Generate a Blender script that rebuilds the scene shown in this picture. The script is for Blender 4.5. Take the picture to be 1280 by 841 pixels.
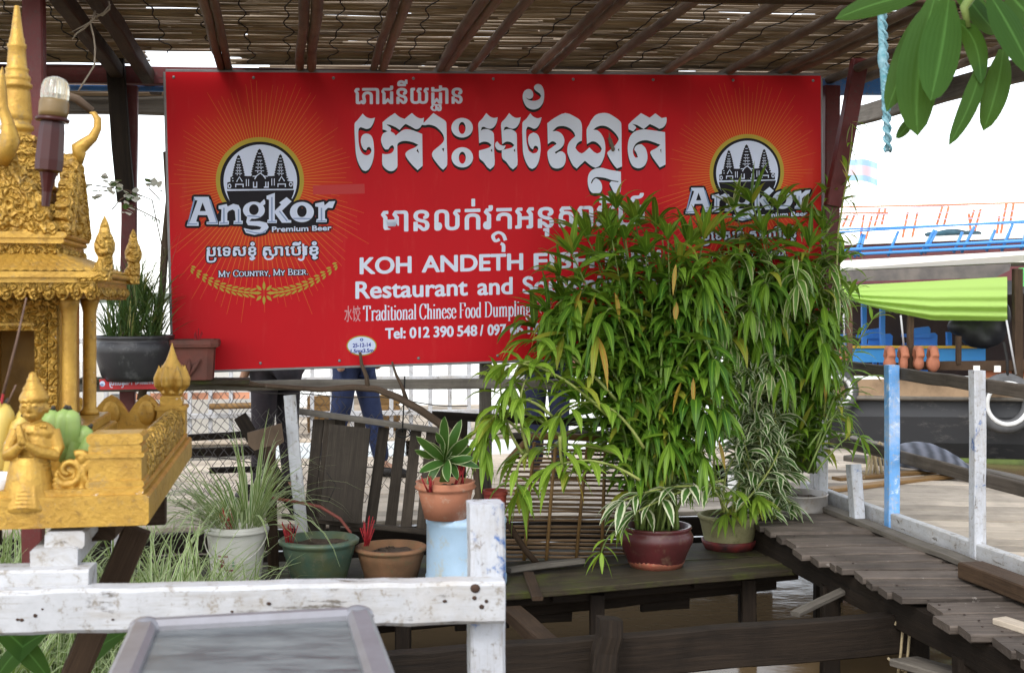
import bpy, bmesh, math, random
from mathutils import Vector, Matrix, noise as mnoise
R = math.radians; PI = math.pi; V3 = Vector
random.seed(11)
C = bpy.context.scene.collection
S = bpy.context.scene
for o in list(bpy.data.objects): bpy.data.objects.remove(o)

# ---------------------------------------------------------------- camera, sky, sun, exposure
EYE = V3((0, 0, 1.35)); F = 1550.0; HY = 375.0
cd = bpy.data.cameras.new('camera'); cam = bpy.data.objects.new('camera', cd); C.objects.link(cam)
cam.location = EYE; cam.rotation_euler = (PI/2, 0, 0)
cd.sensor_width = 36; cd.lens = 36*F/1280; cd.shift_y = -(420.5-HY)/1280
cd.clip_start = 0.05; cd.clip_end = 6000
cd.dof.use_dof = True; cd.dof.focus_distance = 6.2; cd.dof.aperture_fstop = 9.0
S.camera = cam
SUN_EL, SUN_AZ = 47, 202           # azimuth clockwise from +Y: behind the camera, a little to the left
w = bpy.data.worlds.new('World'); S.world = w; w.use_nodes = True
nt = w.node_tree; nt.nodes.clear()
sky = nt.nodes.new('ShaderNodeTexSky'); sky.sky_type = 'NISHITA'; sky.sun_disc = False
sky.sun_elevation = R(SUN_EL); sky.sun_rotation = R(SUN_AZ); sky.dust_density = 1.0; sky.air_density = 1.0; sky.ozone_density = 0.6
hs = nt.nodes.new('ShaderNodeHueSaturation'); hs.inputs['Saturation'].default_value = 0.28; hs.inputs['Value'].default_value = 1.35
bg = nt.nodes.new('ShaderNodeBackground'); bg.inputs[1].default_value = 0.15
ow = nt.nodes.new('ShaderNodeOutputWorld')
nt.links.new(sky.outputs[0], hs.inputs['Color']); nt.links.new(hs.outputs[0], bg.inputs[0]); nt.links.new(bg.outputs[0], ow.inputs[0])
sl = bpy.data.lights.new('sun', 'SUN'); so = bpy.data.objects.new('sun', sl); C.objects.link(so)
sl.energy = 0.8; sl.angle = R(20); sl.color = (1, .96, .9)
az = R(SUN_AZ); el = R(SUN_EL)
sd = V3((math.sin(az)*math.cos(el), math.cos(az)*math.cos(el), math.sin(el)))
so.rotation_euler = sd.to_track_quat('Z', 'Y').to_euler(); so.location = (0, 0, 30)
S.view_settings.view_transform = 'Standard'; S.view_settings.look = 'None'
S.view_settings.exposure = 1.05; S.view_settings.gamma = 1; S.view_settings.use_curve_mapping = False
S.cycles.max_bounces = 8; S.cycles.diffuse_bounces = 4; S.cycles.transparent_max_bounces = 12
S.cycles.use_denoising = True; S.cycles.sample_clamp_indirect = 8

# ---------------------------------------------------------------- frames: picture points at real depths, and the floating house's own axes
A = math.atan(275/1550.0); CA, SA = math.cos(A), math.sin(A)
U = V3((CA, SA, 0)); VV = V3((-SA, CA, 0)); Z = V3((0, 0, 1))
def W(u, v, z): return U*u + VV*v + Z*z
def ray(px, py): return V3(((px-640)/F, 1, (HY-py)/F))
def PY(px, py, Y): return EYE + ray(px, py)*Y
def PV(px, py, v):
    d = ray(px, py); return EYE + d*(v/d.dot(VV))
def PU(px, py, u):
    d = ray(px, py); return EYE + d*(u/d.dot(U))
def PG(px, py, z):
    d = ray(px, py); return EYE + d*((z-EYE.z)/d.z)
def rnd(a, b): return random.uniform(a, b)
def rv(s=1): return V3((rnd(-s, s), rnd(-s, s), rnd(-s, s)))
def lerp(a, b, t): return a+(b-a)*t

# ---------------------------------------------------------------- mesh builder
class MB:
    def __init__(s): s.v = []; s.f = []; s.uv = []; s.sm = []; s.mi = []
    def face(s, idx, uvs=None, smooth=False, mi=0):
        s.f.append(tuple(idx)); s.uv.append(uvs or [(0, 0)]*len(idx)); s.sm.append(smooth); s.mi.append(mi)
    def rings(s, rings, uvs, closed=True, cap0=True, cap1=True, smooth=True, mi=0):
        """rings of equal count of points; uvs: (along per ring, around per point)"""
        b = len(s.v); n = len(rings[0])
        for r in rings: s.v.extend([V3(p) for p in r])
        al, ar = uvs
        for i in range(len(rings)-1):
            for j in range(n if closed else n-1):
                k = (j+1) % n
                q = (b+i*n+j, b+i*n+k, b+(i+1)*n+k, b+(i+1)*n+j)
                a1 = ar[j+1] if j+1 < len(ar) else ar[0]
                s.face(q, [(al[i], ar[j]), (al[i], a1), (al[i+1], a1), (al[i+1], ar[j])], smooth, mi)
        if closed and cap0: s.face([b+j for j in range(n-1, -1, -1)], [(al[0]+.3*(rings[0][j]-rings[0][0]).length, ar[j]) for j in range(n-1, -1, -1)], False, mi)
        if closed and cap1:
            o = b+(len(rings)-1)*n
            s.face([o+j for j in range(n)], [(al[-1]+.3*(rings[-1][j]-rings[-1][0]).length, ar[j]) for j in range(n)], False, mi)
    def timber(s, p0, p1, w, h, up=Z, ch=.006, wob=.003, seg=None, mi=0, taper=1.0):
        p0, p1 = V3(p0), V3(p1); d = p1-p0; L = d.length; d.normalize()
        up = V3(up); x = d.cross(up)
        if x.length < 1e-4: x = d.cross(V3((1, 0, .01)))
        x.normalize(); y = x.cross(d); seg = seg or max(2, int(L/.22))
        c = min(ch, w*.3, h*.3)
        sec = [(-w/2+c, -h/2), (w/2-c, -h/2), (w/2, -h/2+c), (w/2, h/2-c), (w/2-c, h/2), (-w/2+c, h/2), (-w/2, h/2-c), (-w/2, -h/2+c)]
        ar = [0]
        for i in range(8): ar.append(ar[-1]+(V3((*sec[i], 0))-V3((*sec[(i+1) % 8], 0))).length)
        r0 = rnd(0, 50); r1 = rnd(0, 50); rs = []; al = []
        for i in range(seg+1):
            t = i/seg; o = p0+d*(L*t)+x*rnd(-wob, wob)+y*rnd(-wob, wob); k = lerp(1, taper, t)
            rs.append([o+x*(a*k+rnd(-wob, wob)*.35)+y*(b*k+rnd(-wob, wob)*.35) for a, b in sec]); al.append(r0+L*t)
        s.rings(rs, (al, [r1+a for a in ar]), smooth=False, mi=mi)
        return s
    def tube(s, pts, rad, n=8, cap=True, mi=0, smooth=True):
        pts = [V3(p) for p in pts]
        if not hasattr(rad, '__len__'): rad = [rad]*len(pts)
        r0 = rnd(0, 50); r1 = rnd(0, 50); al = [r0]; rs = []
        x = None
        for i, p in enumerate(pts):
            d = (pts[min(i+1, len(pts)-1)]-pts[max(i-1, 0)])
            if d.length < 1e-7: d = V3((0, 0, 1))
            d.normalize()
            if x is None:
                x = d.cross(Z); x = d.cross(V3((1, 0, 0))) if x.length < 1e-3 else x
            x = x-d*x.dot(d)
            if x.length < 1e-5: x = d.cross(V3((.3, 1, .2)))
            x.normalize(); y = d.cross(x)
            rs.append([p+(x*math.cos(2*PI*k/n)+y*math.sin(2*PI*k/n))*rad[i] for k in range(n)])
            if i: al.append(al[-1]+(p-pts[i-1]).length)
        s.rings(rs, (al, [r1+2*PI*max(rad)*k/n for k in range(n+1)]), cap0=cap, cap1=cap, smooth=smooth, mi=mi)
        return s
    def lathe(s, c, prof, n=32, mi=0, smooth=True, axis=None, wob=0):
        c = V3(c); rs = []; al = [0]
        ax = V3(axis).normalized() if axis is not None else Z
        x = ax.cross(V3((0, 1, 0))); x = V3((1, 0, 0)) if x.length < 1e-3 else x.normalized()
        y = ax.cross(x)
        for i, (r, z) in enumerate(prof):
            rs.append([c+ax*z+(x*math.cos(2*PI*k/n)+y*math.sin(2*PI*k/n))*(r*(1+wob*math.sin(3*2*PI*k/n+1))) for k in range(n)])
            if i: al.append(al[-1]+math.hypot(r-prof[i-1][0], z-prof[i-1][1]))
        rm = max(p[0] for p in prof)
        s.rings(rs, (al, [2*PI*rm*k/n for k in range(n+1)]), cap0=prof[0][0] > 1e-4, cap1=prof[-1][0] > 1e-4, smooth=smooth, mi=mi)
        return s
    def ellipsoid(s, c, r, n=16, m=10, mi=0, rot=None):
        c = V3(c); rs = []
        for i in range(m+1):
            th = -PI/2+PI*i/m; cr = max(math.cos(th), .001)
            ring = []
            for k in range(n):
                p = V3((r[0]*cr*math.cos(2*PI*k/n), r[1]*cr*math.sin(2*PI*k/n), r[2]*math.sin(th)))
                ring.append(c+(rot @ p if rot else p))
            rs.append(ring)
        s.rings(rs, ([i/m for i in range(m+1)], [k/n for k in range(n+1)]), cap0=False, cap1=False, mi=mi)
        return s
    def box(s, o, ax, ay, az, mi=0, ch=0):
        """box from corner o along three vectors"""
        o = V3(o); b = len(s.v)
        for k in range(8): s.v.append(o+ax*(k & 1)+ay*((k >> 1) & 1)+az*((k >> 2) & 1))
        lx, ly, lz = ax.length, ay.length, az.length; r = rnd(0, 9)
        for q, a, c in (((0, 2, 3, 1), ly, lx), ((4, 5, 7, 6), lx, ly), ((0, 1, 5, 4), lx, lz), ((1, 3, 7, 5), ly, lz), ((3, 2, 6, 7), lx, lz), ((2, 0, 4, 6), ly, lz)):
            s.face([b+i for i in q], [(r, r), (r+a, r), (r+a, r+c), (r, r+c)], False, mi)
        return s
    def prism(s, pts, off, mi=0, smooth=False):
        """closed outline (list of points) extruded by vector off"""
        b = len(s.v); n = len(pts); s.v.extend([V3(p) for p in pts]); s.v.extend([V3(p)+off for p in pts])
        s.face(list(range(b, b+n)), None, False, mi); s.face([b+n+i for i in range(n-1, -1, -1)], None, False, mi)
        for i in range(n):
            j = (i+1) % n; s.face((b+i, b+n+i, b+n+j, b+j), None, smooth, mi)
        return s
    def leaf(s, base, d, L, Wd, droop=.6, n=5, fold=.25, var=None, twist=0, mi=0, peak=.42):
        base = V3(base); d = V3(d).normalized(); p = base.copy()
        k = int(rnd(0, 20)) if var is None else int(max(0, min(.999, var))*20)
        b = len(s.v); side = d.cross(Z)
        side = V3((1, 0, 0)) if side.length < .05 else side.normalized()
        side = (side+rv(.25)+Z*twist).normalized(); st = L/n
        for i in range(n+1):
            t = i/n
            wd = Wd*.5*max(0.0, math.sin(PI*min(1, t**(math.log(.5)/math.log(peak))))) if 0 < i < n else (Wd*.06 if i == 0 else 0.0005)
            x = (side-d*side.dot(d)).normalized(); nrm = x.cross(d)
            if nrm.z < 0: nrm = -nrm
            s.v.extend([p-x*wd+nrm*wd*fold, p.copy(), p+x*wd+nrm*wd*fold])
            p = p+d*st; d = (d+V3((0, 0, -1))*(droop*(.4+t)/n*1.6)).normalized()
        for i in range(n):
            o = b+3*i
            for q, u0 in ((0, 0), (1, .5)):
                s.face((o+q, o+q+1, o+q+4, o+q+3), [(2*k+u0, i/n), (2*k+u0+.5, i/n), (2*k+u0+.5, (i+1)/n), (2*k+u0, (i+1)/n)], True, mi)
        return s
    def mesh(s, name, org=V3()):
        m = bpy.data.meshes.new(name); m.from_pydata([p-org for p in s.v], [], s.f)
        ul = m.uv_layers.new(name='UVMap'); flat = []
        for u in s.uv:
            for a in u: flat.extend(a)
        ul.data.foreach_set('uv', flat)
        m.polygons.foreach_set('use_smooth', s.sm); m.polygons.foreach_set('material_index', s.mi)
        m.update(); return m

WL = {}
def tag(o, label=None, cat=None, group=None, kind=None):
    if label: o['label'] = label
    if cat: o['category'] = cat
    if group: o['group'] = group
    if kind: o['kind'] = kind
    return o
def thing(name, loc, label, cat, group=None):
    o = bpy.data.objects.new(name, None); C.objects.link(o); o.location = loc; o.empty_display_size = .1; WL[o] = V3(loc)
    return tag(o, label, cat, group)
def put(name, me, mat, parent=None, org=V3()):
    """mesh data already relative to org"""
    o = bpy.data.objects.new(name, me); C.objects.link(o)
    for m in (mat if isinstance(mat, (list, tuple)) else [mat]): me.materials.append(m)
    if parent is not None:
        o.parent = parent; o.location = V3(org)-WL[parent]
    else: o.location = org
    WL[o] = V3(org); return o
def obj(name, mb, mat, parent=None, label=None, cat=None, group=None, kind=None, org=None):
    if org is None:
        if parent is not None: org = WL[parent]
        else:
            lo = [min(p[i] for p in mb.v) for i in range(3)]; hi = [max(p[i] for p in mb.v) for i in range(3)]
            org = V3(((lo[0]+hi[0])/2, (lo[1]+hi[1])/2, lo[2]))
    o = put(name, mb.mesh(name, org), mat, parent, org)
    return tag(o, label, cat, group, kind)
def struct(name, mb, mat): return obj(name, mb, mat, kind='structure')
def bake(me_src, mods):
    """mesh through modifiers, without operators"""
    o = bpy.data.objects.new('tmp', me_src); C.objects.link(o)
    for t, kw in mods:
        m = o.modifiers.new('m', t)
        for k, v in kw.items(): setattr(m, k, v)
    dg = bpy.context.evaluated_depsgraph_get(); dg.update()
    me = bpy.data.meshes.new_from_object(o.evaluated_get(dg)); bpy.data.objects.remove(o); return me
def remeshed(name, mb, voxel, mat, parent, smooth=4, org=None):
    org = WL[parent] if org is None else org
    me = bake(mb.mesh('t', org), [('REMESH', dict(mode='VOXEL', voxel_size=voxel, use_smooth_shade=True)), ('SMOOTH', dict(factor=.5, iterations=smooth))])
    me.name = name; me.materials.clear()
    for p in me.polygons: p.material_index = 0
    return put(name, me, mat, parent, org)

# ---------------------------------------------------------------- materials
def lin(h):
    c = [int(h[i:i+2], 16)/255 for i in (0, 2, 4)]
    return tuple(x/12.92 if x <= .04045 else ((x+.055)/1.055)**2.4 for x in c)
class NM:
    def __init__(s, name):
        s.m = bpy.data.materials.new(name); s.m.use_nodes = True; s.t = s.m.node_tree; s.t.nodes.clear()
        s.out = s.n('ShaderNodeOutputMaterial'); s.p = s.n('ShaderNodeBsdfPrincipled'); s.l(s.p.outputs[0], s.out.inputs[0])
        s.tc = s.n('ShaderNodeTexCoord')
    def n(s, t, **k):
        x = s.t.nodes.new(t)
        for a, b in k.items(): setattr(x, a, b)
        return x
    def l(s, a, b): s.t.links.new(a, b)
    def mapping(s, coord, scale):
        x = s.n('ShaderNodeMapping'); s.l(s.tc.outputs[coord], x.inputs[0]); x.inputs['Scale'].default_value = scale; return x.outputs[0]
    def noise(s, vec, sc, det=4, rough=.55, dist=0):
        x = s.n('ShaderNodeTexNoise'); s.l(vec, x.inputs['Vector']); x.inputs['Scale'].default_value = sc; x.inputs['Detail'].default_value = det
        x.inputs['Roughness'].default_value = rough; x.inputs['Distortion'].default_value = dist; return x.outputs['Fac']
    def ramp(s, fac, stops, interp='LINEAR'):
        x = s.n('ShaderNodeValToRGB'); s.l(fac, x.inputs[0]); x.color_ramp.interpolation = interp
        e = x.color_ramp.elements
        while len(e) < len(stops): e.new(.5)
        for i, (p, c) in enumerate(stops):
            e[i].position = p; e[i].color = (*c, 1) if hasattr(c, '__len__') else (c, c, c, 1)
        return x.outputs[0]
    def mix(s, fac, a, b, mode='MIX'):
        x = s.n('ShaderNodeMix', data_type='RGBA', blend_type=mode)
        for v, i in ((fac, 0), (a, 6), (b, 7)):
            if hasattr(v, 'default_value') or isinstance(v, bpy.types.NodeSocket): s.l(v, x.inputs[i])
            elif hasattr(v, '__len__'): x.inputs[i].default_value = (*v, 1)
            else: x.inputs[i].default_value = v
        return x.outputs[2]
    def math(s, op, a, b=0.0, c=None):
        x = s.n('ShaderNodeMath', operation=op)
        for i, v in enumerate((a, b) if c is None else (a, b, c)):
            if isinstance(v, bpy.types.NodeSocket): s.l(v, x.inputs[i])
            else: x.inputs[i].default_value = v
        return x.outputs[0]
    def bump(s, h, st=.3, dist=.01):
        x = s.n('ShaderNodeBump'); s.l(h, x.inputs['Height']); x.inputs['Strength'].default_value = st; x.inputs['Distance'].default_value = dist
        s.l(x.outputs[0], s.p.inputs['Normal']); return x
    def set(s, **k):
        for a, b in k.items():
            i = s.p.inputs[a.replace('_', ' ')]
            if isinstance(b, bpy.types.NodeSocket): s.l(b, i)
            elif hasattr(b, '__len__'): i.default_value = (*b, 1)
            else: i.default_value = b
        return s
def m_plain(name, c1, c2=None, rough=.6, sc=8, bump=.15, bsc=60, metal=0, spec=.4, dirt=None, coat=0):
    k = NM(name); ob = k.tc.outputs['Object']
    c2 = c2 or tuple(x*.75 for x in c1)
    col = k.mix(k.ramp(k.noise(ob, sc, 5), [(.3, 0), (.7, 1)]), c1, c2)
    if dirt: col = k.mix(k.ramp(k.noise(ob, sc*2.3, 8, .7), [(.55, 0), (.72, 1)]), col, dirt)
    k.set(Base_Color=col, Roughness=k.ramp(k.noise(ob, sc*3, 4), [(.2, max(0, rough-.12)), (.8, min(1, rough+.12))]), Metallic=metal, Specular_IOR_Level=spec, Coat_Weight=coat)
    if bump: k.bump(k.noise(ob, bsc, 6, .65), bump, .006)
    return k.m
def m_wood(name, c1, c2, rough=.75, spot=None, green=None, gs=1.0):
    k = NM(name); uv = k.mapping('UV', (1.2*gs, 26*gs, 1))
    g = k.noise(uv, 2.2, 8, .7, .3); col = k.mix(k.ramp(g, [(.32, 0), (.68, 1)]), c1, c2)
    f = k.noise(k.mapping('UV', (3, 150, 1)), 2, 4, .6); col = k.mix(k.math('MULTIPLY', k.ramp(f, [(.5, 0), (.75, 1)]), .55), col, tuple(x*.35 for x in c1))
    big = k.noise(k.tc.outputs['Object'], 5, 6, .65)
    col = k.mix(k.math('MULTIPLY', k.ramp(big, [(.45, 0), (.75, 1)]), .6), col, tuple(x*.45 for x in c2))
    col = k.mix(1.0, col, k.ramp(k.noise(k.mapping('UV', (.05, .05, 1)), 9, 1), [(.25, .5), (.75, 1.45)]), 'MULTIPLY')
    if spot: col = k.mix(k.ramp(k.noise(k.tc.outputs['Object'], 24, 8, .75), [(.62, 0), (.7, 1)]), col, spot)
    if green: col = k.mix(k.math('MULTIPLY', k.ramp(k.noise(k.tc.outputs['Object'], 7, 6, .7), [(.5, 0), (.68, 1)]), .75), col, green)
    k.set(Base_Color=col, Roughness=rough, Specular_IOR_Level=.16)
    k.bump(k.math('ADD', g, k.math('MULTIPLY', f, .6)), .55, .006); return k.m
def m_paint(name, paint, under, chip=.55, rough=.55, stain=None, second=None):
    """old paint over wood: chips and streaks that follow the grain"""
    k = NM(name); uv = k.mapping('UV', (3.0, 22, 1)); ob = k.tc.outputs['Object']
    a = k.noise(uv, 2.0, 8, .75, .4); b = k.noise(ob, 9, 7, .7)
    m = k.ramp(k.math('ADD', k.math('MULTIPLY', a, .55), k.math('MULTIPLY', b, .5)), [(chip, 0), (chip+.05, 1)])
    wood = k.mix(a, under, tuple(x*.4 for x in under))
    pc = k.mix(k.ramp(k.noise(ob, 14, 6, .7), [(.35, 0), (.7, 1)]), paint, tuple(x*.8 for x in paint))
    pc = k.mix(k.math('MULTIPLY', k.ramp(k.noise(k.mapping('UV', (5, 95, 1)), 2.2, 6, .7), [(.58, 0), (.68, 1)]), .75), pc, tuple(x*1.3 for x in under))
    if stain: pc = k.mix(k.math('MULTIPLY', k.ramp(k.noise(uv, 1.3, 6, .7), [(.5, 0), (.72, 1)]), .7), pc, stain)
    if second: pc = k.mix(k.ramp(k.noise(ob, 6.5, 7, .72, .5), [(.56, 0), (.62, 1)]), pc, second)
    pc = k.mix(k.math('MULTIPLY', k.ramp(k.noise(ob, 38, 9, .8), [(.545, 0), (.62, 1)]), .8), pc, tuple(x*1.1 for x in under))
    pc = k.mix(k.math('MULTIPLY', k.ramp(k.noise(ob, 4.2, 8, .75), [(.5, 0), (.7, 1)]), .45), pc, tuple(x*1.9 for x in under))
    k.set(Base_Color=k.mix(m, pc, wood), Roughness=rough, Specular_IOR_Level=.35)
    k.bump(k.math('SUBTRACT', k.math('MULTIPLY', a, .4), m), .5, .004); return k.m
def m_leaf(name, c1, c2, old=None, margin=None, mw=.62, trans=.3, rough=.42, spec=.28):
    k = NM(name); sx = k.n('ShaderNodeSeparateXYZ'); k.l(k.tc.outputs['UV'], sx.inputs[0])
    s = k.math('MODULO', sx.outputs[0], 2.0); var = k.math('DIVIDE', k.math('FLOOR', k.math('DIVIDE', sx.outputs[0], 2.0)), 19.0)
    d = k.math('MULTIPLY', k.math('ABSOLUTE', k.math('SUBTRACT', s, .5)), 2.0)
    col = k.mix(k.math('POWER', var, 1.3), c1, c2)
    col = k.mix(k.math('MULTIPLY', k.noise(k.tc.outputs['Object'], 30, 5, .6), .35), col, tuple(x*.55 for x in c1))
    if old: 
        col = k.mix(k.ramp(var, [(.93, 0), (.97, 1)]), col, old)
    if margin: col = k.mix(k.ramp(k.math('ADD', d, k.math('MULTIPLY', k.math('SUBTRACT', k.noise(k.mapping('UV', (9, 1.5, 1)), 3, 3), .5), .35)), [(mw-.03, 0), (mw+.03, 1)]), col, margin)
    else: col = k.mix(k.ramp(d, [(0, 1), (.12, 0)]), col, tuple(min(1, x*1.5+.01) for x in c2))
    k.set(Base_Color=col, Roughness=rough, Specular_IOR_Level=spec)
    k.bump(k.math('ADD', k.math('SINE', k.math('MULTIPLY', d, 28)), k.noise(k.tc.outputs['Object'], 60, 3)), .12, .002)
    tr = k.n('ShaderNodeBsdfTranslucent'); k.l(k.mix(.5, col, (.35, .5, .04), 'MIX'), tr.inputs[0])
    mx = k.n('ShaderNodeMixShader'); mx.inputs[0].default_value = trans
    k.l(k.p.outputs[0], mx.inputs[1]); k.l(tr.outputs[0], mx.inputs[2]); k.l(mx.outputs[0], k.out.inputs[0]); return k.m
def m_flat(name, c, rough=.5): 
    k = NM(name); col = k.mix(k.math('MULTIPLY', k.noise(k.tc.outputs['Object'], 18, 6, .7), .4), c, tuple(x*.75 for x in c))
    k.set(Base_Color=col, Roughness=rough, Specular_IOR_Level=.4); return k.m
def m_gold(name, bump=.5, kind='carve'):
    k = NM(name); ob = k.tc.outputs['Object']
    n1 = k.noise(ob, 14, 6, .7); n2 = k.noise(ob, 70, 5, .7)
    col = k.mix(k.ramp(n1, [(.35, 0), (.7, 1)]), (.50, .30, .052), (.34, .185, .03))
    col = k.mix(k.math('MULTIPLY', k.ramp(n2, [(.55, 0), (.7, 1)]), .6), col, (.16, .09, .025))
    col = k.mix(k.math('MULTIPLY', k.ramp(k.noise(ob, 31, 8, .78), [(.56, 0), (.66, 1)]), .55), col, (.22, .17, .10))
    col = k.mix(k.math('MULTIPLY', k.ramp(k.noise(ob, 23, 8, .75), [(.665, 0), (.68, 1)]), .9), col, (.6, .56, .5))
    k.set(Base_Color=col, Roughness=k.ramp(n2, [(.3, .32), (.8, .55)]), Metallic=.4, Specular_IOR_Level=.45)
    if kind == 'carve':
        v = k.n('ShaderNodeTexVoronoi', feature='SMOOTH_F1'); wv = k.n('ShaderNodeMapping'); k.l(ob, wv.inputs[0]); k.l(wv.outputs[0], v.inputs['Vector'])
        v.inputs['Scale'].default_value = 60
        sw = k.math('SINE', k.math('MULTIPLY', k.math('ADD', v.outputs['Distance'], k.math('MULTIPLY', k.noise(ob, 16, 3), .6)), 22))
        k.bump(k.math('ADD', k.math('MULTIPLY', sw, .5), k.math('MULTIPLY', n2, .5)), bump, .009)
    else: k.bump(k.math('ADD', k.noise(ob, 130, 4, .7), k.math('ADD', n2, n1)), bump*.6, .005)
    return k.m
WHITE = m_paint('white paint on wood', (.49, .495, .51), (.2, .17, .13), .60, .5, (.3, .27, .23))
BLUEWHITE = m_paint('white paint over blue', (.50, .515, .55), (.17, .14, .11), .60, .5, (.3, .27, .23), (.045, .12, .32))
BLUEP = m_paint('blue paint on wood', (.16, .4, .78), (.4, .38, .36), .62, .5, None, (.55, .68, .85))
BLUEB = m_paint('blue beam paint', (.05, .2, .55), (.2, .17, .15), .64, .5)
REDP = m_paint('dull red paint on wood', (.10, .014, .013), (.06, .03, .025), .62, .55)
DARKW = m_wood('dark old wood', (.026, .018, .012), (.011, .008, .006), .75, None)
DARKW2 = m_wood('brown old wood', (.075, .046, .027), (.034, .021, .013), .75)
GREYW = m_wood('weathered grey wood', (.2, .18, .15), (.11, .095, .08), .8)
WALKW = m_wood('walkway wood', (.16, .13, .108), (.055, .044, .036), .78, (.3, .27, .24))
DECKW = m_wood('pale deck wood', (.56, .48, .38), (.42, .35, .27), .8)
MOSSW = m_wood('mossy platform wood', (.065, .052, .032), (.026, .02, .013), .8, None, (.055, .065, .012))
SLATW = m_wood('slat wood', (.11, .088, .068), (.05, .04, .031), .8)
BAMB = m_wood('bamboo', (.26, .20, .15), (.13, .098, .072), .55, None, None, .5)
BAMBY = m_wood('yellow bamboo', (.3, .18, .07), (.18, .1, .04), .5, None, None, .5)
BARK = m_wood('bark', (.16, .11, .075), (.07, .05, .035), .85, (.2, .18, .15))
# ================================================================ THE SETTING
k = NM('river water'); ob = k.mapping('Object', (1, 1, 1))
k.set(Base_Color=k.mix(k.noise(ob, .6, 4), (.155, .105, .055), (.125, .085, .045)), Roughness=.12, Specular_IOR_Level=.16)
k.bump(k.math('ADD', k.noise(k.mapping('Object', (1, 1.6, 1)), 3.2, 5, .55), k.math('MULTIPLY', k.noise(ob, .7, 3), 1.5)), .09, .05)
M_WATER = k.m
WZ = -.45
b = MB()
for y0, y1, hw in ((-40, 40, 60), (40, 300, 400), (300, 3200, 3200)):
    o = len(b.v); h0 = 60 if y0 < 0 else (60 if y0 == 40 else 400)
    b.v += [V3((-hw if y0 < 0 else -h0*1.0, y0, WZ)), V3((h0, y0, WZ)), V3((hw, y1, WZ)), V3((-hw, y1, WZ))]
    b.face((o, o+1, o+2, o+3))
struct('river_water', b, M_WATER)
# far bank: a low uneven strip of land and trees across the river
k = NM('far bank green'); k.set(Base_Color=k.mix(k.noise(k.tc.outputs['Object'], .05, 6, .7), (.07, .09, .06), (.12, .13, .1)), Roughness=.9)
M_FAR = k.m
b = MB(); N = 220; prev = None
for i in range(N+1):
    x = -900+1800*i/N; h = 6+5*abs(mnoise.noise(V3((x*.02, 3, 0))))+3*mnoise.noise(V3((x*.11, 1, 0)))
    ring = [V3((x, 900, WZ-.5)), V3((x, 903, h*.5)), V3((x, 909, h)), V3((x, 925, h*.8)), V3((x, 940, WZ-.5))]
    o = len(b.v); b.v += ring
    if i:
        for j in range(4): b.face((o-5+j, o-4+j, o+1+j, o+j), None, True)
struct('opposite_bank', b, M_FAR)

# soil of the small floating garden at the left
k = NM('garden soil'); k.set(Base_Color=k.mix(k.noise(k.tc.outputs['Object'], 12, 8, .7), (.05, .038, .025), (.1, .08, .05)), Roughness=.95); k.bump(k.noise(k.tc.outputs['Object'], 30, 8, .7), .6, .02); M_SOIL = k.m
b = MB(); nu, nv = 40, 40; o = 0
for i in range(nu+1):
    for j in range(nv+1):
        u = lerp(-3.6, -.13, i/nu); v = lerp(2.9, 5.7, j/nv)
        e = min(i, nu-i, j, nv-j)/nu
        b.v.append(W(u, v, -.12+.05*mnoise.noise(V3((u*3, v*3, 0)))-(.5 if e == 0 else 0)))
for i in range(nu):
    for j in range(nv):
        q = i*(nv+1)+j; b.face((q, q+nv+1, q+nv+2, q+1), None, True)
struct('garden_ground', b, M_SOIL)

# pot platform over the water
def planks_between(a0, a1, b0, b1, n, th, jit=.004, gap=.006, b=None, endj=.02):
    """n planks laid from line a0-a1 (front) to line b0-b1 (back), each running along the lines"""
    b = b or MB()
    for i in range(n):
        t = (i+.5)/n; p0 = a0.lerp(b0, t); p1 = a1.lerp(b1, t); w = (b0-a0).length/n-gap
        d = (p1-p0).normalized(); p0 = p0+d*rnd(-endj, endj); p1 = p1+d*rnd(-endj, endj)
        b.timber(p0+Z*(rnd(-jit, jit)-th/2), p1+Z*(rnd(-jit, jit)-th/2), w, th, Z, .004, .002)
    return b
FA, FB = PG(250, 779, 0), PG(1012, 707, 0)
BA, BB = W(-.55, 6.55, 0), W(2.42, 6.62, 0)
pb = planks_between(FA, FB, BA, BB, 6, .03, .009, .010, None, .05)
struct('pot_platform', pb, MOSSW)
b = MB(); dF = (FB-FA).normalized(); nF = V3((dF.y, -dF.x, 0))
b.timber(FA-Z*.065-nF*.12, FB-Z*.065-nF*.12, .05, .055, Z)
b.timber(FA-Z*.17-nF*.30, FB-Z*.15-nF*.32, .05, .07, Z)
for t in (.12, .37, .55, .8): b.timber(FA.lerp(FB, t)-Z*.04-nF*.06, FA.lerp(FB, t)-nF*.9-Z*.04, .06, .07)
for t in (.3, .62, .9): b.timber(FA.lerp(FB, t)-Z*.06-nF*.09, FA.lerp(FB, t)-nF*.09-Z*.9, .07, .07)
for i in (3, 4, 6): b.timber(FA.lerp(FB, .08+i*.11)-Z*.2-nF*.33, FA.lerp(FB, .17+i*.11)-Z*.21-nF*.33, .03, rnd(.06, .09), Z)
struct('platform_underframe', b, DARKW)

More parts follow.
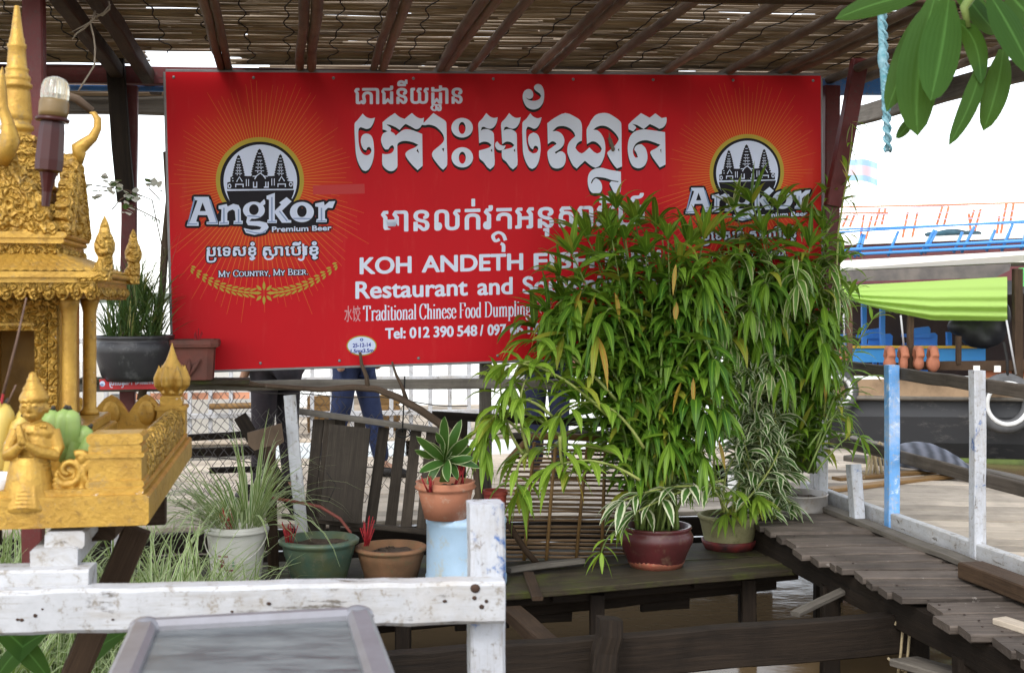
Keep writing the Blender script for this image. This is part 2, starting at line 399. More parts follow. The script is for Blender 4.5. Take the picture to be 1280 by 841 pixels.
# the walkway of crosswise planks at the right (z = .15), its side beam, and the pale deck beyond the railing
ZW = .15
b = MB(); v = 2.6
sk = math.tan(R(13))
while v < 6.75:
    wd = rnd(.09, .2); l = rnd(-.05, .05)+.03*math.sin(v*3.1); an = rnd(-.03, .03); r = rnd(-.02, .02); dz = rnd(-.006, .008)
    b.timber(W(2.43+l*.8, v+.06, ZW-.015+dz), W(3.03+r, v+.06-.66*sk*.6+an, ZW-.015+dz+rnd(-.004, .006)), wd-rnd(.008, .022), .03, Z, .005, .003); v += wd
walk = thing('plank_walkway', W(2.7, 4.7, ZW-.03), 'grey plank walkway with uneven board ends over the dark water', 'walkway')
obj('plank_deck', b, WALKW, walk)
b = MB(); vv = 3.1
while vv < 6.7:
    for uu in (2.52, 2.93):
        b.lathe(W(uu+rnd(-.02, .02), vv-(uu-2.43)*sk*.6+.05, ZW-.002), [(0, 0), (.0055, 0), (.005, .003), (0, .0035)], 8)
    vv += rnd(.06, .1)
k = NM('rusty nail'); k.set(Base_Color=(.03, .018, .012), Roughness=.9); obj('plank_nails', b, k.m, walk)
b = MB(); b.timber(W(2.50, 2.5, ZW-.10), W(2.50, 6.8, ZW-.10), .06, .13); b.timber(W(2.95, 2.5, ZW-.10), W(2.95, 6.8, ZW-.10), .06, .13)
obj('side_beam', b, DARKW, walk)
for vv in (3.2, 4.3, 5.5, 6.6):
    for uu in (2.5, 2.95): b = MB(); b.timber(W(uu, vv, ZW-.14), W(uu, vv, -1.1), .08, .08); obj('support_post', b, DARKW, walk)
b = MB(); b.timber(W(2.985, 2.6, ZW+.02), W(2.985, 6.9, ZW+.02), .085, .028, Z, .004, .003, 16); obj('kerb_board', b, GREYW, walk)
b = planks_between(W(3.12, 2.8, ZW), W(4.48, 2.55, ZW), W(3.12, 9.9, ZW), W(4.48, 9.4, ZW), 40, .03, .004, .014)
struct('side_deck', b, DECKW)
b = MB(); b.timber(W(4.5, 2.6, ZW+.04), W(4.5, 9.7, ZW+.04), .09, .1, Z, .006, .004, 20); obj('deck_edge_beam', b, GREYW, None, 'pale grey timber along the far edge of the side deck', 'timber')
b = MB(); 
for vv in (3, 5, 7, 9):
    for uu in (3.2, 4.4): b.timber(W(uu, vv, ZW-.04), W(uu, vv, -1.1), .1, .1)
struct('deck_piles', b, DARKW)
# boardwalk behind the sign
b = planks_between(W(-4.2, 7.5, .02), W(3.05, 7.5, .02), W(-4.2, 10.6, .02), W(3.05, 10.6, .02), 18, .03, .004, .01)
struct('back_boardwalk', b, DECKW)
b = planks_between(W(-4.2, 12.6, -.05), W(2.6, 12.6, -.05), W(-4.2, 16.5, -.05), W(2.6, 16.5, -.05), 20, .03, .004, .01)
struct('far_boardwalk', b, DECKW)
b = MB()
for vv in (7.7, 10.3, 13, 16):
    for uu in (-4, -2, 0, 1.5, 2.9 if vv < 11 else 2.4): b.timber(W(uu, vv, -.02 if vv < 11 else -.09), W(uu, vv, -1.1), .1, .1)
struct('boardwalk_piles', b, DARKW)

# railing at the right
UR = 3.1
RAILW = m_wood('grey brown rail wood', (.15, .125, .10), (.075, .06, .047), .8)
rail = thing('deck_railing', PU(1222, 700, UR)*1.0, 'wooden railing of brown rails on white and blue posts along the walkway', 'railing')
def ru(px, py, u=UR): return PU(px, py, u)
def vert(px, py_top, u, zb):
    p = PU(px, py_top, u); return p, V3((p.x, p.y, zb))
b = MB(); t_, f_ = vert(1222, 463, UR, ZW); b.timber(f_, t_, .058, .058, VV, .005, .002); obj('post', b, BLUEWHITE, rail, 'white post with worn blue paint at its foot')
b = MB(); t_, f_ = vert(1115, 456, UR, ZW); b.timber(f_, t_, .062, .062, VV, .005, .002); obj('post', b, BLUEP, rail, 'blue post with white patches')
b = MB(); t_, f_ = vert(1405, 474, UR, ZW); b.timber(f_, t_, .06, .06, VV, .005, .002); obj('post', b, WHITE, rail)
b = MB(); t_, f_ = vert(1020, 452, UR, ZW); b.timber(f_, t_, .06, .06, VV, .005, .002); obj('post', b, WHITE, rail)
for ya, yb in ((459, 488), (549, 608)):
    b = MB(); b.timber(ru(1015, ya-8 if ya < 500 else ya-8, UR+.05), ru(1330, lerp(ya, yb, 1.3), UR+.05), .03, .062, Z, .005, .003, 14); obj('rail', b, RAILW, rail)
b = MB(); b.timber(W(UR-.002, 2.6, ZW+.045), W(UR-.002, 7.2, ZW+.045), .045, .085, Z, .005, .003, 16); obj('base_rail', b, WHITE, rail)
b = MB(); f_ = W(2.99, PG(1068, 655, ZW).dot(VV), ZW-.05); t_ = PU(1067, 580, 2.99); b.timber(f_, t_, .075, .06, U, .005, .003); obj('mooring_stub', b, BLUEWHITE, None, 'short grey stub post with worn white paint beside the walkway kerb', 'post')
b = MB(); p = PV(1026, 655, 6.8); b.timber(V3((p.x, p.y, ZW-.2)), PV(1028, 440, 6.8), .06, .06, VV); obj('white_post', b, WHITE, None, 'white post standing behind the metal tin and the plants', 'post')

# ---------------------------------------------------------------- roof of reeds and bamboo
def zr(u): return 2.575+.023*(u+.62)
k = NM('reed'); uv = k.mapping('UV', (1.5, 40, 1)); g = k.noise(uv, 2, 6, .7)
rc = k.mix(k.ramp(g, [(.3, 0), (.7, 1)]), (.40, .32, .235), (.2, .15, .105))
rc = k.mix(k.ramp(k.noise(k.tc.outputs['Object'], 4, 6, .7), [(.52, 0), (.78, 1)]), rc, (.085, .062, .045))
k.set(Base_Color=rc, Roughness=.7)
tr = k.n('ShaderNodeBsdfTranslucent'); tr.inputs[0].default_value = (.5, .38, .24, 1); mx = k.n('ShaderNodeMixShader'); mx.inputs[0].default_value = .32
k.l(k.p.outputs[0], mx.inputs[1]); k.l(tr.outputs[0], mx.inputs[2]); k.l(mx.outputs[0], k.out.inputs[0]); M_REED = k.m
roof = thing('reed_roof', W(1.0, 5.4, 2.58), 'flat roof of dark woven reed mats laid on bamboo poles', 'roof')
u_gap0, u_gap1 = PV(172, 78, 6.4).dot(U), PV(285, 78, 6.4).dot(U)
b = MB(); v = 4.5
def reed(u0, u1, v, dz):
    n = max(2, int((u1-u0)/.28)); ph = rnd(0, 9)
    pts = [W(lerp(u0, u1, i/n), v+.006*math.sin(ph+i*1.3)+.004*mnoise.noise(V3((u0+i, v*9, 0))), zr(lerp(u0, u1, i/n))+dz+.004*math.sin(ph*2+i)) for i in range(n+1)]
    b.tube(pts, [rnd(.0045, .0075)]*(n+1), 5)
while v < 6.95:
    u = -3.4+rnd(-.2, .1)
    while u < 3.62:
        L = rnd(.5, 1.9); u1 = min(u+L, 3.66+rnd(-.03, .03))
        if not (v > 6.3+rnd(-.02, .02) and u1 > u_gap0 and u < u_gap1) and not (v > 6.62 and u < u_gap1) and random.random() > .15: reed(u, u1, v+rnd(-.002, .002), rnd(-.004, .006))
        elif 6.62 > v > 6.3:
            if u < u_gap0-.1: reed(u, u_gap0+rnd(-.08, .05), v, 0)
            if u1 > u_gap1+.1: reed(u_gap1+rnd(-.03, .1), u1, v, 0)
        u = u1+rnd(-.05, .02)
    v += rnd(.0105, .0145)
v = 4.5
while v < 6.3:                                    # a second, partial layer added on top so less sky shines through
    u = -3.4
    while u < 3.6:
        L = rnd(.4, 1.6); u1 = min(u+L, 3.6)
        if mnoise.noise(V3((u*1.2, v*2.2, 4))) > .27: reed(u, u1, v, .022)
        u = u1+rnd(0, .06)
    v += rnd(.014, .022)
v = 6.95
while v < 7.5:
    reed(-3.2, -.3+rnd(-.1, .1), v, -.03); v += rnd(.014, .03)
obj('reed_mat', b, M_REED, roof)
k = NM('black twine'); k.set(Base_Color=(.012, .011, .01), Roughness=.9); M_TWINE = k.m
b = MB(); u = -3.3
while u < 3.6:
    ph = rnd(0, 9); n = 60
    b.tube([W(u+.012*math.sin(ph+i*.7)+.03*mnoise.noise(V3((u*3, i*.15, 0))), lerp(4.5, 6.3 if u_gap0 < u < u_gap1 else 6.55, i/n), zr(u)-.010-.004*abs(math.sin(i*1.9))) for i in range(n+1)], .0032, 4); u += rnd(.16, .23)
obj('stitching', b, M_TWINE, roof, kind=None)
def bamboo(u0, v0, v1, dz, r, u1=None, name='bamboo_pole', mat=BAMB):
    b = MB(); n = 40; ph = rnd(0, 1); pts = []; rad = []
    u1 = u0 if u1 is None else u1
    for i in range(n+1):
        t = i/n; u = lerp(u0, u1, t)+.012*mnoise.noise(V3((u0*7, t*3, 0)))
        pts.append(W(u, lerp(v0, v1, t), zr(u)+dz+.008*mnoise.noise(V3((u0*5, 3, t*3))))); q = ((t*(v1-v0)/.27+ph) % 1)
        rad.append(r*(1.14 if q < .09 else 1)*lerp(1.08, .95, t))
    b.tube(pts, rad, 10); return obj(name, b, mat, roof)
for px, r in ((277, .021), (288, .019), (377, .022), (389, .024), (465, .02), (478, .022), (549, .023), (562, .022), (592, .021), (672, .021), (686, .021), (753, .023), (834, .023), (913, .023), (976, .022), (992, .025), (1062, .024), (1105, .026), (1170, .024)):
    u = PV(px, 88, 6.35).dot(U); bamboo(u, 4.4, 6.75, -.035-r, r, u+rnd(-.015, .015))
for u in (-1.9, -2.4, -2.9): bamboo(u, 4.4, 6.75, -.06, .024, u+rnd(-.1, .1))
bamboo(-1.85, 4.4, 6.7, -.09, .03, -2.1)
def roofbar(name, p0, p1, w, h, mat, up=Z, label=None):
    b = MB(); b.timber(p0, p1, w, h, up, .006, .003); return obj(name, b, mat, roof, label)
for px, py, v1 in ((148, 92, 6.75), (190, 118, 7.0)):
    u = PV(px, py, v1-.2).dot(U); roofbar('joist', W(u, 4.3, 2.50), W(u, v1, 2.50), .062, .07, DARKW2)
roofbar('cross_beam', W(-3.4, 6.64, 2.465), W(.6, 6.64, 2.53), .06, .092, REDP, Z, 'dull red cross beam')
roofbar('blue_strip', W(-3.2, 6.70, 2.408), W(-.3, 6.70, 2.46), .03, .03, BLUEB)
roofbar('cross_beam', W(.62, 6.64, 2.46), PV(1206, 107, 6.64), .06, .095, BLUEB, Z, 'blue painted cross beam')
roofbar('back_beam', W(-3.2, 7.5, 2.46), W(-.2, 7.5, 2.50), .09, .12, GREYW)
roofbar('edge_beam', PU(1330, 73, 3.6), PU(1068, 146, 3.6), .06, .115, GREYW, Z)
for u in (-2.2, 0, 2.0): roofbar('cross_beam', W(u-1.1, 4.5, 2.47+.023*u), W(u+1.1, 4.5, 2.47+.023*(u+2)), .07, .09, DARKW2)
# posts that carry the roof
def post(name, p0, p1, w, d, mat, label, taper=1.0, up=VV):
    b = MB(); b.timber(p0, p1, w, d, up, .006, .003, None, 0, taper); return obj(name, b, mat, None, label, 'post')
p = PY(42.5, 300, 4.5); post('red_post', V3((p.x, p.y, -.15)), V3((p.x, p.y, 2.56)), .072, .072, REDP, 'dull red square post rising behind the golden shrine spire')
post('dark_post', PV(158, 252, 6.5), PV(141, 48, 6.5), .085, .07, DARKW, 'dark wooden post piece that widens upwards, bolted above a red post', 1.05)
p0 = PV(157, 480, 6.57); post('red_post', V3((p0.x, p0.y, -.6)), PV(163, 108, 6.57), .075, .06, REDP, 'red post behind the dark post piece, left of the sign')
post('leaning_brace', PV(1041, 258, 6.28), PV(1074, 74, 6.28), .085, .06, REDP, 'dull red brace leaning outward at the right end of the sign')
p0 = PV(1037, 640, 6.56); post('red_post', PV(1037, 452, 6.56), PV(1038, 108, 6.56), .09, .07, REDP, 'upright red post directly behind the right end of the sign')
p0 = PV(607, 600, 6.52); post('sign_post', V3((p0.x, p0.y, -.5)), PV(607, 440, 6.52), .062, .05, GREYW, 'pale grey post under the middle of the sign')
b = MB(); b.tube([PV(176, 500, 6.46), PV(192, 430, 6.47), PV(203, 360, 6.46), PV(206, 310, 6.47), PV(211, 250, 6.5), PV(207, 190, 6.52)], [.021, .02, .018, .02, .016, .014], 9); obj('bare_stick', b, BARK, None, 'crooked bare stick standing along the left edge of the sign', 'stick')
# rail below the sign with the pot shelf
b = MB(); b.timber(PV(90, 482, 6.5), PV(880, 479, 6.5), .05, .052, Z, .005, .004); obj('shelf_rail', b, GREYW, None, 'long grey horizontal rail running just below the sign', 'rail')
b = MB(); b.timber(PV(100, 475, 6.36), PV(312, 476, 6.36), .2, .022, Z, .004, .002); obj('pot_shelf', b, MOSSW, None, 'narrow mossy shelf board carrying the black bowl and red pot', 'shelf')
p0 = PV(152, 560, 6.62); post('white_post', V3((p0.x, p0.y, -.5)), PV(152, 492, 6.62), .1, .05, WHITE, 'broad white post end below the black bowl planter')
# ================================================================ THE RED SIGN
TL, TR, BLc = PY(207, 90, 6.20), PY(1026, 95, 6.76), PY(217, 464, 6.26)
SN = (TR-TL).cross(BLc-TL).normalized()
if SN.y > 0: SN = -SN
def SP(px, py, lift=0.0):
    d = ray(px, py); t = (TL-EYE).dot(SN)/d.dot(SN); return EYE+d*t+SN*lift
sign = thing('beer_sign', SP(620, 452, -.02), 'large red restaurant sign with white Khmer lettering hung under the roof edge', 'sign')
k = NM('red vinyl'); sx = k.n('ShaderNodeSeparateXYZ'); k.l(k.tc.outputs['UV'], sx.inputs[0])
def glow(cx, cy, r):
    a = k.math('SUBTRACT', sx.outputs[0], cx); c = k.math('SUBTRACT', sx.outputs[1], cy)
    return k.ramp(k.math('SQRT', k.math('ADD', k.math('MULTIPLY', a, a), k.math('MULTIPLY', c, c))), [(.045, 1), (r, 0)], 'EASE')
gl = k.math('MAXIMUM', glow(.325, .232, .135), k.math('MULTIPLY', glow(.9335, .222, .115), .9))
ob = k.tc.outputs['Object']
red = k.mix(k.noise(ob, 2.5, 5, .6), (.56, .007, .013), (.47, .008, .014))
col = k.mix(k.math('MULTIPLY', gl, .42), red, (.62, .115, .015))
col = k.mix(k.ramp(k.noise(ob, 42, 8, .8), [(.72, 0), (.76, .5)]), col, (.12, .01, .01))
col = k.mix(k.math('MULTIPLY', k.ramp(k.noise(k.mapping('Object', (5, 5, .7)), 3, 7, .75), [(.55, 0), (.8, 1)]), .22), col, (.6, .10, .08))
k.set(Base_Color=col, Roughness=.5, Specular_IOR_Level=.14); k.bump(k.noise(ob, 3.5, 3), .12, .02); M_RED = k.m
cor = [(207, 90), (1026, 95), (1027, 438), (217, 464)]
b = MB(); nx, ny = 24, 10
def cq(s, t):
    a = [lerp(cor[0][i], cor[1][i], s) for i in (0, 1)]; c = [lerp(cor[3][i], cor[2][i], s) for i in (0, 1)]; return lerp(a[0], c[0], t), lerp(a[1], c[1], t)
for i in range(nx+1):
    for j in range(ny+1): b.v.append(SP(*cq(i/nx, j/ny)))
for i in range(nx):
    for j in range(ny):
        q = i*(ny+1)+j; st = [(i, j), (i, j+1), (i+1, j+1), (i+1, j)]
        b.face((q, q+1, q+ny+2, q+ny+1), [tuple(c/1000 for c in cq(a/nx, e/ny)) for a, e in st], True)
obj('panel_face', b, M_RED, sign)
k = NM('sign metal'); k.set(Base_Color=k.mix(k.noise(k.tc.outputs['Object'], 20, 6, .7), (.3, .3, .31), (.16, .14, .13)), Metallic=.6, Roughness=.5); M_SMET = k.m
b = MB(); q4 = [SP(*c) for c in cor]
for i in range(4):
    p0, p1 = q4[i]-SN*.016, q4[(i+1) % 4]-SN*.016; b.timber(p0, p1, .026, .028, SN, .003, .0005)
for t in (.2, .4, .6, .8): b.timber(q4[0].lerp(q4[1], t)-SN*.02, q4[3].lerp(q4[2], t)-SN*.02, .022, .03, SN, .003, 0)
obj('frame', b, M_SMET, sign)
b = MB(); b.prism([p-SN*.004 for p in q4], -SN*.006); obj('back_sheet', b, M_SMET, sign)

b = MB()
for i in range(9):
    for yy in (0.018, .982):
        x_, y_ = cq(.012+.976*i/8, yy); b.ellipsoid(SP(x_, y_, .001), (.008, .003, .008), 8, 6)
obj('fixing_screws', b, M_SMET, sign)
def M_ink(name, c, rough=.4):
    k = NM(name); k.set(Base_Color=k.mix(k.math('MULTIPLY', k.noise(k.tc.outputs['Object'], 30, 6, .7), .25), c, tuple(x*.7 for x in c)), Roughness=.5, Specular_IOR_Level=.15); return k.m
I_WHITE = M_ink('white ink', (.68, .73, .86)); I_DARK = M_ink('black green ink', (.012, .016, .014)); I_BLACK = M_ink('black ink', (.012, .010, .014))
I_GOLD = M_ink('olive gold ink', (.42, .32, .045)); I_ORANGE = M_ink('orange ray ink', (.66, .2, .03)); I_BLUE = M_ink('blue ink', (.02, .03, .3))
I_PALE = M_ink('pale ink', (.62, .68, .85)); I_SHADE = M_ink('steel blue ink', (.25, .33, .52)); I_TAPE = M_ink('tape ink', (.52, .05, .05)); I_PINK = M_ink('thin pale ink', (.6, .3, .32))
def smooth_loop(pts, sub=3, lim=48):
    n = len(pts); P = [V3((x, y, 0)) for x, y in pts]; sharp = []
    for i in range(n):
        a = P[i]-P[i-1]; c = P[(i+1) % n]-P[i]
        sharp.append(a.length < 1e-6 or c.length < 1e-6 or math.degrees(a.angle(c)) > lim)
    out = []
    for i in range(n):
        p0, p1, p2, p3 = P[i-1], P[i], P[(i+1) % n], P[(i+2) % n]
        t1 = (p2-p1) if sharp[i] else (p2-p0)*.5; t2 = (p2-p1) if sharp[(i+1) % n] else (p3-p1)*.5
        t1 = t1*min(1, (p2-p1).length/max(1e-6, t1.length)); t2 = t2*min(1, (p2-p1).length/max(1e-6, t2.length))
        for q in range(sub):
            t = q/sub; h = (2*t**3-3*t*t+1)*p1+(t**3-2*t*t+t)*t1+(-2*t**3+3*t*t)*p2+(t**3-t*t)*t2; out.append((h.x, h.y))
    return out
def fill2d(loops):
    c = bpy.data.curves.new('t', 'CURVE'); c.dimensions = '2D'; c.fill_mode = 'BOTH'
    for L in loops:
        s = c.splines.new('POLY'); s.points.add(len(L)-1); s.use_cyclic_u = True
        for p, (x, y) in zip(s.points, L): p.co = (x*.01, -y*.01, 0, 1)
    o = bpy.data.objects.new('t', c); C.objects.link(o); dg = bpy.context.evaluated_depsgraph_get(); dg.update()
    me = bpy.data.meshes.new_from_object(o.evaluated_get(dg)); bpy.data.objects.remove(o)
    r = ([(p.co.x*100, -p.co.y*100) for p in me.vertices], [tuple(f.vertices) for f in me.polygons]); bpy.data.meshes.remove(me); return r
def text2d(body):
    c = bpy.data.curves.new('t', 'FONT'); c.body = body; o = bpy.data.objects.new('t', c); C.objects.link(o)
    dg = bpy.context.evaluated_depsgraph_get(); dg.update(); me = bpy.data.meshes.new_from_object(o.evaluated_get(dg)); bpy.data.objects.remove(o)
    r = ([(p.co.x, p.co.y) for p in me.vertices], [tuple(f.vertices) for f in me.polygons]); bpy.data.meshes.remove(me); return r
def moved(pc, dx, dy): return ([(x+dx, y+dy) for x, y in pc[0]], pc[1])
def text_px(body, p0, p1, cap, ref='H', refh=None):
    """text whose left and right ends lie at p0, p1 on its baseline and whose capital height is cap pixels"""
    v, f = text2d(body); x0 = min(p[0] for p in v); x1 = max(p[0] for p in v); h = refh or max(p[1] for p in text2d(ref)[0])
    L = math.hypot(p1[0]-p0[0], p1[1]-p0[1]); ex = ((p1[0]-p0[0])/L, (p1[1]-p0[1])/L); ey = (0, -1)
    return ([(p0[0]+ex[0]*(x-x0)/(x1-x0)*L+ey[0]*y/h*cap, p0[1]+ex[1]*(x-x0)/(x1-x0)*L+ey[1]*y/h*cap) for x, y in v], f)
def bold(pc, r, n=8, ry=None):
    ry = r if ry is None else ry
    return [pc]+[moved(pc, r*math.cos(2*PI*i/n), ry*math.sin(2*PI*i/n)) for i in range(n)]
def stroke(pts, a, c, sub=4, curve=True):
    """pen stroke: a is the width of upright strokes, c of level ones"""
    if curve and len(pts) > 2:
        P = [pts[0]]+list(pts)+[pts[-1]]; out = []
        for i in range(1, len(P)-2):
            for q in range(sub):
                t = q/sub; out.append(tuple(.5*(2*P[i][k]+(P[i+1][k]-P[i-1][k])*t+(2*P[i-1][k]-5*P[i][k]+4*P[i+1][k]-P[i+2][k])*t*t+(3*P[i][k]-P[i-1][k]-3*P[i+1][k]+P[i+2][k])*t**3) for k in (0, 1)))
        pts = out+[pts[-1]]
    v = []; f = []
    for i, p in enumerate(pts):
        q0 = pts[max(0, i-1)]; q1 = pts[min(len(pts)-1, i+1)]; dx, dy = q1[0]-q0[0], q1[1]-q0[1]; l = math.hypot(dx, dy) or 1; dx /= l; dy /= l
        w = .5*math.hypot(a*dy, c*dx); v += [(p[0]-dy*w, p[1]+dx*w), (p[0]+dy*w, p[1]-dx*w)]
        if i: f.append((2*i-2, 2*i-1, 2*i+1, 2*i))
    return (v, f)
def ink(name, pieces, mat, lift, parent=None, surf=SP, label=None):
    b = MB(); parent = sign if parent is None else parent
    for i, (v, f) in enumerate(pieces):
        o = len(b.v); l = lift+min(.00001, .0006/len(pieces))*i; b.v += [surf(x, y, l) for x, y in v]
        for q in f: b.face([o+j for j in q])
    return obj(name, b, mat, parent, label)
def Zm(ox, oy, s): return lambda pts: [(ox+x/s, oy+y/s) for x, y in pts]
def ell(cx, cy, rx, ry, n=40): return [(cx+rx*math.cos(2*PI*i/n), cy+ry*math.sin(2*PI*i/n)) for i in range(n)]

# --- the big line, traced outline by outline
z1, z2, z3, z4, z5 = Zm(440, 130, 8.41), Zm(540, 130, 8.41), Zm(640, 100, 8.41), Zm(720, 150, 8.41), Zm(640, 150, 10.51)
big = []
big.append([z1([(112,104),(150,140),(200,155),(242,146),(225,200),(195,250),(155,265),(120,255),(90,246),(72,262),(66,300),(68,380),(75,440),(90,490),(115,525),(150,542),(185,530),(203,500),(198,470),(180,452),(160,462),(150,488),(125,480),(105,450),(93,410),(92,380),(100,345),(120,322),(152,313),(190,325),(215,360),(227,420),(232,500),(225,570),(205,640),(175,690),(145,707),(110,695),(75,640),(50,570),(38,500),(32,400),(26,212),(60,170)])])
big.append([z1([(320,195),(380,145),(450,98),(500,140),(552,160),(600,120),(630,98),(680,140),(725,155),(757,146),(750,200),(765,190),(855,97),(920,140),(975,175),(992,205),(995,400),(1000,640),(958,693),(930,670),(880,610),(845,555),(842,520),(860,490),(920,440),(955,405),(968,370),(955,320),(915,270),(870,235),(810,220),(770,225),(735,222),(715,250),(690,265),(665,265),(620,240),(565,212),(540,230),(500,275),(455,245),(400,222),(365,217),(372,228),(400,245),(410,262),(405,290),(440,310),(460,335),(500,300),(540,275),(580,268),(640,280),(738,318),(740,500),(743,650),(690,697),(640,650),(590,590),(563,545),(565,515),(600,485),(660,460),(697,432),(640,405),(580,392),(530,393),(490,410),(476,435),(478,650),(465,680),(430,705),(390,705),(350,680),(318,635),(318,525),(360,530),(410,520),(437,490),(440,455),(425,435),(405,445),(380,480),(350,480),(325,450),(307,400),(307,360),(325,315),(350,300),(375,290),(350,278),(322,270)]),
            z1([(690,470),(705,520),(678,497)]), z1([(943,472),(967,465),(965,508)])])
big.append([z2(ell(316,252,113,103)), z2(ell(316,255,36,63))]); big.append([z2(ell(318,563,113,106)), z2(ell(318,567,36,63))])
big.append([z2([(570,98),(610,135),(650,150),(690,142),(678,200),(650,245),(615,262),(580,258),(545,242),(522,248),(512,282),(545,268),(590,270),(630,290),(650,320),(652,480),(657,640),(612,688),(580,665),(540,610),(497,570),(494,492),(540,480),(600,460),(625,435),(590,405),(540,398),(495,415),(490,300),(487,205),(530,155)]), z2([(615,488),(632,472),(632,510)])])
big.append([z2([(810,98),(850,135),(890,150),(932,142),(918,200),(890,245),(855,262),(820,258),(785,242),(762,248),(752,282),(785,268),(830,270),(870,290),(890,320),(893,480),(897,640),(852,688),(820,665),(780,610),(737,570),(733,488),(780,476),(840,460),(865,435),(830,405),(780,398),(738,425),(730,300),(727,205),(770,155)]), z2([(856,488),(873,472),(873,510)])])
big.append([z2([(685,395),(710,425),(740,440),(775,440),(755,480),(715,490),(680,475),(663,440),(668,410)])])
big.append([z3([(275,45),(310,60),(335,115),(337,180),(325,240),(290,290),(235,313),(185,305),(145,275),(118,220),(112,170),(125,125),(160,100),(195,103),(218,130),(222,165),(212,190),(185,203),(155,195),(143,183),(160,205),(200,220),(250,220),(290,200),(305,170),(290,145),(255,120),(235,100),(230,75),(245,55)])])
big.append([z3([(192,352),(220,385),(265,405),(310,395),(295,450),(265,500),(230,515),(195,500),(165,492),(150,520)])+z5([(185,190),(190,290),(205,360),(225,410),(275,443),(320,430),(343,390),(335,355),(310,340),(290,350),(275,390),(245,370),(220,320),(210,270),(213,230),(235,190),(280,167),(325,185),(355,230),(370,300),(375,390),(365,480),(345,560),(310,620),(265,645),(225,625),(185,560),(155,480),(142,400)])+z3([(108,455),(150,410)])])
big.append([z3([(370,458),(440,405),(560,350),(680,400),(720,435),(735,490)])+z5([(917,275),(880,290),(850,320),(832,370),(870,420),(915,443),(955,420)])+z4([(140,290),(185,335),(220,355),(255,340),(270,305),(250,270),(210,235),(165,228),(115,255),(110,105),(140,45)])+z3([(830,430),(880,370),(950,350),(1020,358)])+z4([(445,0),(475,40),(478,300),(483,490),(430,512),(400,480),(360,420),(328,355),(335,335),(390,290),(435,235),(447,200),(420,150),(370,100),(320,70),(270,62),(220,75),(180,105),(225,112),(265,150),(295,210),(308,290),(300,370),(280,430),(250,480),(205,505),(160,485),(93,430),(50,470)])+z5([(850,640),(800,600),(750,500),(725,420),(735,330),(770,270),(830,215),(815,170),(770,120),(710,90),(650,82),(590,95),(530,152),(590,150),(640,175),(675,220),(688,280),(670,340),(620,390),(560,425),(575,447),(620,418),(665,420),(700,460),(703,540),(680,600),(640,630),(580,640),(520,615),(480,540),(463,440),(475,400),(520,365),(585,318),(560,290),(520,285),(470,320)]), z4([(438,315),(453,298),(453,335)])])
big.append([z4([(270,505),(350,525),(470,545),(472,700),(465,760),(430,772),(400,770),(375,720),(350,670),(370,645),(400,650),(445,655),(445,645),(380,635),(310,612),(240,602),(200,605),(170,630),(155,665),(165,670),(185,630),(210,615),(245,635),(270,680),(272,730),(255,765),(210,775),(165,765),(135,720),(122,650),(130,580),(160,535),(210,512)])])
big.append([[(785.8,155.5),(801,141.8),(812,147.5),(819,142),(827,148),(832.8,146.8)]+z4([(952,0),(945,40),(915,80),(875,95),(820,65),(775,45),(710,98),(640,55),(590,45),(625,70),(632,85),(600,122),(552,100)])])
big.append([z4([(610,128),(680,105),(740,103),(935,130),(938,300),(940,470),(880,500),(850,460),(800,390),(778,345),(790,325),(840,300),(887,263),(800,230),(740,215),(680,222),(630,250),(605,290),(597,330),(605,370),(625,398),(650,395),(635,350),(612,315),(620,285),(650,262),(690,258),(730,300),(750,370),(745,430),(720,480),(680,505),(640,508),(590,480),(555,400),(542,290),(560,190)]), z4([(883,315),(895,305),(895,352)])])
bigp = [fill2d([smooth_loop(l) for l in L]) for L in big]
sh = []
for p in bigp: sh += [moved(p, .1, .8), moved(p, 0, 1.7), moved(p, -.1, 2.6), moved(p, -.2, 3.4)]
ink('title_shadow', sh, I_DARK, .0006); ink('title_lettering', bigp, I_WHITE, .0022)

# --- small Khmer lines
def kh(body, p0, p1, h, r=.55): return bold(text_px(body, p0, p1, h, 'ន'), r, 8, r*.8)
zA = Zm(435, 90, 8.258)
l1 = kh('េភាជនីយដាន', (443.5, 130), (577.5, 129.5), 19, .75)
l1 += [stroke(zA(s), 3, 2.2) for s in ([(862,340),(965,345)], [(880,350),(862,370),(880,395),(905,395),(912,365),(905,350)], [(925,365),(930,395),(950,395),(955,365),(940,350)])]
ink('heading_lettering', l1, I_WHITE, .0008)
zB = Zm(470, 245, 7.11)
l3 = kh('មានលក់វតអនុសាវរីយ៍', (477, 289.5), (806, 281.5), 25, .85)
l3 += [stroke(zB(s), 4.6, 3.4) for s in ([(1150,395),(1130,345),(1085,325),(1040,355),(1060,400),(1098,385)], [(1108,422),(1132,440),(1132,498)])]
ink('souvenir_line_lettering', l3, I_WHITE, .0008)
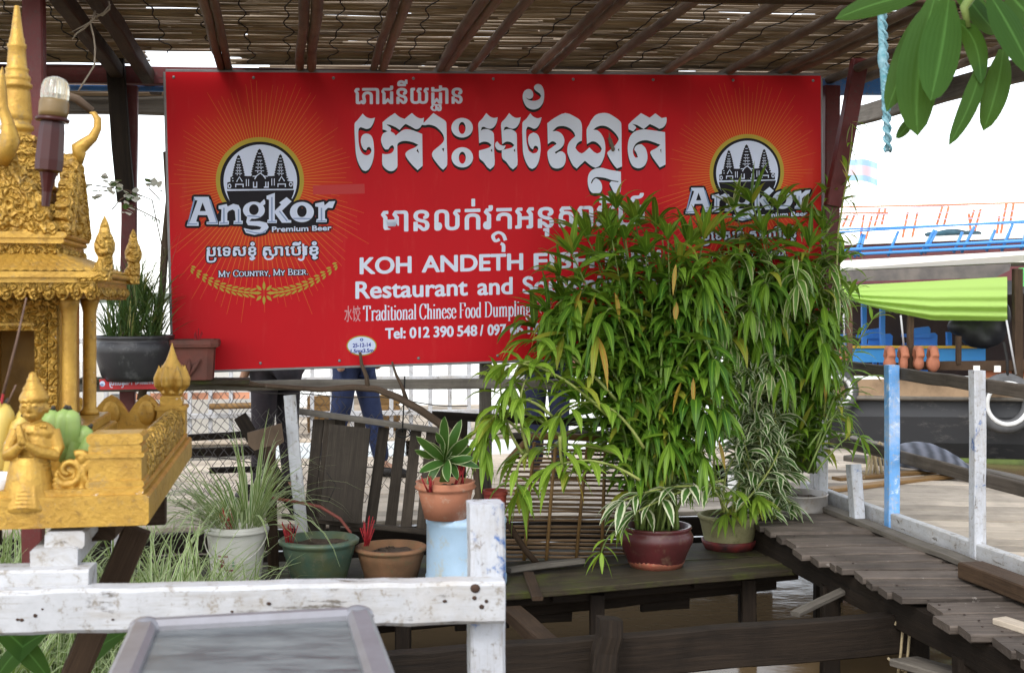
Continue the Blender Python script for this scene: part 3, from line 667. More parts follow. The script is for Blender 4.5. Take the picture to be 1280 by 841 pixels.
# --- Latin lines
def latin(name, items, r, mat=I_WHITE):
    ps = []
    for body, p0, p1, cap in items: ps += bold(text_px(body, p0, p1, cap), r, 8, r*.8)
    ink(name, ps, mat, .0008)
latin('name_lettering', [('KOH', (450.5, 342.2), (513.5, 340.4), 19.5), ('ANDETH', (528, 340), (653, 336.8), 19.5), ('FISH', (668, 336.4), (742, 334.2), 19), ('FARM', (757, 333.8), (825, 332), 19)], 1.0)
latin('restaurant_lettering', [('Restaurant', (445, 373), (584, 368.8), 20.5), ('and', (597.5, 368.5), (640, 367.2), 20.5), ('Souvenir', (654, 366.8), (765, 363.5), 20.5), ('Shop', (778, 363), (835, 361.3), 20.5)], .82)
latin('telephone_lettering', [('Tel:', (482, 423.2), (506.5, 422.3), 12.6), ('012', (512.5, 422.2), (536.5, 421.3), 12.6), ('390', (542.5, 421.1), (566.5, 420.3), 12.6), ('548', (572, 420.1), (596, 419.3), 12.6), ('/', (600.5, 419.2), (603.5, 419), 12.6), ('097', (610, 418.8), (632, 418), 12.6), ('66', (638, 417.8), (653.5, 417.3), 12.6), ('16', (660, 417), (675, 416.4), 12.6)], .62)
ink('dumpling_characters', bold(text_px('水饺', (430.5, 400.5), (450.5, 400), 18, '水'), .12)+bold(text_px('传统', (669, 391), (689.5, 390), 16, '水'), .12), I_PINK, .0008)
# a thin serif alphabet, drawn with a broad pen
def G(adv, *st): return adv, st
def stem(x, y0, y1, s0=True, s1=True, w=.11):
    r = [[(x, y0), (x, y1)]]
    if s0: r.append([(x-w, y0+.015), (x+w, y0+.015)])
    if s1: r.append([(x-w, y1-.015), (x+.02, y1-.015)])
    return r
def ring(cx, cy, rx, ry): return [[(cx+rx*math.cos(PI/2+2*PI*i/14), cy+ry*math.sin(PI/2+2*PI*i/14)) for i in range(15)]]
def tick(x, y0, y1): return [[(x, y0), (x, y1)]]
SER = {
 'T': (.68, stem(.3,0,1,True,False)+[[(0,.97),(.6,.97)]]+tick(.01,.97,.76)+tick(.59,.97,.76)),
 'r': (.42, stem(.12,0,.64)+[[(.12,.46),(.2,.62),(.33,.65),(.37,.55)]]),
 'a': (.49, [[(.07,.5),(.12,.62),(.24,.66),(.35,.58),(.36,.4),(.36,.1),(.46,.02)],[(.36,.4),(.15,.31),(.06,.16),(.14,.01),(.28,.05),(.36,.18)]]),
 'd': (.54, ring(.22,.32,.16,.32)+stem(.39,0,1)), 'i': (.26, stem(.12,0,.64)+[[(.08,.9),(.16,.9)],[(.12,.85),(.12,.95)]]),
 't': (.33, [[(.14,.86),(.14,.5),(.14,.1),(.2,.0),(.31,.06)],[(.02,.63),(.3,.63)]]), 'o': (.5, ring(.23,.32,.18,.33)),
 'n': (.56, stem(.12,0,.64)+[[(.12,.48),(.22,.63),(.34,.64),(.4,.5),(.4,.2),(.4,0)],[(.29,.015),(.51,.015)]]), 'l': (.27, stem(.12,0,1)),
 'C': (.7, [[(.6,.74),(.52,.93),(.35,1),(.15,.86),(.07,.5),(.15,.14),(.35,0),(.52,.05),(.62,.24)]]+tick(.605,.99,.7)),
 'h': (.56, stem(.12,0,1)+[[(.12,.48),(.22,.63),(.34,.64),(.4,.5),(.4,.2),(.4,0)],[(.29,.015),(.51,.015)]]),
 'e': (.47, [[(.07,.37),(.4,.37)],[(.4,.37),(.37,.55),(.24,.66),(.1,.55),(.05,.32),(.12,.08),(.25,-.01),(.42,.13)]]),
 's': (.41, [[(.33,.5),(.29,.63),(.18,.66),(.07,.55),(.11,.41),(.28,.28),(.34,.15),(.22,0),(.08,.04),(.05,.19)]]),
 'F': (.6, stem(.14,0,1)+[[(.14,.97),(.55,.97)],[(.14,.51),(.42,.51)]]+tick(.55,.97,.74)), 'D': (.76, stem(.14,0,1)+[[(.14,.98),(.38,.97),(.58,.8),(.64,.5),(.58,.2),(.38,.03),(.14,.02)]]),
 'u': (.56, [[(.12,.64),(.12,.3),(.14,.1),(.24,.0),(.36,.08),(.4,.2)],[(.02,.62),(.13,.62)]]+stem(.4,0,.64)),
 'm': (.84, stem(.12,0,.64)+[[(.12,.48),(.22,.63),(.34,.64),(.4,.5),(.4,.2),(.4,0)],[(.4,.48),(.5,.63),(.62,.64),(.68,.5),(.68,.2),(.68,0)],[(.29,.015),(.51,.015)],[(.57,.015),(.79,.015)]]),
 'p': (.55, stem(.12,-.3,.64)+ring(.31,.32,.16,.32)), 'g': (.5, ring(.22,.44,.14,.2)+[[(.13,.22),(.08,.1),(.34,.03),(.4,-.12),(.2,-.28),(.04,-.17),(.13,-.03)],[(.34,.6),(.46,.65)]]),
 'M': (.86, stem(.1,0,1)+[[(.1,1),(.4,.06)],[(.4,.06),(.72,1)]]+stem(.72,0,1)), 'Y': (.66, [[(.03,1),(.32,.48)],[(.32,.48),(.6,1)]]+stem(.32,0,.48,True,False)),
 'O': (.8, ring(.37,.5,.32,.5)), 'U': (.76, [[(.12,1),(.12,.35),(.18,.08),(.36,0),(.54,.1),(.6,.35),(.6,1)],[(.0,.985),(.24,.985)],[(.48,.985),(.72,.985)]]),
 'N': (.8, stem(.12,0,1)+[[(.12,1),(.64,.02)]]+stem(.64,0,1)), 'R': (.7, stem(.14,0,1)+[[(.14,.98),(.42,.96),(.5,.75),(.42,.54),(.14,.5)],[(.34,.52),(.64,.01)]]),
 'B': (.66, stem(.14,0,1)+[[(.14,.98),(.4,.95),(.48,.77),(.4,.56),(.14,.53)],[(.3,.53),(.5,.45),(.56,.27),(.46,.05),(.14,.02)]]), 'E': (.62, stem(.14,0,1)+[[(.14,.97),(.54,.97)],[(.14,.51),(.42,.51)],[(.14,.03),(.56,.03)]]+tick(.54,.97,.8)+tick(.56,.03,.22)),
 ' ': (.3, []), ',': (.24, [[(.1,.06),(.12,-.04),(.06,-.16)]]), '.': (.24, [[(.07,.05),(.15,.05)],[(.11,.0),(.11,.1)]]), '-': (.3, [[(.03,.35),(.26,.35)]]),
}
def serif(body, p0, p1, cap, a, c, small=0):
    adv = sum(SER[ch.upper() if small else ch][0]*(small if small and ch.islower() else 1) for ch in body); out = []; x = 0
    sx_ = (p1[0]-p0[0])/adv; sl_ = (p1[1]-p0[1])/(p1[0]-p0[0])
    for ch in body:
        q = small if small and ch.islower() else 1; w_, st = SER[ch.upper() if small else ch]
        for s in st: out.append(stroke([(p0[0]+(x+px*q)*sx_, p0[1]+(x+px*q)*sx_*sl_-py*q*cap) for px, py in s], a, c))
        x += w_*q
    return out
ink('dumpling_lettering', serif('Traditional', (454.5, 401), (521, 399), 19, 1.9, .75)+serif('Chinese', (524, 399), (570.5, 397.6), 19, 1.9, .75)+serif('Food', (574, 397.4), (602, 396.6), 19, 1.9, .75)+serif('Dumpling', (605.5, 396.4), (664, 394.6), 19, 1.9, .75), I_WHITE, .0008)
# date sticker
b_ = [fill2d([ell(452, 432, 18.8, 12.6)])]; ink('date_sticker_rim', b_, I_GOLD, .0008)
ink('date_sticker', [fill2d([ell(452, 432, 17.4, 11.2)])], I_PALE, .0012)
ink('date_lettering', bold(text_px('25-12-14', (441, 434), (463.5, 433), 4.6), .22)+bold(text_px('1.5mx3.5m', (438.5, 441), (466.5, 440), 4.4), .22)+[fill2d([ell(452, 424.5, 2.2, 1.8), ell(452, 424.5, 1.0, .8)])], I_BLUE, .0016)
ink('tape_strip', [fill2d([[(391, 232), (455.5, 230), (456, 242), (391.5, 243.5)]])], I_TAPE, .0006)

# --- the two round temple emblems with their rays, words and ears of grain
zE = Zm(225, 160, 6.005); zK = Zm(225, 290, 6.4)
A_ = [[(105,518),(215,518),(285,706),(285,724),(200,724),(200,706),(222,702),(205,655),(135,655),(122,702),(140,708),(140,735),(52,735),(58,708),(75,702),(132,545),(105,542)], [(170,560),(148,625),(195,625)]]
n_ = [[(290,585),(350,572),(358,590),(400,570),(440,580),(455,610),(458,695),(472,698),(470,722),(402,722),(404,698),(418,695),(412,625),(395,612),(365,625),(355,640),(355,695),(368,700),(366,725),(292,728),(294,702),(308,700),(312,612),(290,608)]]
g1 = [ell(555,618,82,64), ell(555,614,36,40)]; g2 = [[(600,566),(632,535),(640,552),(640,572),(615,588)]]
g3 = [[(505,668),(540,678),(520,700),(600,700),(650,712),(666,745),(640,785),(560,803),(495,788),(478,752),(540,766),(600,762),(612,745),(580,736),(510,730),(497,705)]]
k_ = [[(650,510),(712,488),(712,622),(760,575),(745,562),(800,520),(838,552),(765,622),(815,690),(835,694),(835,712),(765,712),(712,640),(712,690),(728,692),(726,714),(655,714),(657,690),(668,688),(668,540),(650,535)]]
o_ = [ell(915,632,90,76), ell(915,626,36,44)]
r_ = [[(1015,568),(1080,554),(1085,582),(1120,553),(1165,550),(1145,602),(1110,600),(1088,622),(1088,682),(1102,686),(1100,708),(1022,708),(1025,686),(1038,682),(1038,594),(1015,590)]]
words = [fill2d([zE(l) for l in L]) for L in (A_, n_, g1, g2, g3, k_, o_, r_)]
def tower(cx, base, top, hw, n):
    L = []; 
    for i in range(n):
        t = i/n; w_ = hw*max(.04, 1-t)**.62; y = lerp(base, top, t); y2 = lerp(base, top, (i+1)/n); L += [(cx+w_, y), (cx+w_*.93, (y*.35+y2*.65)), (cx+hw*max(.05, 1-(i+1)/n)**.62*.82, y2)]
    return L+[(cx, top-8)]+[(2*cx-x, y) for x, y in reversed(L)]
def emblem(T, pre):
    """T maps the left emblem's picture coordinates to this one's"""
    def tp(pc): return ([T(x, y) for x, y in pc[0]], pc[1])
    E = thing if False else None
    cx, cy = 325, 226
    rays = []
    for i in range(112):
        a = 2*PI*i/112+.02; up = math.sin(a) < 0; r1 = (128 if abs(math.cos(a)) < .55 else 112)*rnd(.85, 1.05); r0 = 54
        x1, y1 = cx+r1*math.cos(a), cy+r1*math.sin(a)
        if math.sin(a) > .25: x1, y1 = cx+r1*1.35*math.cos(a), cy+r1*1.35*math.sin(a)
        if T(x1, y1)[0] < 212 or T(x1, y1)[0] > 1022 or T(x1, y1)[1] < 98: 
            q = .72; x1, y1 = lerp(cx, x1, q), lerp(cy, y1, q)
        nx_, ny_ = -math.sin(a)*.42, math.cos(a)*.42; x0, y0 = cx+r0*math.cos(a), cy+r0*math.sin(a)
        rays.append(([(x0-nx_, y0-ny_), (x0+nx_, y0+ny_), (x1+nx_*.3, y1+ny_*.3), (x1-nx_*.3, y1-ny_*.3)], [(0, 1, 2, 3)]))
    ink('sun_rays', [tp(p) for p in rays], I_ORANGE, .0005)
    em = ink('temple_emblem', [tp(fill2d([zE(ell(600, 392, 331, 322, 64)), zE(ell(600, 396, 299, 292, 64))]))], I_GOLD, .0010)
    ink('emblem_ring', [tp(fill2d([zE(ell(600, 396, 300, 293, 64))]))], I_BLACK, .0008, em)
    ink('emblem_disc', [tp(fill2d([zE(ell(603, 398, 276, 272, 64))]))], I_PALE, .0012, em)
    dark = [tower(440, 372, 210, 52, 9), tower(597, 345, 165, 66, 10), tower(754, 372, 205, 52, 9),
            [(355,460),(355,410),(378,405),(378,370),(405,360),(440,345),(480,360),(505,362),(535,362),(540,345),(597,325),(655,345),(660,362),(690,362),(720,358),(754,345),(795,360),(812,370),(815,402),(850,404),(850,458)],
            [(350,474),(858,466),(850,500),(832,540),(800,600),(700,660),(600,672),(500,660),(400,600),(370,540)]]
    ink('emblem_temple', [tp(fill2d([zE(l)])) for l in dark], I_BLACK, .0016, em)
    wl = []
    for c0, y0, y1, h0 in ((440, 230, 340, 30), (597, 190, 320, 40), (754, 226, 340, 30)):
        for i in range(6):
            y = lerp(y0, y1, i/5); hh = h0*(.25+.6*i/5); wl.append([(c0-hh, y), (c0+hh, y), (c0+hh, y+5), (c0-hh, y+5)])
            if i > 1: wl += [[(c0-hh*.5, y+8), (c0-hh*.3, y+8), (c0-hh*.3, y+17), (c0-hh*.5, y+17)], [(c0+hh*.3, y+8), (c0+hh*.5, y+8), (c0+hh*.5, y+17), (c0+hh*.3, y+17)]]
    for x0, y0, x1, y1 in ((415,420,478,428),(415,428,422,446),(470,428,478,446),(732,418,795,426),(732,426,739,444),(787,426,795,444),(495,385,501,438),(512,385,518,438),(686,380,692,433),(705,380,711,433),(548,405,556,450),(572,405,580,450),(556,440,580,450),(640,405,648,450),(658,405,666,450),(630,440,658,450),(545,360,575,367),(625,360,660,367),(390,375,400,382),(392,395,402,402),(800,370,812,377),(805,390,815,397)):
        wl.append([(x0, y0), (x1, y0), (x1, y1), (x0, y1)])
    wp = [fill2d([zE(l)]) for l in wl]+[stroke(zE(s), 1.3, 1.3, 4, False) for s in ([(425,405),(446,368),(468,403)], [(742,400),(762,366),(785,400)], [(560,385),(575,360),(602,340),(630,360),(642,382)])]
    wp += [fill2d([zE(ell(372, 437, 14, 18, 16)), zE(ell(372, 437, 7, 10, 16))]), fill2d([zE(ell(832, 424, 14, 18, 16)), zE(ell(832, 424, 7, 10, 16))])]
    ink('emblem_carving', [tp(p) for p in wp], I_PALE, .0020, em)
    wd = ink('wordmark', [tp(p) for p in words], I_PALE, .0034)
    halo = []
    for p in words: halo += [tp(moved(p, 3.0*math.cos(2*PI*i/10), 3.0*math.sin(2*PI*i/10))) for i in range(10)]+[tp(p), tp(moved(p, 1.5, 0)), tp(moved(p, -1.5, 0))]
    pbt = text_px('Premium Beer', zE([(692, 780)])[0], zE([(1135, 768)])[0], 6.2); halo += [tp(moved(pbt, dx, dy)) for dx in (-2.2, 0, 2.2) for dy in (-1.6, 0, 1.6)]
    halo.append(tp(fill2d([zE([(250,700),(300,620),(500,560),(700,560),(1000,620),(1040,735),(640,770),(420,735),(280,735)])])))
    ink('wordmark_outline', halo, I_BLACK, .0024, wd)
    sh_ = []
    for L in (A_, n_, g1, k_, r_):
        xs = [x for l in L[:1] for x, y in l]; ys = [y for l in L[:1] for x, y in l]
    for s in ([(110,530),(60,728)], [(225,540),(280,715)], [(330,600),(330,715)], [(440,610),(440,715)], [(505,660),(600,668)], [(690,520),(690,705)], [(745,625),(805,700)], [(850,680),(980,682)], [(1062,600),(1062,700)], [(60,722),(130,722)], [(205,714),(280,712)], [(300,716),(360,714)], [(408,712),(464,712)], [(662,704),(722,704)], [(1028,700),(1096,699)], [(495,770),(600,792),(650,765)]):
        sh_.append(tp(stroke(zE(s), 1.9, 1.6)))
    ink('wordmark_shading', sh_, I_SHADE, .0037, wd)
    ink('strapline_lettering', [tp(p) for p in bold(pbt, .28)], I_PALE, .0038, wd)
    ks = bold(text_px('បេទសខុំ', zK([(215, 193)])[0], zK([(607, 188)])[0], 10.6, 'ន'), .5)+bold(text_px('សាេបីរខុំ', zK([(665, 190)])[0], zK([(1105, 183)])[0], 10.6, 'ន'), .5)
    ks += [stroke(zK(s), 2.6, 2.2) for s in ([(222,150),(222,225),(240,238),(275,232),(285,205)], [(672,140),(680,200),(700,218),(735,212),(745,190)], [(560,205),(575,222),(600,205)], [(1060,200),(1075,215),(1100,200)], [(985,95),(990,200),(970,225),(945,212)])]
    kh_ = []
    for p in ks[::3]: kh_ += [tp(moved(p, 1.6*math.cos(2*PI*i/8), 1.6*math.sin(2*PI*i/8))) for i in range(8)]
    ms = ink('khmer_motto', [tp(p) for p in ks], I_PALE, .0016); ink('khmer_motto_outline', kh_, I_BLACK, .0007, ms)
    mo = serif('My Country, My Beer.', zK([(308, 360)])[0], zK([(1028, 340)])[0], 7.6, 1.25, .6, .78)
    mh = []
    for p in mo: mh += [tp(moved(p, 1.2*math.cos(2*PI*i/6), 1.2*math.sin(2*PI*i/6))) for i in range(6)]
    ml = ink('english_motto', [tp(p) for p in mo], I_PALE, .0022); ink('english_motto_outline', mh, I_BLACK, .0007, ml)
    wh = []
    def grain(x, y, a, L, w_): 
        ca, sa = math.cos(a), math.sin(a); wh.append(fill2d([zK([(x+ca*p-sa*q, y+sa*p+ca*q) for p, q in ((-L, 0), (-L*.4, -w_), (L*.3, -w_*.9), (L, 0), (L*.3, w_*.9), (-L*.4, w_))])]))
    for s in (-1, 1):
        for i in range(11):
            t = (i+.7)/11; x = 672+s*lerp(60, 585, t); y = 488-6*t-195*t**2.1-(28*t if s > 0 else 0); sl_ = math.atan2(-6-410*t**1.1, 525)
            a = sl_ if s > 0 else PI-sl_
            L = lerp(36, 20, t)
            for off, da in ((-26, .38), (0, 0), (26, -.38)):
                grain(x-math.sin(sl_)*0+s*off*.25, y+off*lerp(1, .75, t), (sl_+(da*1) if s > 0 else PI-(sl_+da)), L, 8)
    for i in range(8):
        a = i*PI/4; L = 38 if i % 2 == 0 else 30; grain(672+math.cos(a)*58, 488+math.sin(a)*58, a, L, 12)
    ink('grain_garland', [tp(p) for p in wh], I_GOLD, .0012)
emblem(lambda x, y: (x, y), 'l')
emblem(lambda x, y: (933.5+(x-325)*.845, 216+(y-226)*.885-(x-325)*.012), 'r')
# a small gecko on the sign
k = m_plain('gecko skin', (.16, .12, .08), (.09, .065, .045), .6, 90, .2, 200)
g = MB(); zg = Zm(720, 150, 8.41)
sp_ = [zg([p])[0] for p in ((338,118),(345,150),(350,190),(354,215),(362,245),(372,275),(380,300),(386,316))]; rr = [.0012, .003, .006, .010, .012, .0095, .007, .0035]
g.tube([SP(x, y, .010) for x, y in sp_], rr, 10); g.ellipsoid(SP(*zg([(383, 308)])[0], .012), (.010, .010, .014))
for (x0, y0), (x1, y1), (x2, y2) in (((352,200),(335,205),(328,190)), ((354,205),(372,212),(380,200)), ((370,270),(352,275),(345,290)), ((372,272),(392,262),(400,275))):
    g.tube([SP(*zg([(x0, y0)])[0], .008), SP(*zg([(x1, y1)])[0], .009), SP(*zg([(x2, y2)])[0], .003)], [.004, .003, .002], 6)
me = remeshed('gecko', g, .0022, k, None, 3, SP(*sp_[4])); tag(me, 'small brown gecko clinging to the big white lettering of the sign', 'lizard')
# ================================================================ THE GOLDEN SPIRIT HOUSE
GC = m_gold('carved gold', .75); GS = m_gold('smooth gold', .5, 'plain'); GD = m_gold('deep carved gold', 1.0)
O3 = PY(186, 656, 2.3)-U*.335+VV*.4975
def SL(a, b_, c): return O3+U*a+VV*b_+Z*c
def SQ(px, py, b_):
    d = ray(px, py); v0 = O3.dot(VV)+b_; return EYE+d*(v0/d.dot(VV))
def sbox(b, a0, a1, b0, b1, c0, c1, ch=.004):
    """chamfered block in shrine coordinates"""
    b.timber(SL((a0+a1)/2, b0, (c0+c1)/2), SL((a0+a1)/2, b1, (c0+c1)/2), a1-a0, c1-c0, Z, ch, .0008, 2); return b
shr = thing('spirit_house', O3, 'golden Khmer spirit house with carved roof, columns and tall ringed spire', 'shrine')
b = MB(); sbox(b, -.335, .335, -.4975, .4975, 0, .056, .005); obj('base_slab', b, GS, shr)
b = MB(); sbox(b, -.325, .325, -.487, .487, .0555, .068)
sbox(b, -.2, .2, -.2, .27, .067, .10); sbox(b, -.18, .18, -.18, .25, .0995, .125); sbox(b, -.165, .165, -.165, .235, .1245, .148)
obj('plinth', b, GS, shr)
# parapet with piers, lotus rows and scallops
def fringe(b, p0, p1, ct, cb, n, th, nrm, depth=.5, up=False):
    """strip between p0 and p1 whose lower (or upper) edge is scalloped"""
    d = p1-p0; L = d.length; d = d.normalized(); pts = [(0, 0), (L, 0)]; h = ct-cb; prof = []
    for i in range(n):
        for q in range(7):
            t = q/6; s = math.sin(PI*t)**.6; s = (1-abs(2*t-1)**1.6) if up else s; prof.append((L*(i+t)/n, -(h*(1-depth)+h*depth*s)))
    out = pts+list(reversed(prof))
    b.prism([p0+d*x+Z*(-y if up else y) for x, y in out], nrm*th)
    for i in range(n):                       # raised petal in each scallop
        c = p0+d*(L*(i+.5)/n)+Z*((h*.55) if up else (-h*.55))-nrm*.001
        ax_ = abs(d.x) > abs(d.y); tk = .005 if up else .008; b.ellipsoid(c, (L/n*.3 if ax_ else tk, tk if ax_ else L/n*.3, h*.3), 8, 6)
b = MB()
sbox(b, .225, .32, -.478, -.40, .068, .15, .006); sbox(b, .22, .325, -.483, -.395, .125, .133); sbox(b, .222, .323, -.481, -.397, .148, .168, .008); sbox(b, .22, .325, -.483, -.395, .068, .082)
obj('parapet_pier', b, GS, shr); b = MB()
sbox(b, .255, .325, .41, .48, .068, .135); sbox(b, .25, .33, .405, .485, .133, .145); sbox(b, .262, .318, .417, .473, .144, .17)
obj('parapet_pier', b, GS, shr); b = MB()
sbox(b, -.325, -.225, -.48, -.40, .068, .165); obj('parapet_pier', b, GS, shr); b = MB(); sbox(b, -.325, -.255, .41, .48, .068, .165)
obj('parapet_pier', b, GS, shr)
b = MB(); sbox(b, .275, .312, -.40, .41, .068, .105)
for i in range(17):
    c = SL(.296, -.385+.79*i/16, .108); b.ellipsoid(c, (.026, .021, .032), 8, 6)
    b.ellipsoid(SL(.316, -.385+.79*i/16, .092), (.008, .018, .026), 8, 6); b.ellipsoid(SL(.318, -.385+.79*(i+.5)/16, .078), (.006, .012, .014), 8, 6)
obj('lotus_parapet', b, GD, shr)
b = MB(); fringe(b, SL(-.26, .44, .068), SL(.27, .44, .068), .105, 0, 6, .018, VV, .45, True); fringe(b, SL(-.31, .41, .068), SL(-.31, -.4, .068), .085, 0, 9, .018, U, .45, True)
obj('scalloped_parapet', b, GS, shr)
b = MB(); c = SL(.29, .445, .17)
b.lathe(c, [(.0, 0), (.026, 0), (.03, .008), (.024, .014), (.034, .026), (.037, .042), (.034, .058), (.026, .074), (.015, .092), (.007, .115), (.0005, .140)], 20)
for i in range(7):
    a = 2*PI*i/7; pt = V3((math.cos(a), math.sin(a), 0)); b.tube([c+pt*r_+Z*z_ for r_, z_ in ((.027, .014), (.036, .028), (.037, .046), (.034, .064), (.033, .08))], [.007, .011, .011, .006, .0012], 8)
me = remeshed('lotus_finial', b, .003, GS, shr, 3)
# scroll relief along the front edge
b = MB()
def px3(pts, b_, s=0): return [SQ(x, y, b_)-VV*s for x, y in pts]
SC = 2.33/1550
def spiral(cx, cy, r0, a0, turns, dirn, b_=-.462, w0=5.5):
    P = []; n = int(26*turns); rr = []
    for i in range(n+1):
        t = i/n; r_ = r0*(1-t)**.8+2; a = a0+dirn*t*turns*2*PI; P.append((cx+r_*math.cos(a), cy-r_*math.sin(a))); rr.append((w0*(1-.5*t))*SC)
    b.tube(px3(P, b_, .004), rr, 8)
spiral(86, 588, 17, 3.6, 1.2, 1); spiral(120, 587, 18, -.5, 1.2, -1); spiral(103, 580, 13, 2.2, .9, -1); spiral(84, 605, 12, 3, .8, 1); spiral(123, 605, 12, 0, .8, -1)
b.tube(px3([(68, 612), (82, 618), (103, 612), (122, 618), (138, 612)], -.462, .002), .0075, 8)
b.tube(px3([(70, 590), (72, 604), (80, 614)], -.462), [.004, .007, .005], 8); b.tube(px3([(103, 570), (103, 590), (103, 610)], -.462), [.004, .009, .007], 8)
b.ellipsoid(SQ(103, 572, -.464), (.012, .01, .014)); b.ellipsoid(SQ(122, 573, -.464), (.012, .01, .012)); b.ellipsoid(SQ(140, 560, -.464), (.008, .01, .012))
b.prism(px3([(68, 620), (68, 590), (78, 576), (92, 580), (103, 568), (114, 580), (126, 572), (138, 586), (140, 620)], -.462), VV*.018)
b.tube(px3([(40, 612), (70, 616), (140, 616)], -.462), .006, 8)
me = remeshed('scroll_relief', b, .0022, GS, shr, 2)

# the little house
b = MB()
sbox(b, .052, .105, -.07, .17, .147, .42); sbox(b, -.105, -.052, -.07, .17, .147, .42); sbox(b, -.06, .06, .15, .17, .147, .42); sbox(b, -.06, .06, -.07, .16, .36, .42)
obj('cella_wall', b, GS, shr)
b = MB()
sbox(b, .052, .078, -.082, -.071, .147, .40); sbox(b, .082, .10, -.088, -.071, .147, .41); sbox(b, -.078, -.052, -.082, -.071, .147, .40); sbox(b, -.10, -.082, -.088, -.071, .147, .41)
sbox(b, -.08, .08, -.085, -.071, .352, .362); sbox(b, -.08, .08, -.083, -.071, .37, .405); sbox(b, -.085, .105, -.092, -.071, .405, .418)
obj('door_frame', b, GD, shr)
b = MB(); b.timber(SL(-.052, .09, .25), SL(.052, .09, .25), .008, .22, Z, .001, 0, 2); obj('door_panel', b, m_plain('shaded gold', (.26, .15, .03), (.16, .09, .02), .6, 14, .3, 70, .2), shr)  # darker gold: the shade inside the doorway is put into the colour
for a_, b_ in ((.127, -.10), (.127, .17), (-.127, -.10), (-.127, .17)):
    b = MB(); b.lathe(SL(a_, b_, .148), [(.022, 0), (.022, .008), (.017, .014), (.0155, .02), (.0155, .24), (.0175, .25), (.021, .262), (.022, .275)], 20); obj('column', b, GS, shr)
b = MB()                                      # lower roof: fringe, cornice, tiles
A1, B0, B1 = .205, -.24, .25
sbox(b, -A1, A1, B0, B1, .452, .464); sbox(b, -A1-.008, A1+.008, B0-.008, B1+.008, .463, .474)
obj('cornice', b, GS, shr)
b = MB(); fringe(b, SL(-A1, B0+.004, .453), SL(A1, B0+.004, .453), .036, 0, 15, .012, VV); fringe(b, SL(A1-.004, B0, .453), SL(A1-.004, B1, .453), .036, 0, 17, .012, -U); fringe(b, SL(-A1+.004, B0, .453), SL(-A1+.004, B1, .453), .036, 0, 17, .012, U)
sbox(b, -.15, .15, -.13, .2, .42, .453); obj('eave_fringe', b, GD, shr)
b = MB(); lo = [SL(-A1, B0, .474), SL(A1, B0, .474), SL(A1, B1, .474), SL(-A1, B1, .474)]; hi = [SL(-.11, -.13, .515), SL(.11, -.13, .515), SL(.11, .14, .515), SL(-.11, .14, .515)]
for i in range(4):
    j = (i+1) % 4; rows = 5
    for r_ in range(rows):
        p0, p1 = lo[i].lerp(hi[i], r_/rows), lo[j].lerp(hi[j], r_/rows); q0, q1 = lo[i].lerp(hi[i], (r_+1)/rows), lo[j].lerp(hi[j], (r_+1)/rows); n = 22-2*r_
        for q in range(n):
            e = [p0.lerp(p1, q/n), p0.lerp(p1, (q+1)/n), q0.lerp(q1, (q+1)/n), q0.lerp(q1, q/n)]; m_ = (e[0]+e[1])/2-(e[3]-e[0])*.12+Z*.003
            o = len(b.v); b.v += [e[0]+Z*.002, m_+Z*.002, e[1]+Z*.002, e[2]+Z*.005, e[3]+Z*.005]; b.face((o, o+1, o+2, o+3, o+4))
b.prism([p-Z*.001 for p in lo], Z*.002); obj('tiled_roof', b, GS, shr)
b = MB(); fringe(b, SL(-.118, -.142, .535), SL(.118, -.142, .535), .032, 0, 11, .01, VV); fringe(b, SL(.118, -.142, .535), SL(.118, .15, .535), .032, 0, 12, .01, -U); sbox(b, -.112, .112, -.135, .145, .505, .54)
obj('upper_fringe', b, GD, shr)
b = MB(); sbox(b, -.125, .125, -.15, .155, .535, .548); sbox(b, -.13, .13, -.155, .16, .547, .56); obj('upper_cornice', b, GS, shr)
b = MB()                                      # tower core under the spire
for i, (hw, c0, c1) in enumerate(((.10, .558, .62), (.085, .62, .665), (.068, .665, .71), (.052, .71, .745), (.042, .745, .775))): sbox(b, -hw, hw, -hw+.0, hw, c0, c1+.002, .008); sbox(b, -hw-.006, hw+.006, -hw-.006, hw+.006, c1-.012, c1, .003)
obj('tower', b, GC, shr)
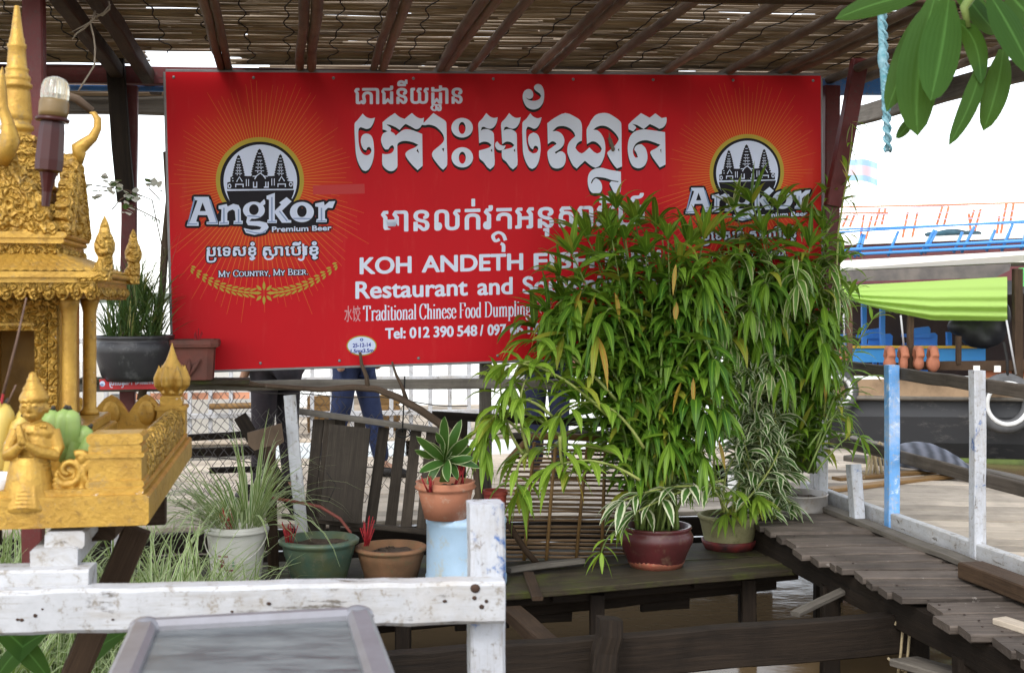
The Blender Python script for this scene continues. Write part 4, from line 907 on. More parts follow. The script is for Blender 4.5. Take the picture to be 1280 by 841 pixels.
def gable(p0, d, nrm, W_, H_, name):
    """flame-edged pediment with a carved tympanum; p0 foot centre, d along, nrm outwards"""
    b = MB(); L = []; n = 7
    for i in range(n):
        t = i/n; x = W_*(1-t)**.8; x2 = W_*(1-(i+1)/n)**.8; y = H_*t; y2 = H_*(i+1)/n
        L += [(x, y), (x*1.06+.004, lerp(y, y2, .55)), (lerp(x, x2, .6)+.005, lerp(y, y2, .95))]
    out = L+[(0, H_*1.1)]+[(-x, y) for x, y in reversed(L)]
    b.prism([p0+d*x+Z*y+nrm*.0 for x, y in out], -nrm*.03)
    for s in (-1, 1):
        b.tube([p0+d*(s*W_*.86*(1-t)**.8)+Z*(H_*.93*t)+nrm*.006 for t in (0, .15, .3, .45, .6, .75, .9)], .007, 8)
        b.tube([p0+d*(s*W_*.68*(1-t)**.8)+Z*(H_*.8*t)+nrm*.005 for t in (0, .2, .4, .6, .8, .95)], .0045, 8)
        for q in range(6):
            t = q/6; b.ellipsoid(p0+d*(s*W_*.98*(1-t)**.8)+Z*(H_*(t+.06)), (.011, .011, .016), 8, 6)
        for cx, cy, r0, tn in ((.34, .16, .022, 1.4), (.2, .36, .018, 1.3), (.1, .56, .012, 1.2), (.62, .07, .014, 1.2)):
            c = p0+d*(s*W_*cx)+Z*(H_*cy)+nrm*.003
            b.tube([c+d*(s*(r0*(1-t*.85))*math.cos(t*tn*2*PI))+Z*((r0*(1-t*.85))*math.sin(t*tn*2*PI)) for t in [i/18 for i in range(19)]], .0042, 6)
    b.ellipsoid(p0+Z*(H_*.2)+nrm*.003, (.016, .012, .03)); b.ellipsoid(p0+Z*(H_*.46)+nrm*.003, (.01, .01, .024))
    return remeshed(name, b, .0028, GC, shr, 2)
gable(SL(0, -.152, .556), U, -VV, .105, .17, 'front_pediment'); gable(SL(.128, 0, .556), VV, U, .135, .17, 'side_pediment')
def horn(pts, rad, name): 
    b = MB(); b.tube(pts, rad, 10); return obj(name, b, GS, shr)
horn([SQ(3, 205, -.165), SQ(8, 190, -.175), SQ(13, 175, -.18), SQ(10, 155, -.18), SQ(3, 135, -.18), SQ(1, 115, -.18), SQ(2, 95, -.18), SQ(3, 84, -.18)], [.012, .019, .02, .013, .011, .012, .007, .001], 'roof_horn')
gh = [SQ(99, 205, 0), SQ(99, 192, 0), SQ(98, 186, 0), SQ(106, 180, 0), SQ(116, 172, 0), SQ(122, 160, 0), SQ(122, 149, 0), SQ(117, 142, 0), SQ(112, 141, 0)]
horn(gh, [.008, .015, .017, .014, .011, .009, .0085, .006, .002], 'roof_horn')
for c, s in ((SL(.215, -.235, .475), 1), (SL(.215, .23, .475), .95), (SL(-.215, -.235, .475), 1), (SL(-.215, .23, .475), 1)):
    b = MB(); b.tube([c-Z*.02, c+Z*.012, c+Z*.02+U*.008], [.02, .018, .012], 8)
    b.lathe(c+Z*.012+U*.004, [(.0, 0), (.018*s, .004), (.013*s, .016), (.021*s, .03), (.022*s, .045), (.016*s, .062), (.013*s, .066), (.009*s, .085), (.0005, .105)], 12)
    b.tube([c-U*.05-Z*.012, c-U*.02-Z*.008, c+U*.012+Z*.004, c+U*.02+Z*.03], [.012, .014, .012, .002], 8)
    for z_ in (.03, .046, .06): b.ellipsoid(c+Z*(z_+.01)-VV*.016+U*.004, (.012, .009, .007))
    remeshed('eave_finial', b, .0028, GC, shr, 2)
b = MB(); cs = SL(0, 0, .755)
def yc(py): return (HY-py)/F*2.732-(.755+O3.z-EYE.z)
prof = [(.0, 0)]+[(r_*2.732/F, yc(py)) for r_, py in ((19, 182), (19, 172), (17, 171), (17, 165), (20, 163), (20, 158), (17, 156), (17, 151), (18.5, 149), (18, 143), (16, 116), (15, 112), (18, 110), (18.5, 106), (16, 104), (16, 101), (17, 99), (16, 96), (13.5, 93), (13.5, 89), (14.5, 87), (12, 84), (10.5, 62), (11.5, 60), (11.5, 56), (9.5, 54), (9.5, 50), (8, 46), (3.4, 10), (3.2, 8))]+[(.0004, yc(7))]
b.lathe(cs, prof, 16); obj('spire', b, GS, shr)

# things on the shrine
b = MB()                                      # praying figure, one closed surface
B_ = -.455
def q(x, y, f=0): return SQ(x, y, B_)-VV*f
def r3(a, c, e): return (a*SC, c*SC, e*SC)
b.lathe(V3(q(37, 634))-Z*.002, [(.0, 0), (34*SC, 0), (35*SC, .006), (34*SC, .014), (31*SC, .03), (27*SC, .06), (23*SC, .085), (20*SC, .098), (.0, .1)], 28)
b.ellipsoid(q(44, 556), r3(23, 17, 26)); b.ellipsoid(q(44, 540), r3(26, 15, 15)); b.ellipsoid(q(42, 574), r3(20, 17, 12))
b.tube([q(44, 535), q(43, 520)], [9*SC, 8*SC], 10)
b.ellipsoid(q(42, 508, .003), r3(15.5, 16, 19)); b.ellipsoid(q(41, 517, .012), r3(10, 10, 9))
b.lathe(q(43, 500, .002), [(16.5*SC, -2*SC), (18*SC, 2*SC), (17*SC, 6*SC), (14*SC, 11*SC), (12.5*SC, 13*SC), (13*SC, 15*SC), (10*SC, 19*SC), (7.5*SC, 23*SC), (8*SC, 25*SC), (5.5*SC, 29*SC), (4.5*SC, 33*SC), (0, 36*SC)], 20, 0, True, V3((-.06, 0, 1)))
b.ellipsoid(q(40, 509, .026), r3(3.0, 5, 5.5)); b.ellipsoid(q(40, 512, .026), r3(3.6, 3, 2))
for s in (-1, 1):
    b.ellipsoid(q(40+s*6.5, 505.5, .0235), r3(3.8, 2.4, 1.9)); b.tube([q(40+s*2, 501, .0265), q(40+s*6, 499, .0255), q(40+s*10.5, 501, .021)], .0026, 6)
    b.ellipsoid(q(43+s*16, 510, .0), r3(2.6, 4, 6.5))
b.tube([q(34, 517, .022), q(40, 518.5, .026), q(46, 517, .022)], [.002, .0036, .002], 6)
b.tube([q(66, 538), q(74, 560, .006), q(72, 568, .012), q(52, 562, .028), q(37, 552, .04)], [9*SC, 8*SC, 8*SC, 7*SC, 5*SC], 10)
b.tube([q(22, 538), q(13, 558, .006), q(12, 568, .014), q(22, 562, .028), q(32, 553, .04)], [9*SC, 8*SC, 8*SC, 7*SC, 5*SC], 10)
for s in (-1, 1): 
    for k_i in range(4): b.tube([q(34+s*2.4, 553-k_i*.5, .036+k_i*.0032), q(31.5+s*2, 540, .037+k_i*.0032), q(29.5+s*1.6, 527+abs(k_i-1.4)*1.6, .036+k_i*.003)], [2.6*SC, 2.3*SC, 1.5*SC], 6)
    b.tube([q(35+s*2.4, 551, .034), q(35+s*2.5, 543, .031), q(33.5+s*2, 537, .031)], [2.3*SC, 2*SC, 1.3*SC], 6)
for y_, r_ in ((577, 21), (582, 21.5)): b.tube([q(42+r_*math.cos(t), y_+2*math.sin(t), r_*SC*.85*math.sin(t)) for t in [PI*i/12 for i in range(13)]], .0026, 6)
for x_ in (28, 38, 48): b.tube([q(40+(x_-38)*.55, 582, .026), q(x_, 606, .038), q(38+(x_-38)*1.25, 630, .046)], .0042, 6)
for i in range(9): b.tube([q(x_, 590+i*4.8+.02*(x_-37)**2*.5, math.sqrt(max(0, 1-((x_-37)/(22+i*1.4))**2))*(22+i*1.4)*SC+.002) for x_ in range(int(37-19-i), int(37+20+i), 4)], .0022, 5)
for t in range(7): b.ellipsoid(q(26+t*5.6, 532+3*math.sin(t*.52*PI/1.6)+(3-abs(t-3))*2, .020), r3(2.4, 2.4, 2.4), 8, 6)
me = remeshed('praying_statue', b, .0017, GS, None, 1, q(37, 634)); tag(me, 'small golden praying figure with pointed crown kneeling on the shrine edge', 'statue')
k = NM('green banana'); nn = k.noise(k.tc.outputs['Object'], 25, 4); k.set(Base_Color=k.mix(nn, (.16, .30, .055), (.34, .42, .14)), Roughness=.45); MB_G = k.m
k = NM('yellow banana'); nn = k.noise(k.tc.outputs['Object'], 30, 5, .7); k.set(Base_Color=k.mix(k.ramp(nn, [(.55, 0), (.75, 1)]), (.55, .40, .09), (.3, .2, .06)), Roughness=.5); MB_Y = k.m
k = NM('banana tip'); k.set(Base_Color=(.03, .025, .018), Roughness=.8); MB_T = k.m
def banana(b, pts, r):
    n = 10; P = []; rr = []
    for i in range(n+1):
        t = i/n; a = pts[0].lerp(pts[1], t); c = pts[1].lerp(pts[2], t); P.append(a.lerp(c, t)); rr.append(r*(.28+.72*min(1, (t/.2))**.7 if t < .2 else (1-.12*abs(t-.5) if t < .82 else max(.22, 1-((t-.82)/.18)**1.5*.75))))
    b.tube(P, rr, 6)
bn = thing('banana_bunch', SQ(92, 575, -.36), 'hand of green bananas lying on the shrine behind the praying figure', 'bananas')
for p in ([(66, 572), (62, 540), (66, 512)], [(80, 578), (74, 540), (82, 511)], [(90, 582), (88, 556), (92, 540)], [(94, 572), (100, 548), (112, 534)], [(100, 580), (112, 562), (120, 545)], [(84, 566), (90, 535), (87, 512)]):
    b = MB(); o_ = rnd(-.02, .02); P = [SQ(x, y, -.36+o_) for x, y in p]; banana(b, P, .021); f = obj('banana', b, MB_G, bn)
    b = MB(); b.tube([P[2], P[2]+(P[2]-P[1]).normalized()*.008], [.006, .003], 6); obj('stem_tip', b, MB_T, f)
bn = thing('banana_bunch', SQ(20, 600, -.34), 'hand of ripe yellow bananas at the left of the praying figure', 'bananas')
for p in ([(2, 600), (-6, 545), (8, 505)], [(12, 606), (16, 570), (30, 520)], [(-8, 602), (-20, 550), (-4, 500)], [(22, 608), (30, 570), (28, 512)]):
    b = MB(); P = [SQ(x, y, -.36+rnd(-.02, .03)) for x, y in p]; banana(b, P, .024); f = obj('banana', b, MB_Y, bn)
    b = MB(); b.tube([P[2], P[2]+(P[2]-P[1]).normalized()*.012], [.007, .003], 6); obj('stem_tip', b, MB_T, f)
k = NM('white china'); k.set(Base_Color=(.72, .73, .76), Roughness=.2); 
b = MB(); b.lathe(SQ(-22, 634, -.43), [(.0, 0), (.035, 0), (.04, .008), (.058, .03), (.068, .058), (.064, .058), (.054, .03), (.034, .012), (.0, .011)], 28); obj('offering_bowl', b, k.m, None, 'white china bowl at the left edge beside the praying figure', 'bowl')
M_INC = m_plain('incense red', (.33, .01, .016), (.18, .012, .014), .7, 40, 0); M_ASH = m_plain('incense stick', (.16, .1, .07), (.1, .06, .045), .9, 40, 0)
t_ = thing('incense_stick', SQ(-3, 525, -.32), 'single long burnt incense stick leaning in front of the shrine doorway', 'incense')
b = MB(); b.tube([SQ(-3, 525, -.32), SQ(4, 492, -.32)], .0028, 6); obj('red_foot', b, M_INC, t_); b = MB(); b.tube([SQ(4, 492, -.32), SQ(20, 430, -.32), SQ(33, 372, -.32)], [.003, .0026, .0016], 6); obj('burnt_length', b, M_ASH, t_)
b = MB(); b.tube([SQ(9, 505, -.35), SQ(20, 481, -.35)], .0018, 6); obj('incense_stub', b, M_ASH, None, 'short brown incense stub stuck between the yellow bananas', 'incense')
# the bottle-shaped lamp in front of the roof
k = NM('maroon gloss'); k.set(Base_Color=k.mix(k.noise(k.tc.outputs['Object'], 12, 5), (.055, .007, .006), (.028, .006, .005)), Roughness=.3, Specular_IOR_Level=.3); M_MAR = k.m
k = NM('lamp glass'); k.set(Base_Color=(.8, .78, .66), Roughness=.12, Transmission_Weight=.75, IOR=1.45); M_LG = k.m
yb = 2.47; SB = yb/F
lp = thing('bottle_lamp', PY(57, 258, yb), 'maroon bottle-shaped lamp with ribbed clear cap in front of the spire', 'lamp')
c0 = PY(57, 258, yb); axl = (PY(66, 150, yb)-c0).normalized(); H_ = lambda py: (258-py)*SB
b = MB(); b.lathe(c0, [(0, 0), (5*SB, 0), (6*SB, H_(240)), (9*SB, H_(225)), (11*SB, H_(216)), (17*SB, H_(213)), (17.5*SB, H_(200)), (16*SB, H_(165)), (14.5*SB, H_(152)), (0, H_(151))], 10, 0, False, axl); obj('lamp_body', b, M_MAR, lp)
b = MB(); b.lathe(c0, [(14*SB, H_(151)), (20*SB, H_(152)), (21*SB, H_(148)), (17*SB, H_(146)), (0, H_(145))], 16, 0, True, axl, .03); obj('flange', b, M_MAR, lp)
b = MB(); b.lathe(c0, [(17*SB, H_(146)), (18*SB, H_(140)), (18*SB, H_(128)), (16.5*SB, H_(124)), (0, H_(124))], 24, 0, True, axl); obj('collar', b, m_plain('amber plastic', (.2, .13, .05), (.12, .08, .03), .35), lp)
b = MB(); rs = []
prof = [(16, 124), (16.5, 118), (16, 108), (14, 102), (10, 98), (5, 96), (.5, 95.5)]
x_ = axl.cross(VV).normalized(); y_ = axl.cross(x_)
for r_, py in prof: rs.append([c0+axl*H_(py)+(x_*math.cos(2*PI*k/48)+y_*math.sin(2*PI*k/48))*(r_*SB*(1+.05*(k % 3 == 0))) for k in range(48)])
b.rings(rs, (list(range(7)), list(range(49))), smooth=False); obj('ribbed_cap', b, M_LG, lp)
b = MB(); b.tube([PY(82, 119, 2.75), PY(96, 124, 2.78), PY(115, 139, 2.8)], [.008, .010, .009], 8); obj('grey_twig', b, BARK, None, 'short pale twig end reaching from the lamp to the roof horn', 'twig')

# timbers under the shrine
def tim(name, p0, p1, w_, h_, mat, label, cat='timber', up=Z, wob=.002):
    b = MB(); b.timber(p0, p1, w_, h_, up, .005, wob); return obj(name, b, mat, None, label, cat)
RY = 2.24
tim('shrine_bearer', SL(-.6, -.44, -.02), SL(.06, -.44, -.02), .05, .032, DARKW2, 'dark bearer plank lying crosswise directly under the shrine slab')
def fb(x0, x1, y0, y1, Y): return PY((x0+x1)/2, (y0+y1)/2, Y), (x1-x0)*Y/F, (y1-y0)*Y/F
c, w_, h_ = fb(60, 107, 661, 683, 2.30); tim('packing_block', c-VV*.02, c+VV*.16, w_, h_, WHITE, 'small white painted block packed under the shrine corner', 'block')
c, w_, h_ = fb(42, 98, 684, 711, 2.28); tim('shrine_bearer', c-VV*.02, c+VV*.95, w_, h_, WHITE, 'white-ended bearer timber running back under the shrine')
p0 = PY(-80, 729, 2.24); p1 = PY(116, 725, 2.27); tim('white_timber', p0, p1, .07, .056, WHITE, 'short thick white painted timber lying on the long white rail', 'timber', Z, .001)
tim('shrine_bearer', SL(.23, -.34, -.03), SL(.23, .47, -.03), .05, .055, DARKW2, 'dark bearer timber running along under the right side of the shrine')
tim('shrine_bearer', SL(-.35, .18, -.085), SL(.30, .18, -.085), .05, .06, DARKW2, 'dark crosswise bearer under the middle of the shrine')
tim('brown_strut', PY(172, 660, 2.6), PY(70, 900, 2.55), .055, .05, DARKW2, 'slanting brown strut propping the right side of the shrine', 'strut', VV)
tim('brown_strut', SL(-.25, .35, -.1), SL(-.25, .35, -1.05), .06, .06, DARKW2, 'upright brown strut under the back of the shrine', 'strut', VV)
# white rail and post in front
rl = thing('white_rail', PY(300, 770, 2.28), 'long white painted timber rail with nail holes crossing the foreground', 'rail')
p0 = PY(-120, 764.5, 2.19); p1 = PY(629, 748.5, 2.325)
b = MB(); b.timber(p0, p1, .055, .079, Z, .007, .0015, 24); obj('rail_timber', b, WHITE, rl)
M_RUST = m_plain('rust', (.06, .03, .018), (.03, .018, .012), .9, 30); dr = (p1-p0).normalized(); nr = V3((dr.y, -dr.x, 0))
def on_rail(px, py):
    d = ray(px, py); t = (p0-nr*-.0-EYE+nr*.0286).dot(nr)/d.dot(nr); return EYE+d*t
for px, py, r_ in ((44, 769, .0035), (22, 774, .0025), (27, 774.5, .003), (53, 761, .0016), (336, 754, .003), (556, 751, .003), (594, 735, .0085), (593, 747, .004), (608, 751, .0034), (602, 758, .0045), (141, 774, .002), (290, 764, .002)):
    b = MB(); b.ellipsoid(on_rail(px, py), (r_*(1.5 if r_ < .0034 else 1.1), r_*.5, r_), 10, 6); obj('nail', b, M_RUST, rl)
b = MB(); c = PY(607.5, 640, 2.368); b.timber(V3((c.x, c.y, -.5)), PY(607.5, 627, 2.368), .066, .06, VV, .006, .002, 16); obj('white_post', b, BLUEWHITE, None, 'square white post with flaking blue paint at the end of the rail', 'post')

# glass-topped table
tz = .865
tb = thing('glass_table', PG(320, 900, 0.0)+V3((0, 0, -.2)), 'grey glass-topped table with rounded metal rim at the lower edge', 'table')
FL, FR = PG(170, 785, tz), PG(458, 769, tz); dn = (PG(488, 850, tz)-FR).normalized(); dl = (PG(140, 850, tz)-FL).normalized(); NR, NL = FR+dn*.75, FL+dl*.75
k = NM('brushed rim'); k.set(Base_Color=k.mix(k.noise(k.tc.outputs['Object'], 14, 6, .7), (.36, .36, .40), (.2, .19, .19)), Metallic=.6, Roughness=.42); M_RIM = k.m
b = MB(); dd = (FR-FL).normalized()
b.timber(FL+dd*.01, FR-dd*.03, .03, .026, Z, .009, 0, 3); b.timber(FR-dn*.0-dd*.012, NR-dd*.012, .038, .026, Z, .012, 0, 3); b.timber(FL+dd*.012, NL+dd*.012, .038, .026, Z, .012, 0, 3); b.timber(NL, NR, .04, .03, Z, .01, 0, 3)
b.ellipsoid(FR-dd*.014, (.026, .024, .0165), 16, 8); b.ellipsoid(FL+dd*.014, (.026, .024, .0165), 16, 8)
obj('rim', b, M_RIM, tb)
k = NM('dusty glass'); nn = k.noise(k.mapping('Object', (4, 14, 1)), 2.2, 8, .75); k.set(Base_Color=k.mix(k.ramp(nn, [(.35, 0), (.7, 1)]), (.035, .045, .048), (.17, .18, .175)), Roughness=k.ramp(nn, [(.35, .33), (.6, .6)]), Specular_IOR_Level=.1, Transmission_Weight=.25); M_DGL = k.m
b = MB(); q4_ = [FL+dd*.02-Z*.002, FR-dd*.03-Z*.002, NR-dd*.03-Z*.002, NL+dd*.03-Z*.002]; b.prism(q4_, -Z*.006); obj('glass_top', b, M_DGL, tb)
b = MB(); b.prism([p-Z*.03 for p in q4_], -Z*.01); obj('under_shelf', b, m_plain('stained board', (.07, .075, .07), (.025, .03, .03), .7, 9, .2, 30, 0, .4, (.2, .2, .19)), tb)
for p in (FL+dd*.02+dl*.04, FR-dd*.03+dn*.04, NL+dd*.03, NR-dd*.03):
    b = MB(); b.timber(p-Z*.016, V3((p.x, p.y, -.2)), .04, .04, VV, .008, .001); obj('leg', b, M_RIM, tb)
b = MB(); b.timber(V3((-2.2, 1.0, -.24)), V3((2.2, 1.0, -.24)), 2.6, .06, Z, .006, .001); struct('front_floor', b, WALKW)
b = MB()
for x_ in (-2.1, 0, 2.1):
    for y_ in (.0, 2.0): b.timber(V3((x_, y_, -.27)), V3((x_, y_, -1.2)), .1, .1)
struct('front_piles', b, DARKW)
# hanging strings at the upper left
M_STR = m_plain('pale string', (.42, .36, .28), (.3, .25, .2), .9, 60, 0)
b = MB(); Ys = 4.7
b.tube([PY(x, y, Ys) for x, y in ((136, 2), (137, 12), (128, 20), (119, 17), (113, 30), (117, 45), (119, 60), (118, 82), (108, 98), (98, 114))], .0035, 6)
b.tube([PY(x, y, Ys) for x, y in ((119, 14), (117, 24), (105, 36), (96, 42), (90, 50))], [.004, .005, .004, .003, .002], 6); b.tube([PY(x, y, Ys) for x, y in ((116, 26), (104, 33), (88, 41))], [.004, .003, .001], 5); b.tube([PY(x, y, Ys) for x, y in ((120, 22), (130, 16), (138, 6))], [.004, .004, .003], 5)
obj('frayed_string', b, M_STR, None, 'pale frayed string knotted round the joist at the upper left', 'string')
# ================================================================ BETWEEN THE POTS AND THE RIVER
def GP(px, v, z=0.0):
    p = PV(px, HY, v); return V3((p.x, p.y, z))
def lean(name, x0, y0, v0, x1, y1, v1, w_, h_, mat, label, cat, up=VV, wob=.002, parent=None):
    b = MB(); b.timber(PV(x0, y0, v0), PV(x1, y1, v1), w_, h_, up, .004, wob); return obj(name, b, mat, parent, label, cat)
# added dark boards standing in for the shade under the back boardwalk
b = MB()
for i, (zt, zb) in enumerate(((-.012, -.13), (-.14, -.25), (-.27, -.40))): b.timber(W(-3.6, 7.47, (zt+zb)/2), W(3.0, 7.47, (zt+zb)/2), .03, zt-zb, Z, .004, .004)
struct('boardwalk_shade_boards', b, DARKW)
# wire netting
M_WIRE = NM('rusty wire'); M_WIRE.set(Base_Color=(.09, .08, .075), Metallic=.5, Roughness=.6); M_WIRE = M_WIRE.m
b = MB(); pit = .052
u0, u1 = PV(150, 500, 6.75).dot(U), PV(585, 500, 6.75).dot(U); i = 0
while u0+i*pit*.5 < u1:
    u = u0+i*pit*.5; top = lerp(.95, .72, (u-u0)/(u1-u0))+.06*mnoise.noise(V3((u*3, 0, 0))); pts = []; n = 22
    for j in range(n):
        z = top-.0-j*pit*.62
        if z < .28: break
        s = 1 if (i+j) % 2 else -1
        q = V3((u*3, z*3, 2)); pts.append(W(u+s*pit*.25+.05*mnoise.noise(q), 6.75+.07*mnoise.noise(q*1.3+V3((5, 0, 0)))+s*.003, z+.03*mnoise.noise(q+V3((9, 0, 0)))+(.05*math.sin(u*14))))
    b.tube(pts, .0021, 4, False); i += 1
for z0 in (.93, .55):
    b.tube([W(lerp(u0, u1, t/20), 6.75, z0-.16*t/20+.03*mnoise.noise(V3((t*.3, 2, 0)))) for t in range(21)], .003, 5)
obj('wire_netting', b, M_WIRE, None, 'sagging rusty wire netting stretched below the sign rail', 'netting')
# slatted wooden panel with its pale top rail
pan = thing('slatted_panel', GP(460, 6.55, .1), 'brown slatted wooden panel with a pale top rail standing behind the pots', 'panel')
for x0, x1 in ((398, 386), (425, 418), (450, 445), (480, 462), (502, 487), (521, 507), (540, 527), (556, 548), (412, 400)):
    lean('slat', x1, 664, 6.5, x0, 524 if x0 < 470 else 534, 6.6, .058, .014, SLATW, None, None, VV, .0015, pan)
lean('top_rail', 374, 514, 6.52, 562, 540, 6.56, .058, .03, GREYW, None, None, Z, .002, pan)
lean('bottom_rail', 352, 645, 6.46, 534, 665, 6.46, .05, .025, SLATW, None, None, Z, .002, pan)
lean('dark_board', 425, 652, 6.36, 438, 533, 6.5, .215, .016, m_wood('grey brown board', (.095, .078, .06), (.055, .045, .036), .8), 'wide dark board leaning against the slatted panel', 'board')
lean('white_lath', 377, 665, 6.30, 362, 494, 6.46, .062, .02, WHITE, 'narrow white painted slat leaning left of the slatted panel', 'slat')
stk = thing('bark_stake', GP(338, 6.3, 0), 'wooden stake topped by a rough brown bark slab left of the white slat', 'stake')
b = MB(); b.timber(GP(342, 6.3, 0), PV(337, 556, 6.36), .055, .03, VV, .004, .002); obj('stake', b, DARKW2, stk)
b = MB(); L = [(309, 541), (352, 529), (355, 552), (347, 557), (341, 566), (338, 557), (318, 563), (310, 556)]; b.prism([PV(x, y, 6.34) for x, y in L], VV*.022); obj('bark_slab', b, BARK, stk)
for x0, y0, x1, y1, h_, v_ in ((235, 547, 332, 541, .035, 6.9), (238, 566, 330, 562, .05, 6.95), (262, 588, 335, 586, .03, 6.9), (300, 610, 372, 616, .05, 6.9)):
    lean('dark_timber', x0, y0, v_, x1, y1, v_, .04, h_, DARKW, 'dark timber lying level behind the wire netting', 'timber', Z)['group'] = 'dark timbers behind the netting'
for i_, o_ in enumerate([o for o in C.objects if o.name.startswith('dark_timber')]):
    o_['label'] = ('thin topmost dark timber behind the wire netting', 'second dark timber from the top behind the netting', 'thin third dark timber behind the netting, above the soil', 'lowest dark timber behind the bark topped stake')[i_]
lean('dark_plank', 372, 640, 6.5, 300, 520, 6.7, .07, .02, DARKW, 'dark plank slanting behind the bark topped stake', 'board')
lean('dark_plank', 562, 640, 6.62, 566, 520, 6.64, .16, .02, DARKW, 'broad dark plank standing behind the terracotta pot', 'board')
lean('dark_rail', 540, 519, 6.64, 790, 530, 6.64, .03, .045, DARKW, 'dark upper rail behind the bamboo rack', 'rail', Z)
lean('grey_rail', 640, 545, 6.68, 800, 541, 6.68, .03, .035, GREYW, 'grey lower rail behind the bamboo rack', 'rail', Z)
b = MB()                                       # bare branch along the rail
def pv(pts, v): return [PV(x, y, v) for x, y in pts]
b.tube(pv([(250, 478), (330, 482), (400, 487), (440, 484), (470, 486), (498, 497), (525, 512), (548, 528), (570, 548), (588, 566), (597, 590), (600, 618), (590, 640)], 6.42), [.008, .012, .014, .017, .018, .020, .021, .022, .022, .024, .026, .028, .026], 10)
b.tube(pv([(460, 486), (458, 470), (452, 455), (450, 440)], 6.42), [.013, .011, .009, .007], 8); b.tube(pv([(508, 500), (503, 484), (495, 468), (490, 452)], 6.42), [.012, .009, .007, .005], 8)
b.tube(pv([(330, 482), (300, 474), (270, 477)], 6.41), [.008, .005, .003], 6)
obj('bare_branch', b, BARK, None, 'bent bare grey branch tied along the rail under the sign', 'branch')
b = MB(); b.tube(pv([(340, 622), (370, 627), (400, 633), (425, 648), (438, 665), (444, 690)], 6.18), [.007, .008, .008, .008, .007, .006], 8); obj('red_hose', b, m_plain('faded red', (.25, .07, .05), (.16, .05, .04), .7), None, 'faded red hose curving from the stake to the brown pot', 'hose')
b = MB()
for p in ([(352, 600), (366, 622), (352, 640), (370, 662)], [(410, 628), (420, 606), (408, 590)], [(330, 640), (355, 632), (380, 648)]): b.tube(pv(p, 6.25), .0022, 5)
for c_, r_ in (((504, 541), 9), ((436, 652), 7)): b.tube([PV(c_[0]+r_*math.cos(a), c_[1]+r_*.6*math.sin(a), 6.44) for a in [2*PI*i/16 for i in range(17)]], .004, 5)
b.tube(pv([(506, 470), (505, 500), (503, 540)], 6.45), .004, 5)
obj('black_wire', b, M_TWINE, None, 'loose black tie wire knotted on the panel and branch', 'wire')
# bamboo rack
rk = thing('bamboo_rack', GP(700, 6.35, 0), 'round-shouldered bamboo slat rack leaning behind the red plant pot', 'rack')
OUT = [(628, 700), (622, 620), (634, 576), (662, 547), (700, 546), (760, 549), (790, 590), (792, 690)]
b = MB(); b.tube(pv([(632, 580), (648, 562), (664, 546), (700, 545), (762, 549)], 6.34), .019, 10); obj('rim_pole', b, BAMBY, rk)
b = MB()
for i in range(27):
    y = 556+i*5.6; x0 = 626 if y > 600 else lerp(655, 626, (y-556)/44); x1 = 792+rnd(-3, 3)
    b.tube(pv([(x0+rnd(-3, 3), y+rnd(-1.5, 1.5)), (lerp(x0, x1, .5), y+rnd(-1.5, 1.5)), (x1, y+2+rnd(-1.5, 1.5))], 6.36), rnd(.0065, .009), 6)
obj('slats', b, m_wood('rack bamboo', (.27, .17, .09), (.13, .08, .045), .55), rk)
for x0, x1 in ((655, 668), (683, 695), (720, 735), (752, 757)):
    b = MB(); b.tube(pv([(x0, 700), ((x0+x1)/2, 620), (x1, 552)], 6.33), .0095, 8); obj('rib', b, BAMBY, rk)
b = MB(); b.tube([PV(634, 652, 6.25), PV(655, 685, 6.2), PV(672, 705, 6.15)], .017, 8); obj('brown_pole', b, DARKW2, None, 'short brown pole slanting down at the left foot of the rack', 'pole')
b = MB(); b.timber(PG(636, 712, .03), PG(728, 700, .03), .05, .025, Z, .004, .002); obj('loose_batten', b, GREYW, None, 'loose grey batten lying on the platform below the rack', 'batten')
b = MB(); b.timber(PG(660, 716, .02), PG(672, 748, .02), .05, .02, Z, .004, .002); obj('loose_batten', b, DARKW2, None, 'short dark batten lying crosswise near the platform edge', 'batten')

# big beam at the lower edge, its stub, the cross piece and slanting plank
BM0, BM1 = PY(300, 858, 4.45), PY(1136, 789, 5.22)
b = MB(); b.timber(BM0, BM1, .07, .165, Z, .006, .003, 24); obj('lower_beam', b, DARKW, None, 'long dark wet beam crossing just above the water in front', 'beam')
b = MB(); b.timber(PY(748, 900, 4.70), PY(762, 772, 4.72), .10, .09, VV, .012, .006, 6, 0, .92); obj('stub_post', b, DARKW, None, 'short rough dark stub post leaning against the lower beam', 'post')
b = MB(); b.timber(PG(640, 765, -.07), PG(692, 812, -.04), .09, .06, Z, .006, .002); obj('cross_timber', b, DARKW2, None, 'short brown timber running from the platform to the lower beam', 'timber')
b = MB(); b.timber(PY(994, 767, 5.45), PY(1068, 732, 5.7), .05, .022, Z, .004, .001); obj('slanting_plank', b, GREYW, None, 'light plank slanting from under the walkway towards the water', 'plank')
b = MB(); b.timber(PY(1130, 826, 5.1), PY(1215, 850, 4.7), .14, .03, Z, .004, .002); obj('lower_plank', b, GREYW, None, 'grey plank lying low under the walkway at the right', 'plank')
b = MB(); b.timber(W(2.87, PG(1165, 712, ZW+.05).dot(VV), ZW+.045), W(2.87, 3.0, ZW+.045), .12, .07, Z, .006, .003); obj('loose_beam', b, DARKW2, None, 'thick brown beam lying along the walkway kerb at the right', 'beam')
b = MB(); b.timber(PG(1250, 775, ZW+.01), PG(1330, 800, ZW+.01), .07, .025, Z, .004, .002); obj('pale_batten', b, DECKW, None, 'pale batten lying on the near end of the walkway', 'batten')
M_ROPE = m_plain('beige rope', (.42, .34, .2), (.28, .22, .13), .9, 90, .4, 300)
b = MB()
